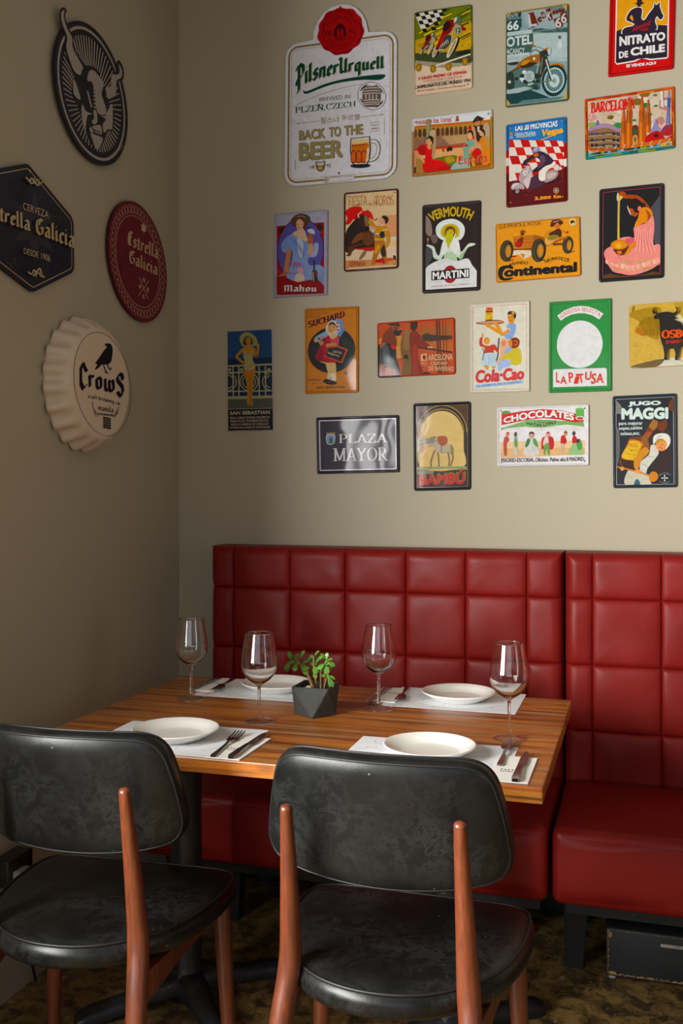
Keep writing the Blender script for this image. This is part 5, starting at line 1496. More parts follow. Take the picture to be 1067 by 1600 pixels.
a.T('2.500', 484, 738, 1290, 1342, 'f0a048', 1272, 1318, bold=.06); a.T('Km', 776, 890, 1262, 1314, 'f0a048', 1254, 1306, bold=.05); a.T('12 DE JUNIO 1955', 486, 888, 1360, 1376, 'c88448', 1322, 1340); holes(a, .014, 'b89a60')
a.done('metal_sign', 'tin poster of a scooter rider racing past a red and white chequered flag', 'sign', SG)

# ------------------------------------------------------------------ 6 red fertiliser sign with rider silhouette, cut off by the top of the photo
a = Art('B', (940, 0, 1067, 1067), 0.005)
RD = 'c4161c'
a.sign([(112, -258), (978, -345), (946, 900), (82, 1012)], RD, 'b01218', 0.006, 0.011)
a.frame(0.009, 0.0014, '5a0c10', 0.004)
a.P([(190, -180), (890, -265), (876, 750), (850, 770), (640, 790), (522, 765), (440, 810), (200, 850), (172, 820)], 'e8e4e2')
a.P([(206, -165), (878, -245), (866, 320), (700, 340), (420, 360), (196, 410)], 'e0a408')
a.P([(194, 410), (420, 330), (860, 330), (860, 745), (845, 752), (640, 772), (522, 745), (430, 792), (200, 832), (184, 812)], '2a2230')
rr = random.Random(1)
for k in range(12): x = 200 + k * 8; a.L([(x, 440), (x + 3, 415 - (k % 3) * 14)], 7, '2a2230')
for k in range(18): x = 715 + k * 8; a.L([(x, 370), (x + 2, 335 + (k % 4) * 10)], 9, '2a2230')
DKP = '2a2230'
def both(pts):
    c = [sum(p[0] for p in pts) / len(pts), sum(p[1] for p in pts) / len(pts)]
    a.L(pts, 24, 'eeeae6', True, True); a.S(pts, DKP)
both([(270, 440), (300, 370), (400, 345), (430, 320), (400, 300), (330, 270), (330, 220), (380, 140), (460, 100), (520, 110), (530, 150), (520, 240), (560, 265), (620, 180), (680, 100), (690, 40), (715, 70), (765, 30), (760, 80), (790, 170), (810, 215), (770, 262), (725, 215), (700, 280), (720, 380), (600, 450), (400, 450)])
a.S([(395, 200), (370, 235), (405, 275), (415, 255)], 'e0a408')
a.S([(415, 40), (460, 38), (470, -30), (520, -40), (530, 28), (565, 38), (520, 62), (505, 90), (470, 90), (460, 60)], DKP)
a.P([(230, 450), (860, 380), (850, 740), (200, 800)], DKP)
WHT = 'eae8e8'
a.T('NITRATO', 232, 835, 480, 612, WHT, 418, 530, bold=.05); a.T('DE', 226, 348, 682, 772, WHT, 668, 752, bold=.045); a.T('CHILE', 378, 832, 628, 740, WHT, 574, 684, bold=.05)
a.T('SE VENDE AQUI', 320, 712, 848, 898, WHT, 808, 852, bold=.05)
a.T('abonad', 402, 628, 350, 418, 'd02830', 256, 332, shear=14); a.T('con', 514, 606, 378, 410, 'd02830', 366, 400, shear=6)
for p in ((122, 965), (905, 862)): a.E(p[0], p[1], 8, 8, 'd8b880')
a.done('metal_sign', 'red tin sign with a yellow field and horse rider silhouette, cut off at the top', 'sign', SG)

# ------------------------------------------------------------------ 7 mosaic city poster (wide)
a = Art('B', (905, 130, 1065, 1067), 0.005)
rr = random.Random(12)
oc = ['c8622a', 'b8441c', 'd8803a', 'a03418', 'c87030', '8a4a22']
a.sign([(54, 166), (992, 30), (1000, 676), (62, 798)], 'cdb8a4', lambda x, y: rr.choice(oc) if y < .9 else rr.choice(['2a7a72', '3a9aa8', '1e6a4a', '7a9a38', '2c5a6a']), 0.006, 0.009)
for k in range(60):
    x, y = rr.uniform(100, 930), rr.uniform(130, 600); s_ = rr.uniform(40, 90)
    pts = [(min(max(x + s_ * cos(t) * rr.uniform(.7, 1.2), 96), 960), y + s_ * .8 * sin(t) * rr.uniform(.7, 1.2)) for t in (0.2, 1.3, 2.4, 3.6, 4.9)]
    a.P([(px, max(py, 190 - (px - 90) * .13)) for px, py in pts], rr.choice(['c89a8e', 'd8b0a4', 'c4ae98', 'd6ccb8', 'b88078', 'dcd4c4', 'cfc2b0', 'd8c4b0']))
for k in range(16):
    x, y = rr.uniform(110, 900), rr.uniform(200, 560); a.L([(x, y), (x + rr.uniform(-80, 80), y + rr.uniform(-80, 80))], 7, 'e2dccf')
for x, y, r_, c in ((325, 360, 34, '6a5a22'), (600, 200, 60, '7a6430'), (690, 235, 44, '2c7a4e'), (795, 240, 20, '1e7a4a'), (730, 330, 26, '2a7a44'), (790, 128, 20, '3a8a4a'), (570, 390, 20, '3a7a3a'), (130, 440, 50, '8aa860'), (400, 445, 50, '3c8a4a'), (680, 120, 50, '8a6430')):
    a.S([(x - r_, y + r_ * .3), (x - r_ * .3, y - r_ * .6), (x + r_, y - r_ * .4), (x + r_ * .5, y + r_ * .5)], c)
a.T('BARCELONA', 118, 578, 205, 318, 'd8261a', 150, 270, font=lambda t: roman(t, 1.7, .7, .5))
# rounded apartment house on the left
a.S([(95, 490), (180, 440), (300, 430), (400, 470), (425, 560), (420, 670), (250, 690), (95, 690)], '8a6a50'); a.S([(95, 480), (190, 430), (300, 428), (410, 480), (420, 510), (300, 470), (190, 480), (95, 505)], 'a088a0'); a.S([(170, 440), (190, 385), (210, 430)], '6a6a9a')
for yy in (540, 605, 660):
    a.L([(95, yy), (210, yy - 10), (330, yy - 22), (420, yy + 10)], 13, '4a3a30', True); a.L([(95, yy + 18), (210, yy + 8), (330, yy - 4), (420, yy + 28)], 12, 'a88a68', True)
    for xx in (120, 165, 240, 345, 390): a.R(xx, yy - 24, xx + 28, yy + 4, rr.choice(['2a2c4a', '3c4a6a', '1e1c24']))
# spires
def spire(x, w, yt, yb, c1='b05a24', c2='d88444'):
    a.P([(x - w, yb), (x - w * .85, yt + 150), (x - w * .3, yt + 30), (x, yt), (x + w * .3, yt + 30), (x + w * .85, yt + 150), (x + w, yb)], c1)
    a.P([(x - w * .7, yb), (x - w * .55, yt + 160), (x - w * .1, yt + 40), (x + w * .1, yb)], c2)
    for k in range(3): a.L([(x - w * .4 + k * w * .4, yt + 130), (x - w * .45 + k * w * .45, yt + 260)], 6, '6a3010')
    a.E(x, yt + 4, 9, 12, 'c8361c')
a.P([(430, 680), (470, 480), (700, 470), (690, 640)], 'b8642c'); a.S([(545, 640), (550, 470), (585, 440), (612, 470), (612, 640)], '5a3420'); a.S([(552, 650), (556, 560), (585, 540), (608, 560), (610, 640)], 'c88850'); a.E(582, 510, 20, 34, '2e5a3a'); a.E(582, 590, 12, 24, '4a5a6a')
spire(462, 32, 270, 690); spire(520, 34, 160, 680); spire(652, 36, 150, 650); spire(716, 28, 185, 520)
a.S([(690, 620), (700, 560), (780, 500), (850, 520), (890, 580), (960, 550), (965, 590), (800, 640)], 'b41c1c'); a.S([(740, 520), (760, 470), (795, 380), (820, 460), (860, 500), (800, 500)], '8a8ab4'); a.E(800, 550, 26, 20, '3a1418'); a.S([(850, 510), (890, 450), (950, 430), (960, 540), (880, 550)], '8a3a4a'); a.P([(890, 520), (950, 470), (950, 540), (900, 545)], 'b82020')
a.P([(895, 440), (920, 250), (925, 80), (935, 80), (938, 250), (940, 440)], '8c92b8')
for k in range(9): a.L([(902 + k * 2, 430 - k * 20), (938, 410 - k * 20)], 4, '3a4488'); a.L([(938, 430 - k * 20), (902 + k * 2, 410 - k * 20)], 4, '3a4488')
a.P([(915, 160), (945, 156), (945, 250), (915, 254)], '4a54a0'); a.P([(842, 90), (870, 86), (880, 260), (850, 250)], 'd8d4cc')
a.L([(92, 660), (140, 700), (300, 705), (480, 690), (660, 650), (800, 620), (960, 588)], 38, 'c06a30', True)
for k in range(9): x = 180 + k * 92; a.L([(x, 722 - k * 11), (x + 26, 676 - k * 12)], 6, 'e2d0b8')
a.L([(110, 690), (300, 700), (480, 686)], 10, '8a3a18', True)
tl = ['2a7a72', '3a9ab8', '1e5a3a', '7a9a38', '1e4a5a', '44a8b8', '8a3a20', 'd8a038', 'c89ab0', '2c8a8a', '10303a']
for k in range(26): x = 92 + k * 34; a.P([(x, 738 - k * 4.3), (x + 31, 734 - k * 4.3), (x + 31, 760 - k * 4.3), (x, 764 - k * 4.3)], rr.choice(tl)); a.P([(x, 766 - k * 4.3), (x + 31, 762 - k * 4.3), (x + 31, 782 - k * 4.3), (x, 786 - k * 4.3)], rr.choice(tl))
a.done('metal_sign', 'wide tin poster with orange spires over a mosaic of tile shards, near the right edge', 'sign', SG)
SKIN = 'd8a47c'
# ------------------------------------------------------------------ 8 lady in a blue dress, lilac frame
a = Art('B', (425, 320, 520, 1013), 0.005)
a.sign([(42, 150), (935, 78), (924, 1502), (32, 1552)], 'aeaec2', 'a4a4b8', 0.004, 0.006)
a.P([(78, 355), (868, 290), (868, 1480), (78, 1505)], '9c1a1e')
for q in range(3): a.L([(90, 200 + q * 45), (880, 140 + q * 45)], 3, '9494a8'); a.L([(190 + q * 290, 180), (190 + q * 290, 270)], 3, '9494a8')
a.E(472, 760, 392, 540, '2e1c2c', -.03); a.E(472, 760, 380, 528, '5c54a0', -.03)
a.S([(110, 420), (160, 370), (210, 380), (190, 450), (130, 490)], '3c2420'); a.S([(740, 350), (800, 320), (850, 370), (830, 430), (770, 420)], '3c2420'); a.L([(215, 385), (190, 460), (140, 505)], 6, 'c06a6a', True); a.L([(718, 355), (760, 430), (825, 465)], 6, 'c06a6a', True)
a.P([(770, 1010), (868, 1050), (868, 1350), (760, 1240)], '8c9cc4')
for k in range(5): a.L([(780, 1120 + k * 36), (866, 1150 + k * 42)], 6, '6478a8')
a.S([(240, 1180), (330, 950), (330, 740), (200, 800), (155, 700), (190, 600), (340, 480), (470, 520), (590, 610), (650, 690), (760, 640), (770, 690), (740, 860), (620, 880), (600, 960), (640, 1010), (790, 1000), (860, 1080), (760, 1200), (640, 1260), (420, 1280), (300, 1240)], '8ea2cc')
a.S([(165, 690), (200, 600), (345, 490), (480, 560), (590, 620), (520, 860), (440, 800), (330, 740), (220, 750)], '7c98ce'); a.S([(420, 560), (520, 640), (500, 880), (440, 800)], 'c4cede')
for k in range(6): a.L([(300 + k * 30, 540 + k * 14), (420 + k * 22, 680 + k * 24), (480 + k * 10, 800 + k * 18)], 4, '46588c', True)
for k in range(6): a.L([(340 + k * 36, 1000), (320 + k * 44, 1120), (330 + k * 50, 1220)], 4, '5c70a4', True)
a.S([(700, 650), (770, 650), (760, 800), (680, 870), (640, 840), (720, 760)], 'a8b4d4')
a.S([(345, 480), (420, 430), (440, 400), (540, 400), (560, 480), (600, 580), (590, 620), (470, 570)], 'd8b89c')
a.L([(285, 740), (270, 860), (250, 1000), (240, 1130)], 78, 'c08458', True); a.S([(110, 1190), (180, 1140), (250, 1120), (245, 1170), (160, 1190)], 'b47850')
a.L([(640, 830), (650, 720), (640, 620)], 74, 'd4a484', True); a.S([(590, 640), (600, 560), (630, 470), (680, 520), (690, 600), (660, 650)], 'a86848')
a.S([(590, 430), (630, 400), (700, 420), (710, 490), (660, 480), (610, 460)], 'd4d2e2'); a.S([(590, 370), (640, 370), (640, 400), (600, 400)], '3a3a80')
a.S([(400, 300), (420, 250), (500, 240), (530, 300), (500, 400), (440, 430), (405, 370)], 'd8aa88')
a.S([(310, 270), (370, 190), (460, 150), (550, 160), (630, 200), (635, 280), (590, 330), (560, 440), (520, 380), (530, 300), (470, 240), (410, 280), (400, 380), (340, 330)], '5e3e26'); a.L([(420, 200), (500, 190), (560, 220)], 10, 'b49a88', True)
for x, y in ((360, 310), (420, 220), (570, 190), (590, 250)): a.E(x, y, 26, 24, '3a4a4c')
a.L([(415, 335), (450, 330)], 7, '4a2c20'); a.L([(470, 325), (500, 322)], 7, '4a2c20'); a.L([(430, 385), (465, 380)], 10, 'a03a34')
a.P([(345, 970), (480, 960), (490, 1015), (345, 1020)], 'b8689c'); a.L([(90, 1110), (200, 1130), (400, 1150)], 12, '9a4a8a', True); a.S([(430, 1060), (500, 1050), (530, 1130), (480, 1150), (430, 1120)], 'd4a4b4')
a.P([(690, 920), (712, 920), (716, 1080), (750, 1120), (760, 1290), (680, 1300), (668, 1120), (690, 1080)], '22382e'); a.L([(680, 1120), (700, 1290)], 14, 'b8b89c'); a.S([(700, 1110), (750, 1100), (755, 1190), (705, 1200)], '6a3a30')
a.S([(380, 1290), (400, 1170), (470, 1140), (540, 1190), (530, 1270), (470, 1300)], 'd8c8b8')
a.P([(78, 1200), (300, 1250), (440, 1290), (640, 1250), (760, 1300), (866, 1350), (866, 1478), (78, 1503)], '8c181c')
a.T('Mahou', 190, 750, 1322, 1462, 'd8d8d2', 1336, 1458, font=lambda t: black('M' + t[1:].lower(), 1.8), shadow='4a0c10', sh=(-8, 6)); holes(a, .012, '8a8678')
a.done('metal_sign', 'lilac framed tin poster of a lady in a blue dress against a purple oval', 'sign', SG)

# ------------------------------------------------------------------ 9 bull and bullfighter poster
a = Art('B', (530, 285, 630, 1067), 0.005)
rr = random.Random(3)
a.sign([(76, 172), (985, 96), (988, 1430), (74, 1492)], 'e2c8a0', '4a1a1a', 0.010, 0.006)
for k in range(26): a.S([(x0 + rr.uniform(-70, 70), y0 + rr.uniform(-30, 30)) for x0, y0 in [(lambda x, y: (x, y))(rr.uniform(160, 880), rr.uniform(230, 1380))] * 5], rr.choice(['e8d4ae', 'dcb48c', 'e6c098', 'ead8ba', 'd8a888', 'e2b894']))
a.P([(700, 560), (950, 540), (950, 900), (740, 920)], 'dca078'); a.P([(100, 1120), (950, 1060), (950, 1300), (100, 1330)], 'e8d0b0'); a.P([(720, 930), (950, 905), (950, 950), (720, 970)], 'd8d4d0')
a.P([(95, 1300), (950, 1280), (950, 1370), (100, 1430)], 'cc9464')
a.T('FIESTA', 160, 460, 235, 405, 'b0702c', 212, 385, font=lambda t: roman(t, .7, .4, .2)); a.T('de', 480, 556, 335, 385, 'b0702c'); a.T('los', 570, 640, 288, 372, 'b0702c'); a.T('TOROS', 595, 910, 222, 405, 'b0702c', 215, 375, font=lambda t: roman(t, .8, .4, .2))
a.S([(95, 510), (150, 440), (250, 405), (360, 410), (400, 480), (480, 465), (540, 520), (575, 640), (480, 600), (300, 600), (180, 690), (95, 700), (140, 600)], 'd8241a'); a.S([(260, 590), (350, 480), (400, 490), (330, 590)], 'a81814')
a.S([(100, 900), (180, 700), (310, 590), (380, 540), (470, 560), (500, 640), (500, 780), (570, 870), (590, 1080), (400, 1120), (280, 1110), (220, 1150), (110, 1160)], '2a1c18'); a.S([(380, 900), (480, 800), (560, 870), (580, 1000), (470, 1060), (400, 1000)], '6a4024'); a.S([(200, 1020), (290, 880), (400, 830), (390, 930), (270, 1010)], '7a4a2c')
a.S([(300, 600), (380, 540), (480, 560), (500, 640), (505, 760), (470, 830), (420, 820), (390, 740), (320, 680)], '3a2620'); a.S([(420, 570), (470, 560), (490, 700), (450, 760), (430, 680)], '8a6a4a'); a.S([(430, 740), (490, 740), (490, 800), (440, 810)], '1c1616'); a.E(375, 640, 16, 10, '0c0808')
a.L([(330, 590), (320, 540), (380, 485)], 22, 'd8c8a8', True); a.L([(490, 600), (560, 630), (610, 630), (630, 595)], 22, 'c89a68', True); a.L([(600, 632), (630, 600)], 14, '2c2420')
a.S([(160, 1080), (300, 1030), (400, 1010), (400, 1050), (270, 1080), (210, 1180), (180, 1230), (120, 1225), (150, 1180)], '5a3420'); a.S([(330, 1280), (380, 1180), (440, 1120), (460, 1160), (390, 1270)], '8a7458'); a.L([(90, 850), (130, 770), (250, 620)], 18, 'e4d4b4', True)
a.S([(250, 1110), (580, 1080), (600, 1120), (520, 1150), (400, 1130)], 'b8341c')
# bullfighter
a.S([(490, 640), (560, 660), (620, 730), (700, 720), (700, 800), (620, 790), (510, 720)], 'c8902c'); a.S([(500, 720), (600, 760), (580, 790), (510, 760)], 'd4a8a8'); a.S([(560, 870), (600, 810), (610, 850), (580, 900)], '3a5aa0')
a.S([(610, 760), (700, 710), (790, 730), (840, 850), (850, 980), (800, 1090), (770, 1060), (790, 950), (760, 860), (740, 960), (600, 970), (590, 880)], 'cc9434'); a.S([(670, 850), (740, 820), (760, 900), (700, 930)], '26242a'); a.L([(600, 860), (680, 850)], 14, 'e4dccc'); a.L([(590, 960), (720, 965)], 12, 'e4dccc'); a.L([(600, 900), (690, 920)], 14, '7a4420')
a.S([(600, 980), (740, 970), (770, 1060), (790, 1200), (800, 1340), (750, 1350), (720, 1230), (690, 1140), (640, 1230), (600, 1360), (540, 1360), (560, 1230), (590, 1100)], 'b8741e'); a.S([(690, 1150), (750, 1040), (780, 1220), (720, 1240)], '3a2a24'); a.S([(610, 1090), (660, 1030), (680, 1100), (600, 1200)], 'd8a03c'); a.L([(720, 1250), (745, 1360)], 20, '28222a')
a.S([(660, 640), (700, 590), (760, 600), (770, 680), (720, 720), (680, 700)], 'e0ac88'); a.S([(710, 580), (760, 555), (820, 600), (810, 670), (770, 690), (760, 630)], '2a2624'); a.L([(690, 725), (760, 705)], 14, 'ece4dc'); a.L([(720, 800), (820, 790)], 10, 'ece4dc', True)
a.S([(610, 1300), (700, 1270), (760, 1290), (740, 1340), (620, 1340)], 'c42c24'); a.S([(800, 1270), (900, 1260), (940, 1290), (860, 1310), (800, 1320)], 'd05a48'); a.S([(900, 1220), (940, 1230), (945, 1300), (910, 1270)], '3a2820')
a.T('ESPAÑA', 180, 440, 1302, 1405, 'a82c24', 1300, 1398, font=None); holes(a, .013)
a.done('metal_sign', 'cream tin poster with dark edges showing a bullfighter and a charging bull', 'sign', SG)

# ------------------------------------------------------------------ 10 vermouth poster, lady in white
a = Art('B', (650, 305, 760, 1067), 0.005)
a.sign([(92, 150), (985, 72), (972, 1440), (92, 1492)], '2a201e', '32282a', 0.008, 0.011)
a.frame(0.0105, 0.0012, 'b8b0a0', .004)
a.S([(140, 320), (200, 360), (240, 480), (240, 600), (190, 620), (140, 540)], '8a7e72'); a.S([(220, 640), (290, 590), (330, 680), (270, 740)], '6a5e58'); a.S([(140, 820), (220, 800), (260, 900), (200, 1030), (140, 1080)], '4a4a50')
a.TA('VERMOUTH', [(248, 410), (360, 352), (530, 325), (700, 338), (815, 388)], [(172, 285), (330, 205), (545, 170), (760, 190), (890, 245)], 'c8aa34', bold=.035)
a.S([(300, 560), (310, 470), (380, 400), (480, 365), (580, 362), (680, 410), (735, 490), (730, 590), (690, 660), (640, 680), (440, 690), (340, 640)], 'e4ecE8')
a.S([(370, 570), (400, 480), (480, 440), (580, 440), (640, 490), (660, 560), (620, 640), (430, 640)], 'c8b84c'); a.S([(410, 560), (450, 490), (540, 460), (610, 500), (620, 590), (560, 640), (440, 640)], 'b89a34')
a.S([(445, 560), (455, 500), (520, 470), (580, 500), (592, 570), (570, 610), (450, 600)], '7a4428'); a.S([(455, 590), (480, 530), (550, 520), (575, 570), (550, 620), (560, 660), (500, 800), (470, 760), (445, 660)], 'c2c24e'); a.L([(505, 572), (535, 575)], 10, 'a8402c'); a.L([(470, 545), (500, 540)], 7, '4a3018'); a.L([(530, 540), (560, 545)], 7, '4a3018')
a.S([(355, 900), (400, 720), (440, 690), (490, 800), (560, 690), (640, 680), (665, 800), (690, 860), (780, 750), (840, 725), (905, 740), (850, 770), (790, 790), (740, 870), (690, 960), (620, 940), (610, 1000), (430, 1010), (430, 880), (380, 970), (300, 970), (260, 930), (240, 820), (160, 770), (180, 750), (270, 780), (300, 860), (330, 910)], 'd6e4d6'); a.S([(440, 880), (600, 870), (600, 1000), (440, 1010)], 'bcd2b4'); a.S([(640, 950), (700, 880), (760, 800), (700, 960)], 'a8c29c')
a.S([(440, 690), (480, 800), (430, 900), (380, 880), (400, 740)], 'ecefec'); a.S([(560, 690), (640, 690), (660, 850), (600, 900), (520, 800)], 'eceeec'); a.L([(600, 580), (560, 680), (510, 770)], 14, 'eef0ec', True)
a.P([(165, 650), (195, 648), (190, 700), (170, 700)], 'b87a4c'); a.L([(178, 690), (178, 745)], 8, '8a8478')
a.S([(150, 1110), (230, 1040), (430, 960), (600, 1000), (780, 960), (850, 1060), (930, 1180), (935, 1405), (130, 1440), (130, 1200)], 'e2e4e4')
a.E(515, 1200, 106, 134, '9a2c2a', -.05)
a.P([(232, 1150), (808, 1106), (808, 1254), (232, 1294)], '1e1a1a'); a.P([(244, 1158), (798, 1116), (798, 1246), (244, 1284)], '221c1c')
a.T('MARTINI', 250, 792, 1166, 1282, 'eef0ee', 1122, 1240, bold=.035); a.T('MARTINI & ROSSI TORINO', 232, 806, 1372, 1398, '9a6a58', 1332, 1358)
a.done('metal_sign', 'black tin poster of a lady in white with a wide white hat', 'sign', SG)

# ------------------------------------------------------------------ 11 yellow tyre poster (wide)
a = Art('B', (770, 330, 915, 1067), 0.005)
a.sign([(30, 150), (998, 58), (1012, 742), (38, 824)], 'dc9a30', 'cc8628', 0.007, 0.0035)
a.T('¡QUE IMPORTA EL MOTOR!', 58, 552, 160, 212, '2a1c12', 118, 170, bold=.01)
a.E(917, 124, 54, 58, '3a2c1c', -.05); a.E(917, 124, 50, 54, 'd8b878', -.05); a.S([(890, 130), (905, 105), (930, 110), (945, 135), (920, 128), (905, 145)], '1e1a16')
def tyre(x, y, rx, ry):
    a.E(x, y, rx, ry, '2a241c', -.1); a.E(x - rx * .1, y, rx * .84, ry * .94, '4a4030', -.1); a.E(x + rx * .18, y + ry * .02, rx * .62, ry * .78, '241c14', -.1); a.E(x + rx * .22, y + ry * .03, rx * .5, ry * .64, '7a6848', -.1); a.E(x + rx * .26, y + ry * .05, rx * .36, ry * .5, 'c88a2c', -.1)
    for k in range(10): t = 2.2 + k * .26; a.L([(x + rx * .98 * cos(t), y + ry * .98 * sin(t)), (x + rx * .78 * cos(t), y + ry * .78 * sin(t))], 5, '1a140e')
tyre(862, 388, 64, 102)
a.P([(232, 292), (470, 272), (590, 300), (596, 340), (460, 430), (240, 420)], 'b8742c'); a.P([(470, 272), (595, 300), (595, 400), (460, 430)], '9a5a20')
for yy in (330, 370): a.L([(235, yy), (465, yy - 14)], 4, '7a4418')
a.S([(255, 380), (300, 320), (350, 300), (330, 400), (280, 415)], '7a2c1c'); a.E(294, 376, 26, 26, 'c82c1c'); a.P([(318, 280), (322, 240), (358, 240), (362, 276)], '5a3018'); a.S([(308, 245), (340, 215), (384, 240), (340, 250)], '8a4a24')
a.P([(600, 380), (840, 290), (860, 310), (610, 410)], 'a86424'); a.P([(590, 260), (640, 220), (780, 230), (800, 300), (650, 340), (590, 310)], 'c88c3c'); a.S([(600, 320), (680, 290), (740, 300), (680, 370), (620, 390)], 'd8a868'); a.P([(690, 370), (800, 365), (800, 390), (690, 396)], '6a3a18')
a.S([(640, 260), (700, 225), (760, 200), (790, 240), (780, 300), (720, 290), (660, 280)], '4a281c'); a.S([(630, 300), (700, 270), (760, 290), (700, 330), (640, 330)], '8a7a3c'); a.E(740, 165, 38, 36, 'c8784a'); a.S([(660, 170), (680, 110), (730, 85), (790, 110), (805, 140), (770, 160), (740, 130), (690, 180)], '52221c'); a.L([(690, 130), (760, 110)], 8, 'b8a898'); a.E(856, 243, 14, 14, 'c8201c'); a.L([(800, 220), (850, 260)], 8, '9a5a24')
a.S([(170, 510), (230, 460), (330, 450), (440, 460), (440, 510), (350, 545), (290, 500), (210, 530)], 'dcd2bc'); a.S([(210, 515), (265, 508), (255, 530), (225, 530)], 'c4241c'); a.S([(320, 490), (370, 500), (345, 540)], 'c88a2c'); a.L([(170, 440), (440, 436)], 14, '6a3418')
tyre(158, 458, 78, 124); tyre(526, 452, 84, 134)
for x, y in ((180, 578), (540, 575), (880, 480)): a.L([(x, y), (x + 60, y - 20)], 8, '3a2a18')
a.TA('USANDO', [(206, 630), (290, 612), (396, 614)], [(196, 598), (290, 576), (404, 580)], '2a1c12'); a.TA('NEUMATICOS', [(604, 602), (730, 562), (870, 588)], [(590, 566), (730, 524), (884, 546)], '2a1c12')
a.S([(60, 720), (80, 650), (150, 625), (215, 630), (228, 665), (150, 660), (110, 715), (130, 770), (228, 765), (200, 790), (130, 800), (80, 780)], '14141c'); a.L([(185, 630), (205, 612)], 14, '14141c')
a.T('ontinental', 128, 965, 648, 762, '14141c', 583, 700, bold=.05)
a.done('metal_sign', 'yellow tin poster of a boy on a wooden cart with big black tyres', 'sign', SG)

# ------------------------------------------------------------------ 12 olive oil poster, woman in pink
a = Art('B', (930, 280, 1045, 1067), 0.005)
a.sign([(58, 146), (1000, 50), (996, 1428), (50, 1496)], '1a1a1c', '242428', 0.009, 0.010)
a.frame(0.0115, 0.0014, 'b04048', .004)
a.P([(800, 420), (945, 220), (945, 960), (860, 940)], '4a4a52'); a.S([(108, 1440), (200, 1370), (300, 1390), (500, 1400), (700, 1380), (850, 1340), (940, 1400)], '5a3c24')
a.S([(400, 240), (440, 230), (560, 225), (640, 250), (730, 330), (800, 430), (840, 540), (790, 560), (700, 430), (620, 330), (540, 285), (420, 280), (370, 270)], '9a4a26'); a.S([(330, 215), (370, 180), (430, 190), (445, 240), (390, 260), (350, 240)], 'a04c28')
a.S([(310, 250), (330, 190), (350, 260), (400, 250), (360, 310), (320, 320)], 'c8c8c0'); a.S([(335, 240), (390, 245), (360, 290), (340, 290)], 'd8b41c')
a.P([(326, 300), (358, 290), (350, 700), (352, 900), (318, 880), (320, 500)], '8c8c7c'); a.P([(334, 280), (356, 280), (346, 500), (352, 920), (322, 920), (332, 500)], 'd8b422')
a.S([(470, 420), (460, 330), (520, 290), (600, 280), (680, 340), (720, 350), (725, 400), (670, 420), (600, 480), (560, 500), (500, 440)], '201816'); a.S([(480, 430), (540, 430), (570, 480), (630, 490), (590, 540), (540, 530), (510, 500)], 'a8542c'); a.S([(465, 380), (490, 440), (520, 520), (500, 500), (470, 430)], 'd8ccc0'); a.E(640, 428, 28, 38, 'd8787a')
a.S([(580, 700), (575, 650), (620, 560), (650, 440), (720, 405), (800, 440), (830, 520), (760, 610), (690, 640)], 'd68a2c'); a.S([(730, 440), (800, 500), (800, 560), (750, 610), (760, 530)], '9a5224')
PK = 'e09088'
a.S([(560, 700), (640, 670), (750, 620), (830, 530), (855, 680), (840, 940), (900, 940), (945, 980), (945, 1200), (880, 1260), (800, 1310), (700, 1350), (600, 1380), (480, 1390), (380, 1370), (270, 1345), (210, 1280), (160, 1190), (125, 1080), (160, 1010), (230, 970), (350, 860), (480, 835), (560, 850), (560, 780)], PK)
for k in range(14): x = 580 + k * 17; a.L([(x, 700 + (k % 3) * 20), (x - 10, 850), (x + (k - 7) * 12, 1050)], 9, 'eeb4ac' if k % 2 else 'd8786e', True)
for k in range(20): x = 180 + k * 38; y = 1300 - abs(k - 9) * 12; a.E(x, y, 36, 40, ['ecaca4', 'e09a90', 'f0bcb0', 'e6a896'][k % 4])
a.S([(440, 880), (500, 850), (560, 870), (540, 950), (470, 960)], 'c8606c')
a.S([(400, 1100), (470, 980), (575, 900), (575, 960), (500, 1050), (430, 1110)], 'd68a2c')
a.S([(260, 1020), (320, 1010), (480, 970), (470, 1010), (420, 1090), (360, 1105), (290, 1070)], '5a2c1c'); a.S([(310, 1050), (370, 1040), (380, 1080), (340, 1090)], 'c87c2a'); a.E(348, 952, 126, 72, 'c8782a', -.05); a.E(348, 955, 104, 54, 'd8942e', -.05); a.E(340, 970, 50, 32, 'e0b02c')
a.T('El aceite Español', 212, 850, 1170, 1275, 'c8b070', 1140, 1222, shear=14); a.T('es oro de Oliva', 240, 820, 1285, 1340, 'c8b070', 1250, 1305, shear=12)
a.S([(150, 1080), (190, 1180), (300, 1230), (380, 1180), (320, 1110), (260, 1040)], PK)
for x, y in ((104, 178), (950, 94), (98, 1440), (945, 1384)): a.E(x, y, 8, 8, 'c89a4c')
a.done('metal_sign', 'black tin poster of a woman in a pink dress pouring golden oil', 'sign', SG)

# ------------------------------------------------------------------ 13 tall seaside poster
a = Art('B', (350, 505, 435, 777), 0.004)
a.sign([(40, 104), (696, 66), (712, 1536), (58, 1548)], 'c0b8b0', 'c0b8b0', 0.002, 0.0035, style='flat')
a.P([(50, 122), (680, 88), (686, 485), (52, 515)], '2e4e7a'); a.P([(52, 515), (686, 485), (690, 1100), (56, 1110)], '1e3048')
CR = 'b8b48c'
a.P([(52, 602), (688, 575), (688, 598), (52, 624)], CR); a.P([(54, 700), (690, 680), (690, 698), (54, 718)], CR); a.P([(54, 968), (692, 955), (692, 972), (54, 985)], CR); a.P([(56, 1045), (694, 1030), (694, 1070), (56, 1088)], 'a8a884')
for x in (128, 210, 500, 590): a.P([(x - 8, 615), (x + 8, 614), (x + 12, 1050), (x - 4, 1050)], CR); a.S([(x - 20, 705), (x, 690), (x + 22, 703), (x, 725)], CR)
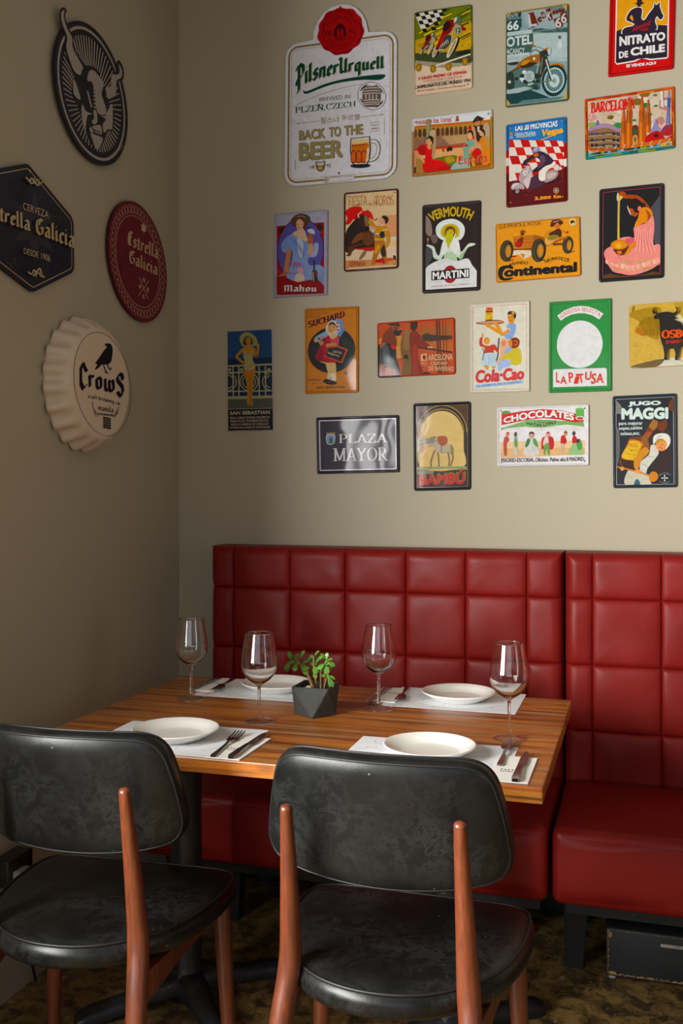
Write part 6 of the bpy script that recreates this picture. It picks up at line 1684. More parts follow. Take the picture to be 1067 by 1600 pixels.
for x in (48, 358, 680):
    for r_ in (128, 92): a.L([(x + r_ * cos(t * pi / 12), 836 + r_ * .98 * sin(t * pi / 12)) for t in range(24) if 52 < x + r_ * cos(t * pi / 12) < 688 or True][(7 if x == 680 else 0):(18 if x == 680 else 24)] if x != 48 else [(x + r_ * cos(t * pi / 12), 836 + r_ * sin(t * pi / 12)) for t in range(-6, 7)], 13, CR, True, x == 358)
for x in (80, 250, 640): a.S([(x - 26, 660), (x, 640), (x + 26, 655), (x + 10, 690), (x - 14, 685)], 'a0a07e')
a.P([(58, 1090), (694, 1072), (696, 1210), (60, 1225)], '5a5e50')
SK = 'c08a4a'
a.S([(290, 660), (445, 655), (425, 800), (410, 960), (405, 1090), (412, 1170), (385, 1180), (375, 1090), (365, 1090), (368, 1160), (340, 1170), (330, 1120), (335, 960), (310, 800)], SK); a.L([(368, 720), (372, 1090)], 7, '8c5c30')
a.S([(270, 380), (290, 345), (350, 330), (430, 345), (445, 390), (420, 470), (290, 470)], SK); a.L([(290, 360), (230, 420), (185, 485), (285, 570)], 36, SK, True); a.L([(430, 370), (460, 480), (480, 420), (488, 320)], 34, SK, True); a.E(488, 312, 22, 22, SK)
a.S([(225, 230), (250, 160), (320, 128), (400, 150), (460, 210), (480, 290), (440, 325), (340, 330), (260, 320)], 'a8a468'); a.S([(262, 240), (290, 190), (360, 180), (420, 230), (430, 300), (340, 320), (280, 300)], '8a9078')
a.S([(275, 280), (300, 210), (350, 190), (400, 230), (405, 290), (370, 310), (290, 310)], '32241e'); a.S([(310, 230), (350, 200), (385, 230), (380, 290), (350, 318), (318, 290)], SK); a.L([(318, 240), (338, 238)], 8, '2a1a14'); a.L([(358, 238), (376, 240)], 8, '2a1a14'); a.L([(332, 275), (362, 275)], 9, 'a03a2a')
a.S([(290, 380), (345, 440), (405, 380), (415, 470), (410, 530), (440, 580), (444, 655), (370, 668), (285, 655), (295, 560), (280, 470)], 'b4aa7c'); a.L([(285, 440), (345, 455), (410, 430)], 8, '8a845c', True); a.L([(300, 640), (420, 590)], 8, '8a845c', True)
a.P([(60, 1232), (696, 1218), (700, 1522), (64, 1536)], '1c1a30')
IV = 'c4b898'
a.T('SAN SEBASTIAN', 84, 656, 1258, 1312, IV, 1243, 1298, bold=.04)
for k, t in enumerate(('GRAN CASINO·TEATROS·CONCIERTOS', 'REGATAS DE TRAINERAS·PELOTA', 'VASCA·CARRERAS DE CABALLOS', 'WATER-POLO·FUEGOS ARTIFICIALES')):
    a.T(t, 84 + (10 if k in (1, 2) else 0), 655 - (18 if k in (1, 2) else 0), 1338 + k * 47, 1372 + k * 46, IV, 1326 + k * 47, 1360 + k * 46, bold=.02)
a.done('metal_sign', 'tall narrow poster of a woman in a sun hat and bathing suit by a railing', 'sign', SG)

# ------------------------------------------------------------------ 14 orange chocolate poster with a child in a bonnet
a = Art('B', (470, 472, 570, 1067), 0.005)
a.sign([(64, 112), (965, 66), (962, 1505), (72, 1530)], 'c8822a', 'c07c30', 0.005, 0.008)
a.frame(0.0086, 0.0008, '6a4418', .003)
a.T('CHOCOLATES Y', 118, 490, 172, 212, '7a4a20', 160, 196); a.T('CACAOS', 118, 320, 225, 268, '7a4a20', 222, 260)
a.T('SUCHARD', 122, 730, 322, 428, '241a1c', 142, 246, font=lambda t: roman(t, 1.6, .6, .4), shadow='b82c24', sh=(8, 6))
a.E(512, 800, 396, 382, '1c1c20', -.05); a.S([(640, 560), (800, 640), (890, 760), (870, 930), (780, 1050), (680, 900), (720, 760)], '26302a')
a.S([(430, 1010), (570, 1010), (590, 1200), (580, 1330), (520, 1330), (500, 1200), (480, 1290), (440, 1290), (450, 1180), (425, 1080)], 'd8b884'); a.S([(500, 1200), (580, 1200), (582, 1320), (520, 1330)], 'e6ddc8'); a.S([(450, 1200), (500, 1200), (480, 1290), (440, 1290)], 'dccbb0')
a.S([(370, 1320), (420, 1280), (500, 1300), (590, 1330), (585, 1370), (500, 1380), (420, 1360)], '26242c'); a.E(478, 1325, 14, 10, 'b83a44')
a.S([(235, 930), (300, 780), (390, 640), (450, 560), (590, 540), (640, 600), (630, 730), (660, 900), (580, 1010), (430, 1010), (320, 985)], 'b02c3c'); a.S([(235, 935), (300, 790), (360, 760), (370, 950), (330, 985)], '8a1c30'); a.S([(310, 985), (430, 1010), (570, 1010), (560, 1030), (420, 1030)], 'd8c07a'); a.S([(480, 560), (590, 540), (640, 600), (620, 720), (520, 720)], 'c0505c')
a.S([(430, 700), (560, 690), (610, 740), (560, 780), (440, 760)], 'd09468'); a.S([(510, 680), (590, 690), (590, 750), (540, 770)], 'c88c5c'); a.S([(220, 640), (240, 590), (290, 610), (280, 660), (235, 670)], 'd8a070'); a.P([(290, 660), (370, 640), (380, 700), (330, 730)], 'c08c5c')
a.P([(248, 575), (420, 480), (460, 560), (285, 668)], '8ab0c0'); a.S([(320, 590), (370, 560), (400, 580), (350, 620)], 'c8847c'); a.E(305, 610, 22, 18, '3a4a50')
a.P([(440, 740), (610, 720), (785, 790), (690, 1022), (370, 900), (430, 880)], 'c85c24'); a.P([(450, 770), (610, 748), (750, 800), (672, 992), (420, 900)], '26282e'); a.T('son los', 540, 680, 790, 840, 'd8cc9c', 810, 870); a.T('mejores', 450, 640, 815, 880, 'd8cc9c', 880, 930)
a.S([(415, 470), (430, 390), (480, 320), (560, 310), (590, 400), (590, 500), (620, 540), (540, 620), (470, 560)], 'd8ccb8'); a.S([(450, 470), (470, 390), (530, 360), (580, 400), (580, 470), (530, 510), (490, 520)], 'd8a070'); a.S([(460, 400), (490, 340), (560, 340), (585, 400), (520, 370)], '4a3c2c'); a.S([(500, 560), (560, 530), (600, 560), (530, 620)], 'dcb084')
a.S([(540, 320), (620, 280), (690, 310), (715, 390), (690, 470), (640, 510), (590, 510), (600, 420)], '7c98c4'); a.S([(550, 320), (620, 330), (650, 420), (640, 500), (590, 500), (600, 400)], 'd8d0d0'); a.S([(640, 500), (700, 440), (735, 460), (690, 530), (660, 580), (610, 540)], '6c90c0')
for y in (348, 410, 466): a.E(610 + (y - 348) * .1, y, 18, 16, 'c83a28')
a.L([(470, 415), (492, 412)], 8, '3a2418'); a.L([(535, 420), (556, 424)], 8, '3a2418'); a.L([(484, 470), (512, 475)], 10, 'b03a30')
a.T('FABRICA', 126, 335, 1280, 1314, '6a4a24'); a.T('EN', 200, 240, 1345, 1366, '6a4a24'); a.T('SAN SEBASTIAN', 255, 735, 1400, 1446, '5a4030', 1396, 1440); a.S([(725, 1190), (750, 1150), (775, 1200), (750, 1215)], '6a4a20')
a.done('metal_sign', 'orange tin poster of a child in a blue bonnet on a black disc', 'sign', SG)

# ------------------------------------------------------------------ 15 dark orange harbour poster (wide)
a = Art('B', (580, 485, 720, 1067), 0.005)
a.sign([(70, 152), (992, 82), (1004, 760), (78, 804)], 'b8562a', lambda x, y: '3a2a24' if x < .3 and y > .4 else 'b84a20', 0.008, 0.005)
a.P([(560, 260), (620, 200), (960, 180), (965, 340), (620, 350)], 'a06038'); a.P([(600, 300), (660, 270), (720, 290), (860, 300), (965, 300), (960, 340), (700, 370), (620, 360)], '3c3024'); a.P([(560, 380), (850, 360), (965, 380), (970, 480), (560, 450)], 'b4683c')
a.P([(90, 340), (230, 290), (380, 310), (400, 420), (90, 400)], 'c88c50'); a.P([(280, 420), (380, 420), (370, 560), (290, 580)], 'c89a5c')
a.P([(545, 425), (965, 490), (965, 510), (545, 446)], '3a1c14'); a.L([(570, 510), (700, 540), (965, 640)], 5, '4a1c10')
a.S([(120, 420), (140, 300), (190, 230), (240, 190), (260, 240), (300, 330), (300, 430), (250, 440), (150, 390)], '7a3a26'); a.S([(130, 440), (200, 390), (290, 450), (300, 560), (340, 700), (340, 790), (240, 720), (150, 680), (120, 560)], '1e2228'); a.S([(135, 440), (180, 400), (215, 480), (210, 640), (150, 640)], '4a5258'); a.S([(235, 410), (290, 420), (290, 460), (250, 460)], 'c8241c')
a.E(290, 200, 32, 40, '7a4028'); a.S([(205, 180), (240, 140), (310, 140), (345, 190), (290, 180)], '2a2420'); a.S([(260, 250), (330, 220), (370, 240), (330, 300), (290, 300)], '241c1c'); a.L([(310, 235), (370, 225)], 8, 'c89058')
a.S([(355, 350), (400, 260), (450, 220), (470, 300), (470, 450), (480, 640), (490, 790), (360, 790), (380, 640), (350, 500)], '7a5a34'); a.S([(400, 260), (450, 240), (460, 440), (420, 480), (380, 430)], '8c6c44'); a.S([(380, 560), (420, 520), (440, 580)], '1e1816')
a.S([(455, 300), (500, 240), (560, 270), (620, 350), (700, 420), (680, 450), (570, 430), (560, 560), (600, 680), (620, 780), (490, 790), (480, 600), (460, 450)], '7c2e1c'); a.S([(490, 440), (545, 430), (560, 780), (500, 780)], '9a3a20')
a.E(505, 190, 40, 56, '3a2018'); a.S([(455, 160), (470, 115), (540, 110), (550, 190), (525, 230), (540, 160), (480, 150)], '1c1414'); a.L([(670, 440), (730, 440)], 18, 'c8a878')
for x, w in ((768, 20), (800, 14), (845, 6), (880, 5)): a.P([(x, 95), (x + w, 94), (x + w + 30, 770), (x + 24, 772)], '52281c')
a.P([(90, 690), (200, 680), (300, 710), (300, 790), (90, 790)], '9a4224'); a.L([(100, 660), (200, 655), (200, 690)], 14, 'a8603c', True); 
for k in range(4): a.L([(100 + k * 50, 700), (100 + k * 50, 785)], 5, '2a1812')
a.S([(610, 760), (640, 730), (700, 745), (700, 780), (620, 785)], '241816'); a.P([(75, 400), (100, 400), (110, 780), (80, 790)], '1e1a1c'); a.P([(104, 440), (122, 440), (126, 640), (108, 650)], '1e4a30')
CRM = 'dcc098'
a.P([(592, 520), (662, 515), (662, 598), (592, 602)], CRM); a.S([(610, 560), (620, 532), (648, 540), (650, 580), (628, 592)], '8a2a1c'); a.T('ARCELONA', 680, 968, 526, 598, CRM, 516, 588, bold=.01); a.T('1911', 592, 662, 612, 655, CRM); a.T('CIUDAD', 708, 905, 612, 652, CRM, 606, 646, bold=.01); a.T('DE INVIERNO', 685, 985, 666, 718, CRM, 668, 720, bold=.01)
a.done('metal_sign', 'wide dark orange tin poster of people at a quayside with ship rigging', 'sign', SG)
# ------------------------------------------------------------------ 16 cream cocoa poster
a = Art('B', (728, 462, 838, 1067), 0.005)
a.sign([(62, 132), (968, 76), (968, 1450), (62, 1476)], 'dcdacb', 'dddacb', 0.005, 0.009)
a.frame(0.0100, 0.0010, 'c8543c', .003)
a.S([(155, 405), (300, 385), (460, 365), (570, 390), (540, 425), (340, 440), (180, 432)], '9a6040'); a.S([(170, 408), (400, 385), (560, 392), (500, 410), (300, 425)], 'c89a78')
a.P([(300, 195), (408, 190), (404, 370), (292, 380)], 'd8bc24'); a.E(354, 194, 54, 14, 'c83020'); a.P([(300, 215), (408, 212), (407, 228), (300, 232)], 'c83020'); a.P([(300, 236), (408, 232), (407, 252), (299, 256)], '4a2814'); a.P([(320, 262), (378, 260), (378, 290), (320, 292)], 'd88a24'); a.P([(292, 366), (404, 358), (404, 376), (292, 384)], '5a4a14'); a.E(378, 330, 10, 10, 'c83020')
YL = 'dc9a34'
a.L([(300, 435), (380, 480), (480, 540), (520, 550)], 52, YL, True); a.L([(430, 400), (490, 480), (550, 585), (660, 520)], 56, YL, True)
a.S([(610, 480), (640, 430), (720, 415), (758, 450), (740, 560), (680, 660), (600, 640), (580, 590), (650, 560), (670, 500)], '8ca8d8')
a.S([(630, 300), (650, 260), (720, 270), (750, 320), (720, 410), (670, 430), (640, 380)], 'd8943c'); a.S([(630, 285), (650, 240), (720, 235), (760, 280), (750, 345), (725, 330), (700, 280)], '2e2632'); a.S([(690, 240), (735, 250), (730, 290), (700, 270)], 'c8a03c'); a.L([(645, 330), (668, 326)], 7, '4a2c1c'); a.L([(690, 328), (715, 332)], 7, '4a2c1c'); a.L([(660, 378), (695, 376)], 9, 'b03a2a')
a.S([(510, 740), (540, 660), (610, 650), (650, 700), (640, 800), (600, 900), (560, 960), (490, 1040), (470, 1010), (520, 880)], 'e0b090'); a.S([(540, 710), (590, 680), (600, 740), (560, 770)], 'd08a6c'); a.L([(500, 640), (490, 760), (480, 920), (450, 1000)], 22, '50506a', True)
a.S([(600, 800), (680, 760), (680, 840), (600, 910)], '9ab0dc'); a.S([(480, 1120), (500, 1000), (600, 970), (660, 1000), (680, 1060), (560, 1100), (520, 1140)], 'a8bce0')
a.S([(530, 940), (650, 850), (720, 790), (800, 790), (840, 900), (830, 1030), (700, 1050), (650, 970), (560, 975)], 'ccbc34'); a.S([(670, 700), (690, 650), (760, 635), (810, 680), (800, 760), (740, 800), (680, 780)], '8a3a20'); a.S([(640, 690), (690, 670), (700, 760), (660, 770)], 'd08a4c'); a.L([(720, 690), (770, 690), (770, 740), (730, 740)], 10, 'd88a34', True)
a.S([(200, 720), (215, 640), (250, 640), (250, 730), (340, 760), (430, 740), (495, 830), (480, 860), (420, 820), (415, 870), (285, 880), (280, 790), (220, 770)], 'c0483a'); a.E(252, 605, 16, 34, 'd89a60'); a.S([(270, 680), (300, 630), (350, 650), (355, 710), (320, 740), (280, 720)], 'd88c4c'); a.S([(320, 650), (356, 680), (340, 730), (305, 710)], 'd8a444')
a.S([(280, 880), (415, 870), (450, 960), (440, 1070), (230, 1050), (250, 960)], 'bcd2de'); a.L([(340, 900), (350, 1050)], 6, '8aa4b8'); a.S([(270, 1060), (340, 1065), (330, 1120), (290, 1100)], 'd89a4c'); a.S([(390, 1075), (440, 1070), (440, 1100), (400, 1100)], 'd89a4c'); a.L([(250, 800), (270, 860), (250, 980)], 14, '60606e', True)
a.T('Cola·Cao', 135, 870, 1130, 1330, 'd0402c', 1080, 1270, bold=.04, shear=18, shadow='9a8ab0', sh=(10, 3)); a.P([(140, 1352), (872, 1282), (872, 1326), (140, 1404)], 'a4c4e2'); a.T('EL ALIMENTO DE LA JUVENTUD', 172, 836, 1360, 1392, '4a4488', 1294, 1328, bold=.02, shear=8)
a.done('metal_sign', 'cream tin poster of a woman carrying a tray above two children', 'sign', SG)

# ------------------------------------------------------------------ 17 black poster with an arch and a grey horse
a = Art('B', (640, 620, 745, 1067), 0.005)
a.sign([(54, 106), (970, 72), (972, 1474), (66, 1496)], '26221e', '201e20', 0.008, 0.009)
a.frame(0.0098, 0.0010, 'c89a48', .003); a.P([(100, 150), (910, 125), (915, 440), (105, 440)], '4a3018')
a.E(520, 560, 392, 430, 'c8a050', n=48); a.E(520, 560, 382, 420, '1e1c1e', n=48); a.E(515, 560, 348, 372, 'c8a050', n=48); a.E(515, 560, 338, 362, '1e1c1e', n=48)
a.P([(130, 560), (908, 560), (916, 1150), (110, 1160)], '1e1c1e'); a.P([(150, 560), (168, 560), (172, 1130), (152, 1130)], 'c8a050'); a.P([(845, 540), (858, 540), (866, 1110), (852, 1110)], 'c8a050')
a.S([(180, 1130), (185, 560), (240, 380), (360, 260), (515, 224), (660, 260), (780, 370), (845, 540), (850, 800), (850, 1120)], 'd8bc80')
a.P([(150, 140), (172, 140), (268, 330), (250, 335)], '6a6660'); a.S([(130, 690), (160, 640), (230, 650), (300, 690), (400, 640), (450, 640), (640, 760), (650, 850), (600, 900), (480, 880), (400, 860), (380, 790), (300, 780), (200, 840), (180, 890), (130, 890)], 'b4ac94'); a.S([(200, 780), (300, 770), (380, 790), (300, 800), (220, 880), (190, 880)], 'c88a64'); a.P([(250, 660), (380, 650), (390, 740), (260, 750)], '8a8a78')
for p in ([(400, 850), (360, 950), (340, 1040), (340, 1120)], [(450, 880), (460, 980), (465, 1110)], [(610, 880), (630, 1000), (620, 1100)], [(650, 870), (690, 960), (650, 1100)]): a.L(p, 26, '7a6a50', True)
a.S([(640, 760), (690, 800), (700, 900), (680, 1000), (665, 900)], '8a7c60')
a.S([(440, 640), (520, 620), (590, 640), (600, 720), (530, 780), (460, 740)], 'a4583c'); a.L([(510, 760), (500, 880), (520, 900)], 12, '6a4a34'); a.L([(150, 760), (240, 740), (440, 690)], 8, '7a4a34', True); a.E(175, 700, 9, 8, '2a221c'); a.S([(205, 650), (220, 610), (240, 655)], 'b4ac94')
a.S([(300, 690), (340, 640), (420, 630), (400, 680), (340, 740)], '8a826c')
a.P([(110, 1120), (300, 1110), (600, 1105), (900, 1100), (912, 1140), (110, 1150)], '8a9a70'); a.L([(105, 1162), (918, 1150)], 10, 'd8b068'); a.P([(110, 1180), (380, 1170), (380, 1220), (130, 1240)], '8a8478')
a.T('BAMBÚ', 160, 890, 1190, 1390, '8a6a38', 1140, 1365, bold=.05); a.T('BAMBÚ', 145, 872, 1210, 1412, 'b82c2a', 1165, 1390, bold=.035)
a.L([(160, 1442), (850, 1432)], 8, 'c8b898')
a.done('metal_sign', 'black tin poster with a grey horse under an arch above red block letters', 'sign', SG)

# ------------------------------------------------------------------ 18 stock juice poster with a young cook
a = Art('B', (950, 605, 1067, 1067), 0.005)
a.sign([(62, 128), (978, 86), (990, 1426), (72, 1440)], '20222a', '26343c', 0.007, 0.009)
a.frame(0.0102, 0.0012, 'c0b4b0', .003)
a.S([(560, 480), (720, 470), (860, 600), (900, 900), (880, 1180), (700, 1250), (560, 1000), (520, 700)], '30231e'); a.S([(860, 240), (930, 160), (935, 330), (880, 320)], '6a3a20'); a.S([(700, 540), (820, 460), (840, 560), (760, 640)], '6a3818')
a.S([(105, 200), (180, 260), (230, 400), (170, 380), (105, 360)], '7c7a78'); a.S([(105, 600), (160, 640), (160, 1000), (110, 1080)], '62605c')
MT = 'd0e0d8'
a.T('JUGO', 285, 752, 205, 282, MT, 190, 270, bold=.06); a.T('MAGGI', 188, 858, 298, 466, MT, 282, 454, bold=.06)
a.T('para mejorar', 152, 492, 494, 556, MT, 488, 550, bold=.02); a.T('sopas,caldos', 155, 486, 560, 624, MT, 552, 614, bold=.02); a.T('salsas,etc.', 175, 458, 636, 692, MT, 628, 686, bold=.02)
a.S([(315, 720), (440, 700), (500, 680), (560, 590), (640, 460), (710, 490), (700, 570), (640, 640), (580, 740), (600, 820), (610, 900), (560, 960), (460, 1060), (430, 1200), (380, 1180), (180, 1110), (180, 1010), (270, 800)], '6a3c20')
a.P([(580, 560), (640, 460), (712, 490), (690, 580), (640, 620)], '9a6c3c'); a.P([(525, 640), (635, 622), (620, 650), (530, 662)], 'b8241c'); a.S([(470, 740), (560, 650), (620, 660), (560, 740), (580, 860), (500, 860)], '8c5a34')
a.S([(190, 1000), (270, 830), (310, 750), (420, 755), (490, 800), (485, 850), (370, 1045)], 'c87a2c'); a.S([(196, 995), (275, 838), (318, 768), (415, 772), (470, 810), (465, 850), (365, 1028)], 'd8b43c')
a.T('MAGGI', 290, 420, 795, 845, 'b83a24', 805, 860); a.L([(300, 880), (430, 900)], 6, '8a6a1c'); a.L([(320, 905), (350, 910)], 10, '4a3410'); a.L([(265, 945), (400, 970)], 6, '8a6a1c')
a.P([(180, 1020), (370, 1050), (385, 1180), (205, 1130)], '3c1e14'); a.S([(385, 1170), (370, 1050), (490, 870), (560, 870), (580, 930), (480, 1040), (430, 1160)], 'c88c34')
a.S([(270, 1210), (350, 1180), (550, 1230), (590, 1320), (595, 1395), (250, 1395)], 'c8c4b0'); a.S([(370, 1395), (400, 1310), (440, 1330), (455, 1395)], '3c5a6c')
a.S([(450, 1180), (470, 1060), (580, 960), (610, 830), (680, 830), (720, 920), (700, 980), (620, 1080), (560, 1160), (540, 1220), (480, 1200)], 'd0d0c4'); a.L([(540, 980), (650, 1000)], 8, '8a9090'); a.L([(480, 1090), (560, 1130)], 8, '8a9090')
a.S([(680, 850), (690, 770), (760, 750), (840, 790), (840, 850), (800, 900), (730, 905)], 'dc9a68'); a.S([(690, 790), (740, 745), (830, 760), (820, 790), (740, 780), (700, 830)], 'c89044'); a.S([(640, 790), (650, 700), (720, 660), (820, 660), (880, 710), (880, 810), (820, 885), (840, 800), (780, 740), (700, 750), (660, 810)], 'dcdcd0'); a.L([(680, 740), (760, 690)], 7, '8a8a84'); a.L([(755, 812), (785, 818)], 9, '3a2418'); a.L([(745, 880), (785, 882)], 10, 'b0402c'); a.E(745, 855, 16, 12, 'c86a50')
a.L([(105, 1128), (380, 1195), (600, 1262)], 22, 'c87c34'); a.S([(590, 1240), (640, 1200), (700, 1230), (710, 1300), (660, 1345), (600, 1340), (580, 1290)], 'c8843a'); a.S([(170, 1150), (210, 1130), (230, 1170), (190, 1190)], 'd89a64'); a.S([(380, 1190), (430, 1170), (470, 1200), (430, 1230), (390, 1220)], 'd89a64')
for t in range(4): a.S([(805, 1295), (805 + 40 * cos(t * pi / 2) - 9 * sin(t * pi / 2), 1295 + 40 * sin(t * pi / 2) + 9 * cos(t * pi / 2)), (805 + 46 * cos(t * pi / 2), 1295 + 46 * sin(t * pi / 2)), (805 + 40 * cos(t * pi / 2) + 9 * sin(t * pi / 2), 1295 + 40 * sin(t * pi / 2) - 9 * cos(t * pi / 2))], 'dcdcd4')
a.TA('MARCA DE FABRICA', [(725, 1270), (805, 1235), (890, 1260)], [(715, 1252), (805, 1212), (898, 1240)], '9a9a90'); a.TA('LA CRUZ ESTRELLA', [(725, 1345), (805, 1372), (890, 1345)], [(732, 1330), (805, 1352), (885, 1330)], '9a9a90')
a.done('metal_sign', 'dark tin poster of a young cook carrying a huge brown bottle', 'sign', SG)

# ------------------------------------------------------------------ 19 white chocolate poster with a red banner (wide)
a = Art('B', (770, 620, 930, 1067), 0.005)
a.sign([(42, 106), (1002, 76), (1002, 714), (46, 728)], 'e4e2e2', 'e2e0e0', 0.006, 0.008)
a.P([(78, 470), (960, 455), (962, 600), (80, 640)], 'e4c8a0'); a.P([(78, 540), (960, 530), (962, 600), (80, 640)], 'dcb484')
a.P([(80, 330), (340, 250), (340, 310), (130, 330), (90, 350)], '7ca868'); a.S([(330, 250), (500, 240), (690, 250), (700, 290), (520, 320), (340, 310)], '86b070'); a.P([(690, 250), (940, 250), (955, 310), (760, 290), (680, 300)], '7ca868')
a.P([(90, 185), (300, 150), (520, 128), (700, 140), (880, 180), (955, 255), (860, 268), (700, 238), (520, 222), (340, 245), (90, 295)], 'c8382a')
a.P([(90, 160), (180, 150), (178, 186), (92, 194)], 'c8382a'); a.E(134, 162, 40, 18, '5c9a54'); a.P([(862, 130), (948, 120), (952, 215), (862, 222)], '6aa858'); a.E(905, 126, 44, 12, '7cb868'); a.E(908, 222, 46, 22, 'd8d4d0'); a.E(908, 224, 32, 14, 'b84838')
a.TA('CHOCOLATES', [(112, 278), (300, 244), (520, 216), (700, 222), (845, 250)], [(108, 218), (300, 168), (520, 138), (700, 146), (848, 178)], 'eeece8', bold=.045, shadow='4a1a1a', sh=(5, 3))
a.T('Y DULCES', 425, 600, 246, 274, '4a3a34'); a.TA('MATIAS LOPEZ', [(350, 292), (510, 312), (665, 276)], [(350, 262), (510, 278), (660, 248)], '20402a', bold=.03)
for x0, x1, y in ((120, 290, 338), (440, 640, 322), (440, 560, 344), (720, 950, 318), (690, 955, 342)): a.L([(x0, y), (x1, y - 4)], 3, 'b8a498')
def folk(x, w, y0, y1, parts):
    for pts, c in parts: a.S([(x + px * w, y0 + (y1 - y0) * py) for px, py in pts], c)
folk(142, 36, 368, 615, [([(-.6, .95), (-.9, .5), (-.5, .2), (.4, .2), (.8, .35), (.1, .5), (.1, .95)], 'b85048'), ([(-.2, .2), (-.1, .03), (.6, .0), (.8, .1), (.4, .2)], 'c88a70'), ([(0, .04), (.3, -.02), (.8, .06), (.3, .08)], 'c8382a'), ([(-.8, .95), (-.2, .9), (.1, 1), (-.5, 1)], '6a8a54')])
folk(240, 40, 370, 610, [([(-.7, .95), (-.5, .5), (-.6, .2), (.3, .15), (.5, .5), (.4, .9), (.9, 1), (-.6, 1)], 'c4c4b8'), ([(-.5, .4), (0, .2), (.4, .4), (.3, .65), (-.3, .6)], '6a9a5c'), ([(-.5, .12), (-.3, .0), (.2, .0), (.3, .12), (-.1, .2)], '5a4a40')])
folk(403, 74, 368, 610, [([(-1, 1), (-.9, .6), (-.5, .3), (.5, .3), (.9, .6), (1, .97)], 'd2d0cc'), ([(-.9, .6), (-.6, .3), (-.2, .3), (-.3, .5), (-.7, .65)], '3c7a48'), ([(.9, .6), (.6, .3), (.2, .3), (.3, .5), (.8, .65)], '5c9a54'), ([(-.35, .2), (-.3, .03), (.3, .03), (.35, .2), (0, .28)], 'c8a088'), ([(-.4, .1), (-.2, -.01), (.2, -.01), (.4, .1), (0, .06)], '2c2420')])
folk(572, 70, 368, 610, [([(-.9, .75), (-.9, .3), (-.3, .18), (.6, .2), (.9, .4), (.8, .7), (.3, .75), (-.2, .6)], 'b82c28'), ([(-.7, .55), (-.5, .25), (0, .2), (.1, .5), (-.3, .6)], 'd8d0c4'), ([(-.5, .55), (.1, .5), (.3, .95), (.0, .95), (-.2, .7), (-.4, .95), (-.6, .95)], '6a9a54'), ([(-.3, .1), (-.2, .02), (.3, .02), (.4, .12), (0, .22)], 'd0a088'), ([(-.2, .04), (.0, -.02), (.3, .02), (.1, .06)], 'a82420')])
folk(735, 44, 362, 605, [([(-.6, .55), (-.6, .25), (0, .15), (.6, .3), (.7, .45), (.2, .55)], 'c02c24'), ([(-.6, .55), (.2, .55), (.0, .95), (-.2, .95), (-.3, .7), (-.5, .95)], 'c8b8a0'), ([(.1, .15), (.2, .0), (.9, .02), (.8, .15), (.4, .2)], 'c8906c'), ([(.1, .04), (.5, -.03), (.9, .04), (.4, .06)], '4a5a3c')])
folk(860, 76, 362, 605, [([(-1, .95), (-.5, .6), (-.3, .5), (.4, .4), (.8, .5), (.9, .7), (1, .98), (0, .98)], '9abc88'), ([(.1, .45), (.5, .3), (.8, .45), (.9, .7), (.4, .8)], '5c9a54'), ([(-.4, .5), (-.4, .25), (-.1, .18), (.2, .3), (.2, .45)], 'b82c2a'), ([(-.4, .15), (-.4, .02), (-.1, -.01), (0, .1), (-.2, .18)], '4a3a34'), ([(.1, .38), (.4, .32), (.6, .42), (.3, .5)], '4a2420')])
a.T('MADRID-ESCORIAL.Oficinas. Palma alta.8 MADRID.', 86, 958, 640, 684, '3a2c2c', 626, 668, bold=.012); holes(a, .013)
a.done('metal_sign', 'wide white tin poster with a red banner above six small figures', 'sign', SG)

# ------------------------------------------------------------------ 20 dark street name plate (wide)
a = Art('B', (490, 640, 630, 1067), 0.005)
a.sign([(28, 94), (1016, 62), (1024, 746), (40, 768)], '2c2636', '2c2634', 0.006, 0.009)
a.frame(0.0118, 0.0034, 'dcd6da', .004)
a.P([(150, 272), (258, 268), (256, 300), (152, 304)], '8a7448'); a.S([(154, 300), (252, 298), (250, 390), (228, 412), (200, 420), (172, 414), (154, 392)], 'b8c4d0'); a.S([(164, 312), (242, 310), (240, 386), (200, 408), (164, 390)], '7a9ac4'); a.S([(172, 388), (238, 384), (225, 402), (200, 410), (180, 402)], '4a7a44'); a.S([(186, 350), (210, 328), (224, 345), (222, 390), (200, 390)], '5a4a38')
a.T('PLAZA', 296, 880, 292, 402, 'dcd8dc', 284, 392, font=lambda t: roman(t, 1.15, .42, .55), shadow='14101a', sh=(-4, 5)); a.T('MAYOR', 232, 895, 458, 618, 'dcd8dc', 448, 608, font=lambda t: roman(t, 1.15, .36, .55), shadow='14101a', sh=(-5, 6))
a.done('metal_sign', 'wide dark violet name plate with white serif letters and a small crest', 'sign', SG)

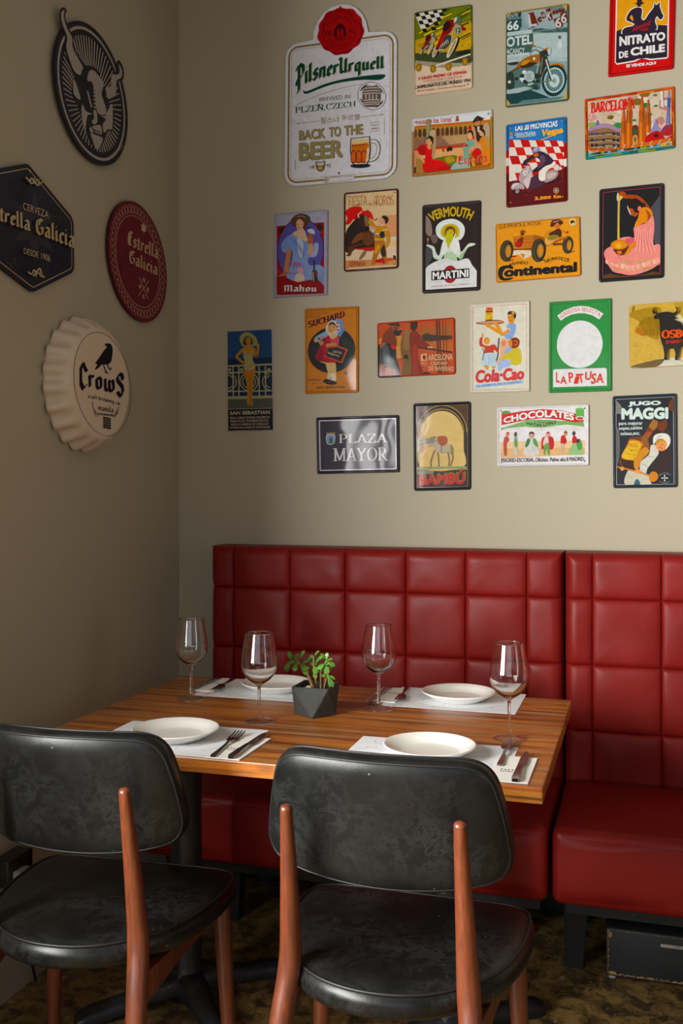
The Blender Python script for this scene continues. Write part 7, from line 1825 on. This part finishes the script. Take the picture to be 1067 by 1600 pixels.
# ------------------------------------------------------------------ 21 green lemonade sign
a = Art('B', (850, 455, 965, 1067), 0.005)
a.sign([(74, 158), (980, 100), (980, 1446), (66, 1474)], '3f8a4c', '42884c', 0.004, 0.010)
a.frame(0.0104, 0.0010, '1c4424', .003)
a.E(516, 770, 332, 345, 'dfe0e0', -.03, 48)
a.P([(190, 355), (300, 275), (420, 228), (530, 212), (640, 222), (760, 265), (860, 325), (800, 410), (700, 350), (600, 322), (500, 318), (400, 338), (310, 378), (244, 428)], 'dfdfde')
a.TA('GASEOSA SELECTA', [(246, 392), (350, 330), (520, 290), (680, 312), (806, 372)], [(226, 346), (340, 272), (520, 236), (700, 258), (830, 322)], 'c84a3a')
a.P([(150, 1132), (890, 1112), (908, 1126), (910, 1370), (132, 1392), (130, 1150)], 'e0dcdc')
RO = 'c84430'
for t, xl, xr, yt, yb, sh, dy in (('L', 172, 222, 1170, 1318, 0, 10), ('A', 234, 326, 1226, 1342, 0, 8), ('P', 362, 430, 1180, 1325, -14, -6), ('i', 424, 492, 1196, 1342, 38, 0), ('T', 502, 580, 1206, 1335, -16, -14), ('U', 590, 680, 1168, 1292, 6, -10), ('S', 676, 744, 1196, 1346, 14, -8), ('A', 754, 858, 1186, 1322, 6, 10)):
    a.T(t, xl, xr, yt, yb, RO, yt + dy, yb + dy, bold=.02 if t != 'i' else 0.035, shear=sh, shadow='d8b8b4', sh=(9, 7))
a.E(116, 188, 7, 8, '20302a'); a.E(112, 1432, 7, 8, '20302a')
a.done('metal_sign', 'green tin sign with a white disc and jumping red letters', 'sign', SG)

# ------------------------------------------------------------------ 22 black bull sign, cut off by the right edge of the photo
a = Art('B', (970, 465, 1067, 1067), 0.004)
rr = random.Random(9)
a.sign([(140, 132), (1860, 0), (1860, 1120), (150, 1222)], 'c8a85c', '9a8450', 0.010, 0.003, style='flat')
a.S([(140, 270), (330, 200), (600, 160), (700, 240), (660, 700), (420, 650), (250, 560), (320, 420), (150, 330)], 'a48640'); a.S([(320, 420), (480, 330), (650, 400), (660, 640), (460, 640), (360, 560)], '937334'); a.S([(240, 560), (330, 520), (420, 620), (400, 660), (290, 630)], 'b0703a'); a.P([(200, 150), (250, 145), (230, 240), (180, 260)], '8c7848')
a.P([(900, 90), (1850, 10), (1850, 620), (1200, 700), (980, 250)], 'b4974e'); a.S([(900, 330), (1000, 280), (1100, 420), (1080, 500), (960, 420)], 'd4cca8')
a.P([(160, 1200), (700, 1040), (1850, 1000), (1850, 1110), (170, 1215)], 'd0ccb8'); a.S([(160, 1190), (420, 1110), (720, 1050), (720, 1110), (600, 1190), (330, 1205)], '6a5a38')
for k in range(420):
    x = rr.uniform(155, 1090); y = rr.uniform(150, 1100); s_ = rr.uniform(3, 12)
    a.P([(x, y), (x + s_ * 1.6, y - s_ * .3), (x + s_, y + s_ * .8)], rr.choice(['6a4a20', '8a6428', 'e0c882', 'b07834', 'd8bc70', '94702e', 'e4d090']))
BK = '28241e'
a.S([(540, 260), (545, 220), (575, 190), (605, 178), (575, 215), (580, 255), (630, 285), (560, 290)], BK); a.S([(900, 280), (955, 240), (945, 190), (925, 165), (970, 190), (980, 240), (950, 290)], BK)
a.S([(560, 340), (620, 290), (700, 265), (800, 255), (900, 280), (950, 300), (900, 330), (960, 370), (890, 380), (1000, 430), (1100, 500), (1400, 520), (1700, 560), (1780, 700), (1700, 860), (1200, 880), (1000, 850), (860, 890), (800, 860), (730, 860), (680, 720), (670, 560), (650, 380), (590, 385)], BK)
for p in ([(720, 800), (800, 850), (790, 950), (790, 1050), (800, 1075), (740, 1075), (745, 980)], [(900, 820), (1000, 830), (990, 960), (975, 1060), (985, 1080), (925, 1075), (935, 980)], [(1500, 800), (1620, 800), (1600, 1040), (1540, 1045)], [(1660, 800), (1760, 780), (1740, 1030), (1690, 1035)]): a.S(p, BK)
a.T('OSBORNE', 695, 1560, 570, 718, 'e0602c', 530, 668, font=lambda t: roman(t, 2.0, .9, .5)); a.T('SHERRY & BRANDY', 768, 1500, 750, 805, 'b8402c', 700, 750, bold=.02)
a.done('metal_sign', 'rocky yellow tin sign with a black bull, cut off at the right edge', 'sign', SG)

# ================================================================== signs on the left wall
LG = 'beer signs on the left wall'
# oval plate with a horned head
a = Art('L', (0, 0, 280, 1067), 0.016)
LT, NV = 'b4aca4', '24242f'
# plate outline: oval with the two horns rising over its edge
oval = [(543 + 218 * cos(t), 555 + 432 * sin(t + 0.39)) for t in [2 * pi * k / 64 for k in range(64)]]
a.plate(oval, NV, NV, 0.008)
a.E(543, 556, 202, 402, LT, .39, 64); a.E(544, 557, 192, 384, NV, .39, 64)
for k in range(64):
    t = 2 * pi * k / 64
    o1 = (544 + 176 * cos(t), 557 + 350 * sin(t + .39)); o0 = (545 + 104 * cos(t), 590 + 200 * sin(t + .39))
    a.L([o0, o1], 7 if k % 2 else 6, LT)
hd = a.part(0.0175)
o = a.done('beer_sign', 'dark oval beer sign with a pale horned head, topmost on the left wall', 'sign', LG, mat='satin')
hd.org = a.org
def horn(pts, w):
    hd.S([(x + dx * w, y + dy * w) for x, y, dx, dy in pts], NV)
hd.S([(352, 92), (362, 52), (382, 44), (396, 62), (388, 100), (408, 165), (436, 215), (442, 280), (480, 350), (512, 400), (500, 470), (440, 452), (385, 300), (388, 220), (362, 150)], NV)
hd.S([(362, 96), (370, 66), (384, 62), (380, 100), (400, 170), (428, 220), (434, 285), (470, 355), (494, 404), (488, 446), (440, 420), (396, 290), (400, 220), (374, 150)], LT)
hd.S([(690, 420), (695, 370), (712, 360), (735, 410), (734, 470), (705, 490), (700, 570), (665, 605), (625, 590), (612, 540), (650, 510), (655, 440), (678, 432)], NV)
hd.S([(706, 380), (726, 420), (722, 462), (694, 482), (690, 560), (655, 585), (625, 570), (622, 528), (660, 510), (664, 445), (700, 445), (712, 420)], LT)
hd.S([(440, 460), (470, 470), (500, 400), (560, 400), (620, 480), (640, 600), (680, 610), (672, 770), (640, 780), (610, 860), (570, 892), (540, 850), (500, 760), (485, 670), (430, 570)], NV)
hd.S([(520, 480), (530, 425), (560, 420), (600, 470), (618, 500), (605, 560), (630, 640), (630, 680), (590, 680), (572, 640), (565, 560), (548, 490)], LT)
hd.S([(440, 470), (480, 590), (440, 560)], LT); hd.S([(490, 620), (510, 660), (550, 680), (520, 690), (510, 780), (530, 830), (500, 770), (485, 680)], LT); hd.L([(520, 540), (545, 640)], 9, LT)
hd.S([(555, 660), (572, 660), (580, 720), (560, 742), (545, 720), (560, 705)], LT); hd.S([(600, 690), (625, 690), (640, 660), (668, 620), (668, 760), (640, 770), (618, 790), (612, 740), (630, 710)], LT)
hd.S([(535, 760), (575, 745), (600, 750), (605, 800), (570, 790), (540, 785)], LT); hd.L([(550, 770), (600, 790)], 6, NV); hd.L([(545, 755), (570, 800)], 6, NV)
hd.S([(538, 790), (560, 800), (600, 815), (612, 830), (590, 880), (568, 885), (552, 840)], LT)
for k in range(7): hd.L([(556 + k, 500 + k * 22), (560 + k, 512 + k * 22)], 10, LT)
hd.T('STONEBREWING.COM', 650, 730, 930, 946, LT, 860, 880)
hd.done('horned_emblem', mat='satin', parent=o)

# hexagonal plate, cut off by the left edge
a = Art('L', (0, 250, 130, 990), 0.012)
TAN, NVY = 'cbb894', '1c2030'
hexq = [(-560, 200), (330, 40), (876, 700), (884, 1330), (396, 1575), (-560, 840)]
hx = round_poly([a.uv(*p) for p in hexq], 0.03, 6)
a.plate(hx, NVY, '14161e', 0.008, raw=True); a.quad = [a.uv(*p) for p in hexq]
a.up(); ins = round_poly(inset_quad(a.quad, 0.012), 0.02, 6, 2); a._strip(ins + [ins[0], ins[1]], 0.0022, lambda p: p, TAN, True)
def star(cx, cy, rx, ry, col, n=6, inr=0.5, sk=0.32, ph=0.0):
    a.P([(cx + rx * (1 if k % 2 == 0 else inr) * sin(ph + pi * k / n), cy - ry * (1 if k % 2 == 0 else inr) * cos(ph + pi * k / n) + sk * rx * (1 if k % 2 == 0 else inr) * sin(ph + pi * k / n)) for k in range(2 * n)], col)
star(412, 800, 270, 460, '34343f', 6, .42)
rr = random.Random(31)
for k in range(230):
    if k < 70: x, y = rr.gauss(200, 60), rr.gauss(610, 50)
    elif k < 150: x, y = rr.gauss(610, 70), rr.gauss(700, 55)
    elif k < 200: x, y = rr.gauss(110, 70), rr.gauss(1250, 60)
    else: x, y = rr.uniform(0, 700), rr.uniform(130, 1400)
    s_ = rr.uniform(2, 7); a.P([(x, y), (x + s_, y - s_ * .4), (x + s_ * .6, y + s_)], rr.choice(['b0764a', 'c89a70', '8a5a38', TAN]))
a.T('CERVEZA', 248, 552, 505, 590, TAN, 612, 700, bold=.0); a.T('DESDE 1906', 256, 570, 1045, 1115, TAN, 1135, 1215, bold=.0)
a.TA('Estrella Galicia', [(-200, 670), (0, 742), (420, 890), (866, 1066)], [(-200, 470), (0, 540), (420, 680), (866, 830)], TAN, font=lambda t: black(t, 1.75), shadow='54442c', sh=(-6, 4))
def scroll(cx, cy, fl):
    a.L([(cx - 100, cy - 8 * fl - 30), (cx - 60, cy + 10), (cx - 30, cy + 40 * fl), (cx - 8, cy + 10 * fl), (cx - 30, cy - 25 * fl), (cx - 50, cy), (cx - 35, cy + 12)], 17, TAN, True)
    a.L([(cx + 100, cy - 8 * fl + 30), (cx + 70, cy + 34), (cx + 40, cy + 60 * fl), (cx + 12, cy + 22 * fl), (cx + 40, cy - 10 * fl), (cx + 56, cy + 24), (cx + 40, cy + 34)], 17, TAN, True)
    a.L([(cx, cy - 35), (cx + 2, cy + 45)], 8, TAN)
scroll(380, 245, 1); scroll(405, 1352, -1); a.S([(312, 120), (330, 118), (342, 150), (326, 148)], TAN)
hexo = a.done('beer_sign', 'black hexagonal beer sign with blackletter writing, cut off at the left edge', 'sign', LG, mat='satin')

# red oval plate
a = Art('L', (0, 240, 280, 1067), 0.014)
ov = lambda f, n=72: [(819 + 174 * f * cos(2 * pi * k / n), 642 + 362 * f * sin(2 * pi * k / n + 0.30)) for k in range(n)]
a.plate(ov(1.0), '6c2230', '44141e', 0.009)
for ph in (0, 1.0):
    for sgn in (1, -1):
        a.L([(819 + 174 * (0.865 + 0.075 * sin(24 * t + ph * pi)) * cos(t * sgn), 642 + 362 * (0.865 + 0.075 * sin(24 * t + ph * pi)) * sin(t * sgn + 0.30)) for t in [2 * pi * k / 192 for k in range(193)]], 2.2, 'c8a88c')
a.L(ov(0.755), 3, 'c8a88c', closed=True)
star(855, 444, 20, 34, TAN, 6, .55, .35)
a.TA('Estrella', [(758, 542), (850, 588), (944, 632)], [(764, 450), (850, 498), (944, 548)], TAN, font=lambda t: black(t, 1.6)); a.TA('Galicia', [(768, 650), (850, 690), (940, 728)], [(770, 566), (850, 606), (938, 650)], TAN, font=lambda t: black(t, 1.6))
a.L([(828, 736), (882, 868)], 3, TAN); a.L([(886, 758), (824, 846)], 3, TAN)
for t, x, y in (('N', 850, 738), ('W', 824, 778), ('E', 873, 796), ('S', 847, 836)): a.T(t, x, x + (18 if t == 'W' else 13), y, y + 26, TAN, y + 5, y + 31, bold=.03)
for k in range(40): x, y = rr.gauss(720, 40), rr.gauss(640, 110); a.P([(x, y), (x + 8, y + 1), (x + 4, y + 9)], '2c0c18')
a.done('beer_sign', 'dark red oval beer sign with blackletter writing and a white line border', 'sign', LG, mat='satin')

# big cream bottle cap
capx = 0.075
a = Art('L', (60, 470, 240, 1067), capx)
ctr = a.uv(593, 771)
fr = (a.uv(560, 290).y - a.uv(640, 1252).y) / 2          # radius of the printed ring
a.org = (ctr.x, ctr.y)
bm = bmesh.new()
NT = 21; n = 252
prof = [(0.0, capx - 0.0004, 0), (fr * 1.0, capx - 0.0004, 0), (fr * 1.05, capx - 0.001, 0.0), (fr * 1.10, capx - 0.005, 0.05), (fr * 1.16, capx - 0.014, 0.3), (fr * 1.20, capx - 0.026, 0.7), (fr * 1.235, capx - 0.042, 1.0), (fr * 1.27, capx - 0.058, 1.0), (fr * 1.29, capx - 0.066, 1.0), (fr * 1.27, capx - 0.068, 1.0), (fr * 1.15, capx - 0.066, 0.6)]
rings = []
for r_, h_, f_ in prof:
    if r_ == 0: rings.append([bm.verts.new((h_, 0, 0))]); continue
    R_ = []
    for k in range(n):
        t = 2 * pi * k / n; w_ = cos(NT * t); w_ = (abs(w_) ** 0.7) * (1 if w_ > 0 else -1)
        r2 = r_ * (1 + 0.040 * f_ * w_)
        R_.append(bm.verts.new((h_ - 0.004 * f_ * (1 - w_), r2 * cos(t), r2 * sin(t))))
    rings.append(R_)
for p, q in zip(rings, rings[1:]):
    for k in range(n):
        k2 = (k + 1) % n
        if len(p) == 1: bm.faces.new((p[0], q[k], q[k2]))
        else: bm.faces.new((p[k], q[k], q[k2], p[k2]))
M['cap'] = simple('cream_painted_cap', (214, 194, 170), 0.45, 0, 0.15)
cap = finish('bottle_cap_sign', bm, M['cap'], None, smooth=True, angle=None)
cap.location = (0, a.org[0], a.org[1])
tag(cap, 'giant cream bottle cap sign with a black crow, lowest on the left wall', 'sign')
KN = '1c1a22'
a.L([(593 + 265 * cos(2 * pi * k / 72), 771 + 481 * sin(2 * pi * k / 72 + .2)) for k in range(72)], 4, KN, closed=True)
a.S([(615, 400), (640, 394), (672, 402), (688, 450), (680, 540), (660, 580), (630, 592), (590, 590), (560, 620), (520, 640), (545, 590), (525, 580), (560, 530), (600, 470), (632, 430), (620, 415)], KN)
a.L([(600, 585), (618, 640), (635, 665)], 10, KN); a.L([(635, 585), (660, 640), (680, 630)], 10, KN); a.L([(655, 640), (675, 615)], 8, KN); a.L([(610, 660), (650, 675)], 8, KN)
a.TA('CrowS', [(380, 850), (480, 840), (600, 870), (700, 890), (800, 915)], [(380, 540), (480, 590), (600, 620), (700, 640), (795, 640)], KN, font=lambda t: black(t, 2.1))
a.TA('craft brewing co.', [(458, 912), (620, 946), (765, 985)], [(458, 862), (620, 892), (765, 930)], KN, font=lambda t: black(t, 1.5)); a.T('manila', 550, 694, 960, 1012, KN, 980, 1040, font=lambda t: black(t, 1.5))
for sx, x in ((1, 510), (-1, 730)): a.L([(x - 12 * sx, 930 if sx > 0 else 980), (x, 1000 if sx > 0 else 1040), (x + 40 * sx, 1050 if sx > 0 else 1080)], 5, KN, True); a.L([(x + 10 * sx, 1010), (x + 20 * sx, 1050), (x + 45 * sx, 1058)], 4, KN, True); a.L([(x + 2 * sx, 1020), (x + 20 * sx, 1070), (x + 50 * sx, 1066)], 3, KN, True)
for k in range(14): a.L([(556 + k * 10, 1040 + k), (556 + k * 10 + (k % 3) * 2, 1056 + k)], 5 + (k % 2) * 2, KN)
for k in range(20): x, y = 596 + (k % 4) * 18, 1078 + (k // 4) * 22 + (k % 4) * 4; a.S([(x, y), (x + 12, y - 6), (x + 18, y + 6), (x + 8, y + 14)], KN)
em = a.done('emblem', mat='matte', parent=cap)

# ================================================================== black wooden box under the right bench
a = Art(-0.417, (860, 1420, 1067, 1067), 0.0)
p0, p1 = a.uv(446, 150), a.uv(446, 545)
bx0, bz1 = p0.x, p0.y
bw, bz0 = 0.36, 0.010
box = empty('storage_box', (bx0 + bw / 2, -0.417 + 0.13, 0))
tag(box, 'black wooden box with chipped edges and a label strip, under the right bench', 'box')
M['box_black'] = simple('black_box_paint', (32, 36, 36), 0.6)
box_obj('body', -bw / 2, bw / 2, -0.13, 0.13, bz0, bz1, M['box_black'], box, 0.004, 2)
for sx in (-1, 1):
    for sy in (-1, 1):
        bm = bmesh.new(); bm_lathe(bm, [(0.010, 0), (0.011, 0.003), (0.011, bz0 + 0.001)], 14, True, True)
        f_ = finish('rubber_foot', bm, M['plug_white'], box, smooth=True, angle=40); f_.location = (sx * (bw / 2 - 0.016), sy * 0.11, 0)
a.hf = a.h = 0.0; a.org = (bx0 + bw / 2, 0.0)
rr = random.Random(6)
WD = ['a08866', '8c7454', 'b49c7c', '7a6448']
ed = a.part(0.0); top = a.part(0.0)
def chip(u, v, w_, h_, a=a):
    a.up(); m = 7
    a.face([(u + w_ * (0.5 + 0.5 * cos(t) * rr.uniform(.6, 1)), v + h_ * (0.5 + 0.5 * sin(t) * rr.uniform(.6, 1))) for t in [2 * pi * k / m for k in range(m)]], rr.choice(WD))
for k in range(26):
    v = bz0 + 0.004 + (bz1 - bz0 - 0.01) * k / 26; chip(bx0 + 0.0042, v, rr.uniform(.0015, .0055), 0.0068, ed)
for k in range(60):
    u = bx0 + 0.004 + (bw - 0.012) * k / 60; chip(u, bz0 + 0.0042, rr.uniform(.005, .011), rr.uniform(.002, .010))
    chip(u, bz1 - 0.0056, .0085, rr.uniform(.0006, .0022), top)
chip(bx0 + .005, bz1 - .028, .012, .022, ed); chip(bx0 + .004, bz0 + .004, .024, .014)
wear = a
tp = a.part(0.0); tp.h = 0.0005
tl_, tr_, br_, bl_ = (a.uv(886, 280), a.uv(1500, 376), a.uv(1500, 400), a.uv(886, 304))
tp.up(); tp.h = 0.0008; tp.face([(tl_.x, tl_.y), (tl_.x + .12, tl_.y), (tl_.x + .12, tl_.y - .0085), (tl_.x, tl_.y - .0085)], 'b8b4ac')
tp.h = 0.0009
g = font_glyphs('LOU', 0.0)
for f in font_glyphs('LOU', 0.0)[1]: tp.face([(tl_.x + .033 + .02 * g[0][i][0], tl_.y - .0066 + .005 * g[0][i][1]) for i in f], '1c1c1c')
def fixup(o): o.location = (0, -0.13 - 0.0003, 0)
for q in (a, ed, top): fixup(finish('worn_edge', q.bm, M['matte'], box, recalc=False))
t_o = finish('label_strip', tp.bm, M['matte'], box, recalc=False); fixup(t_o)
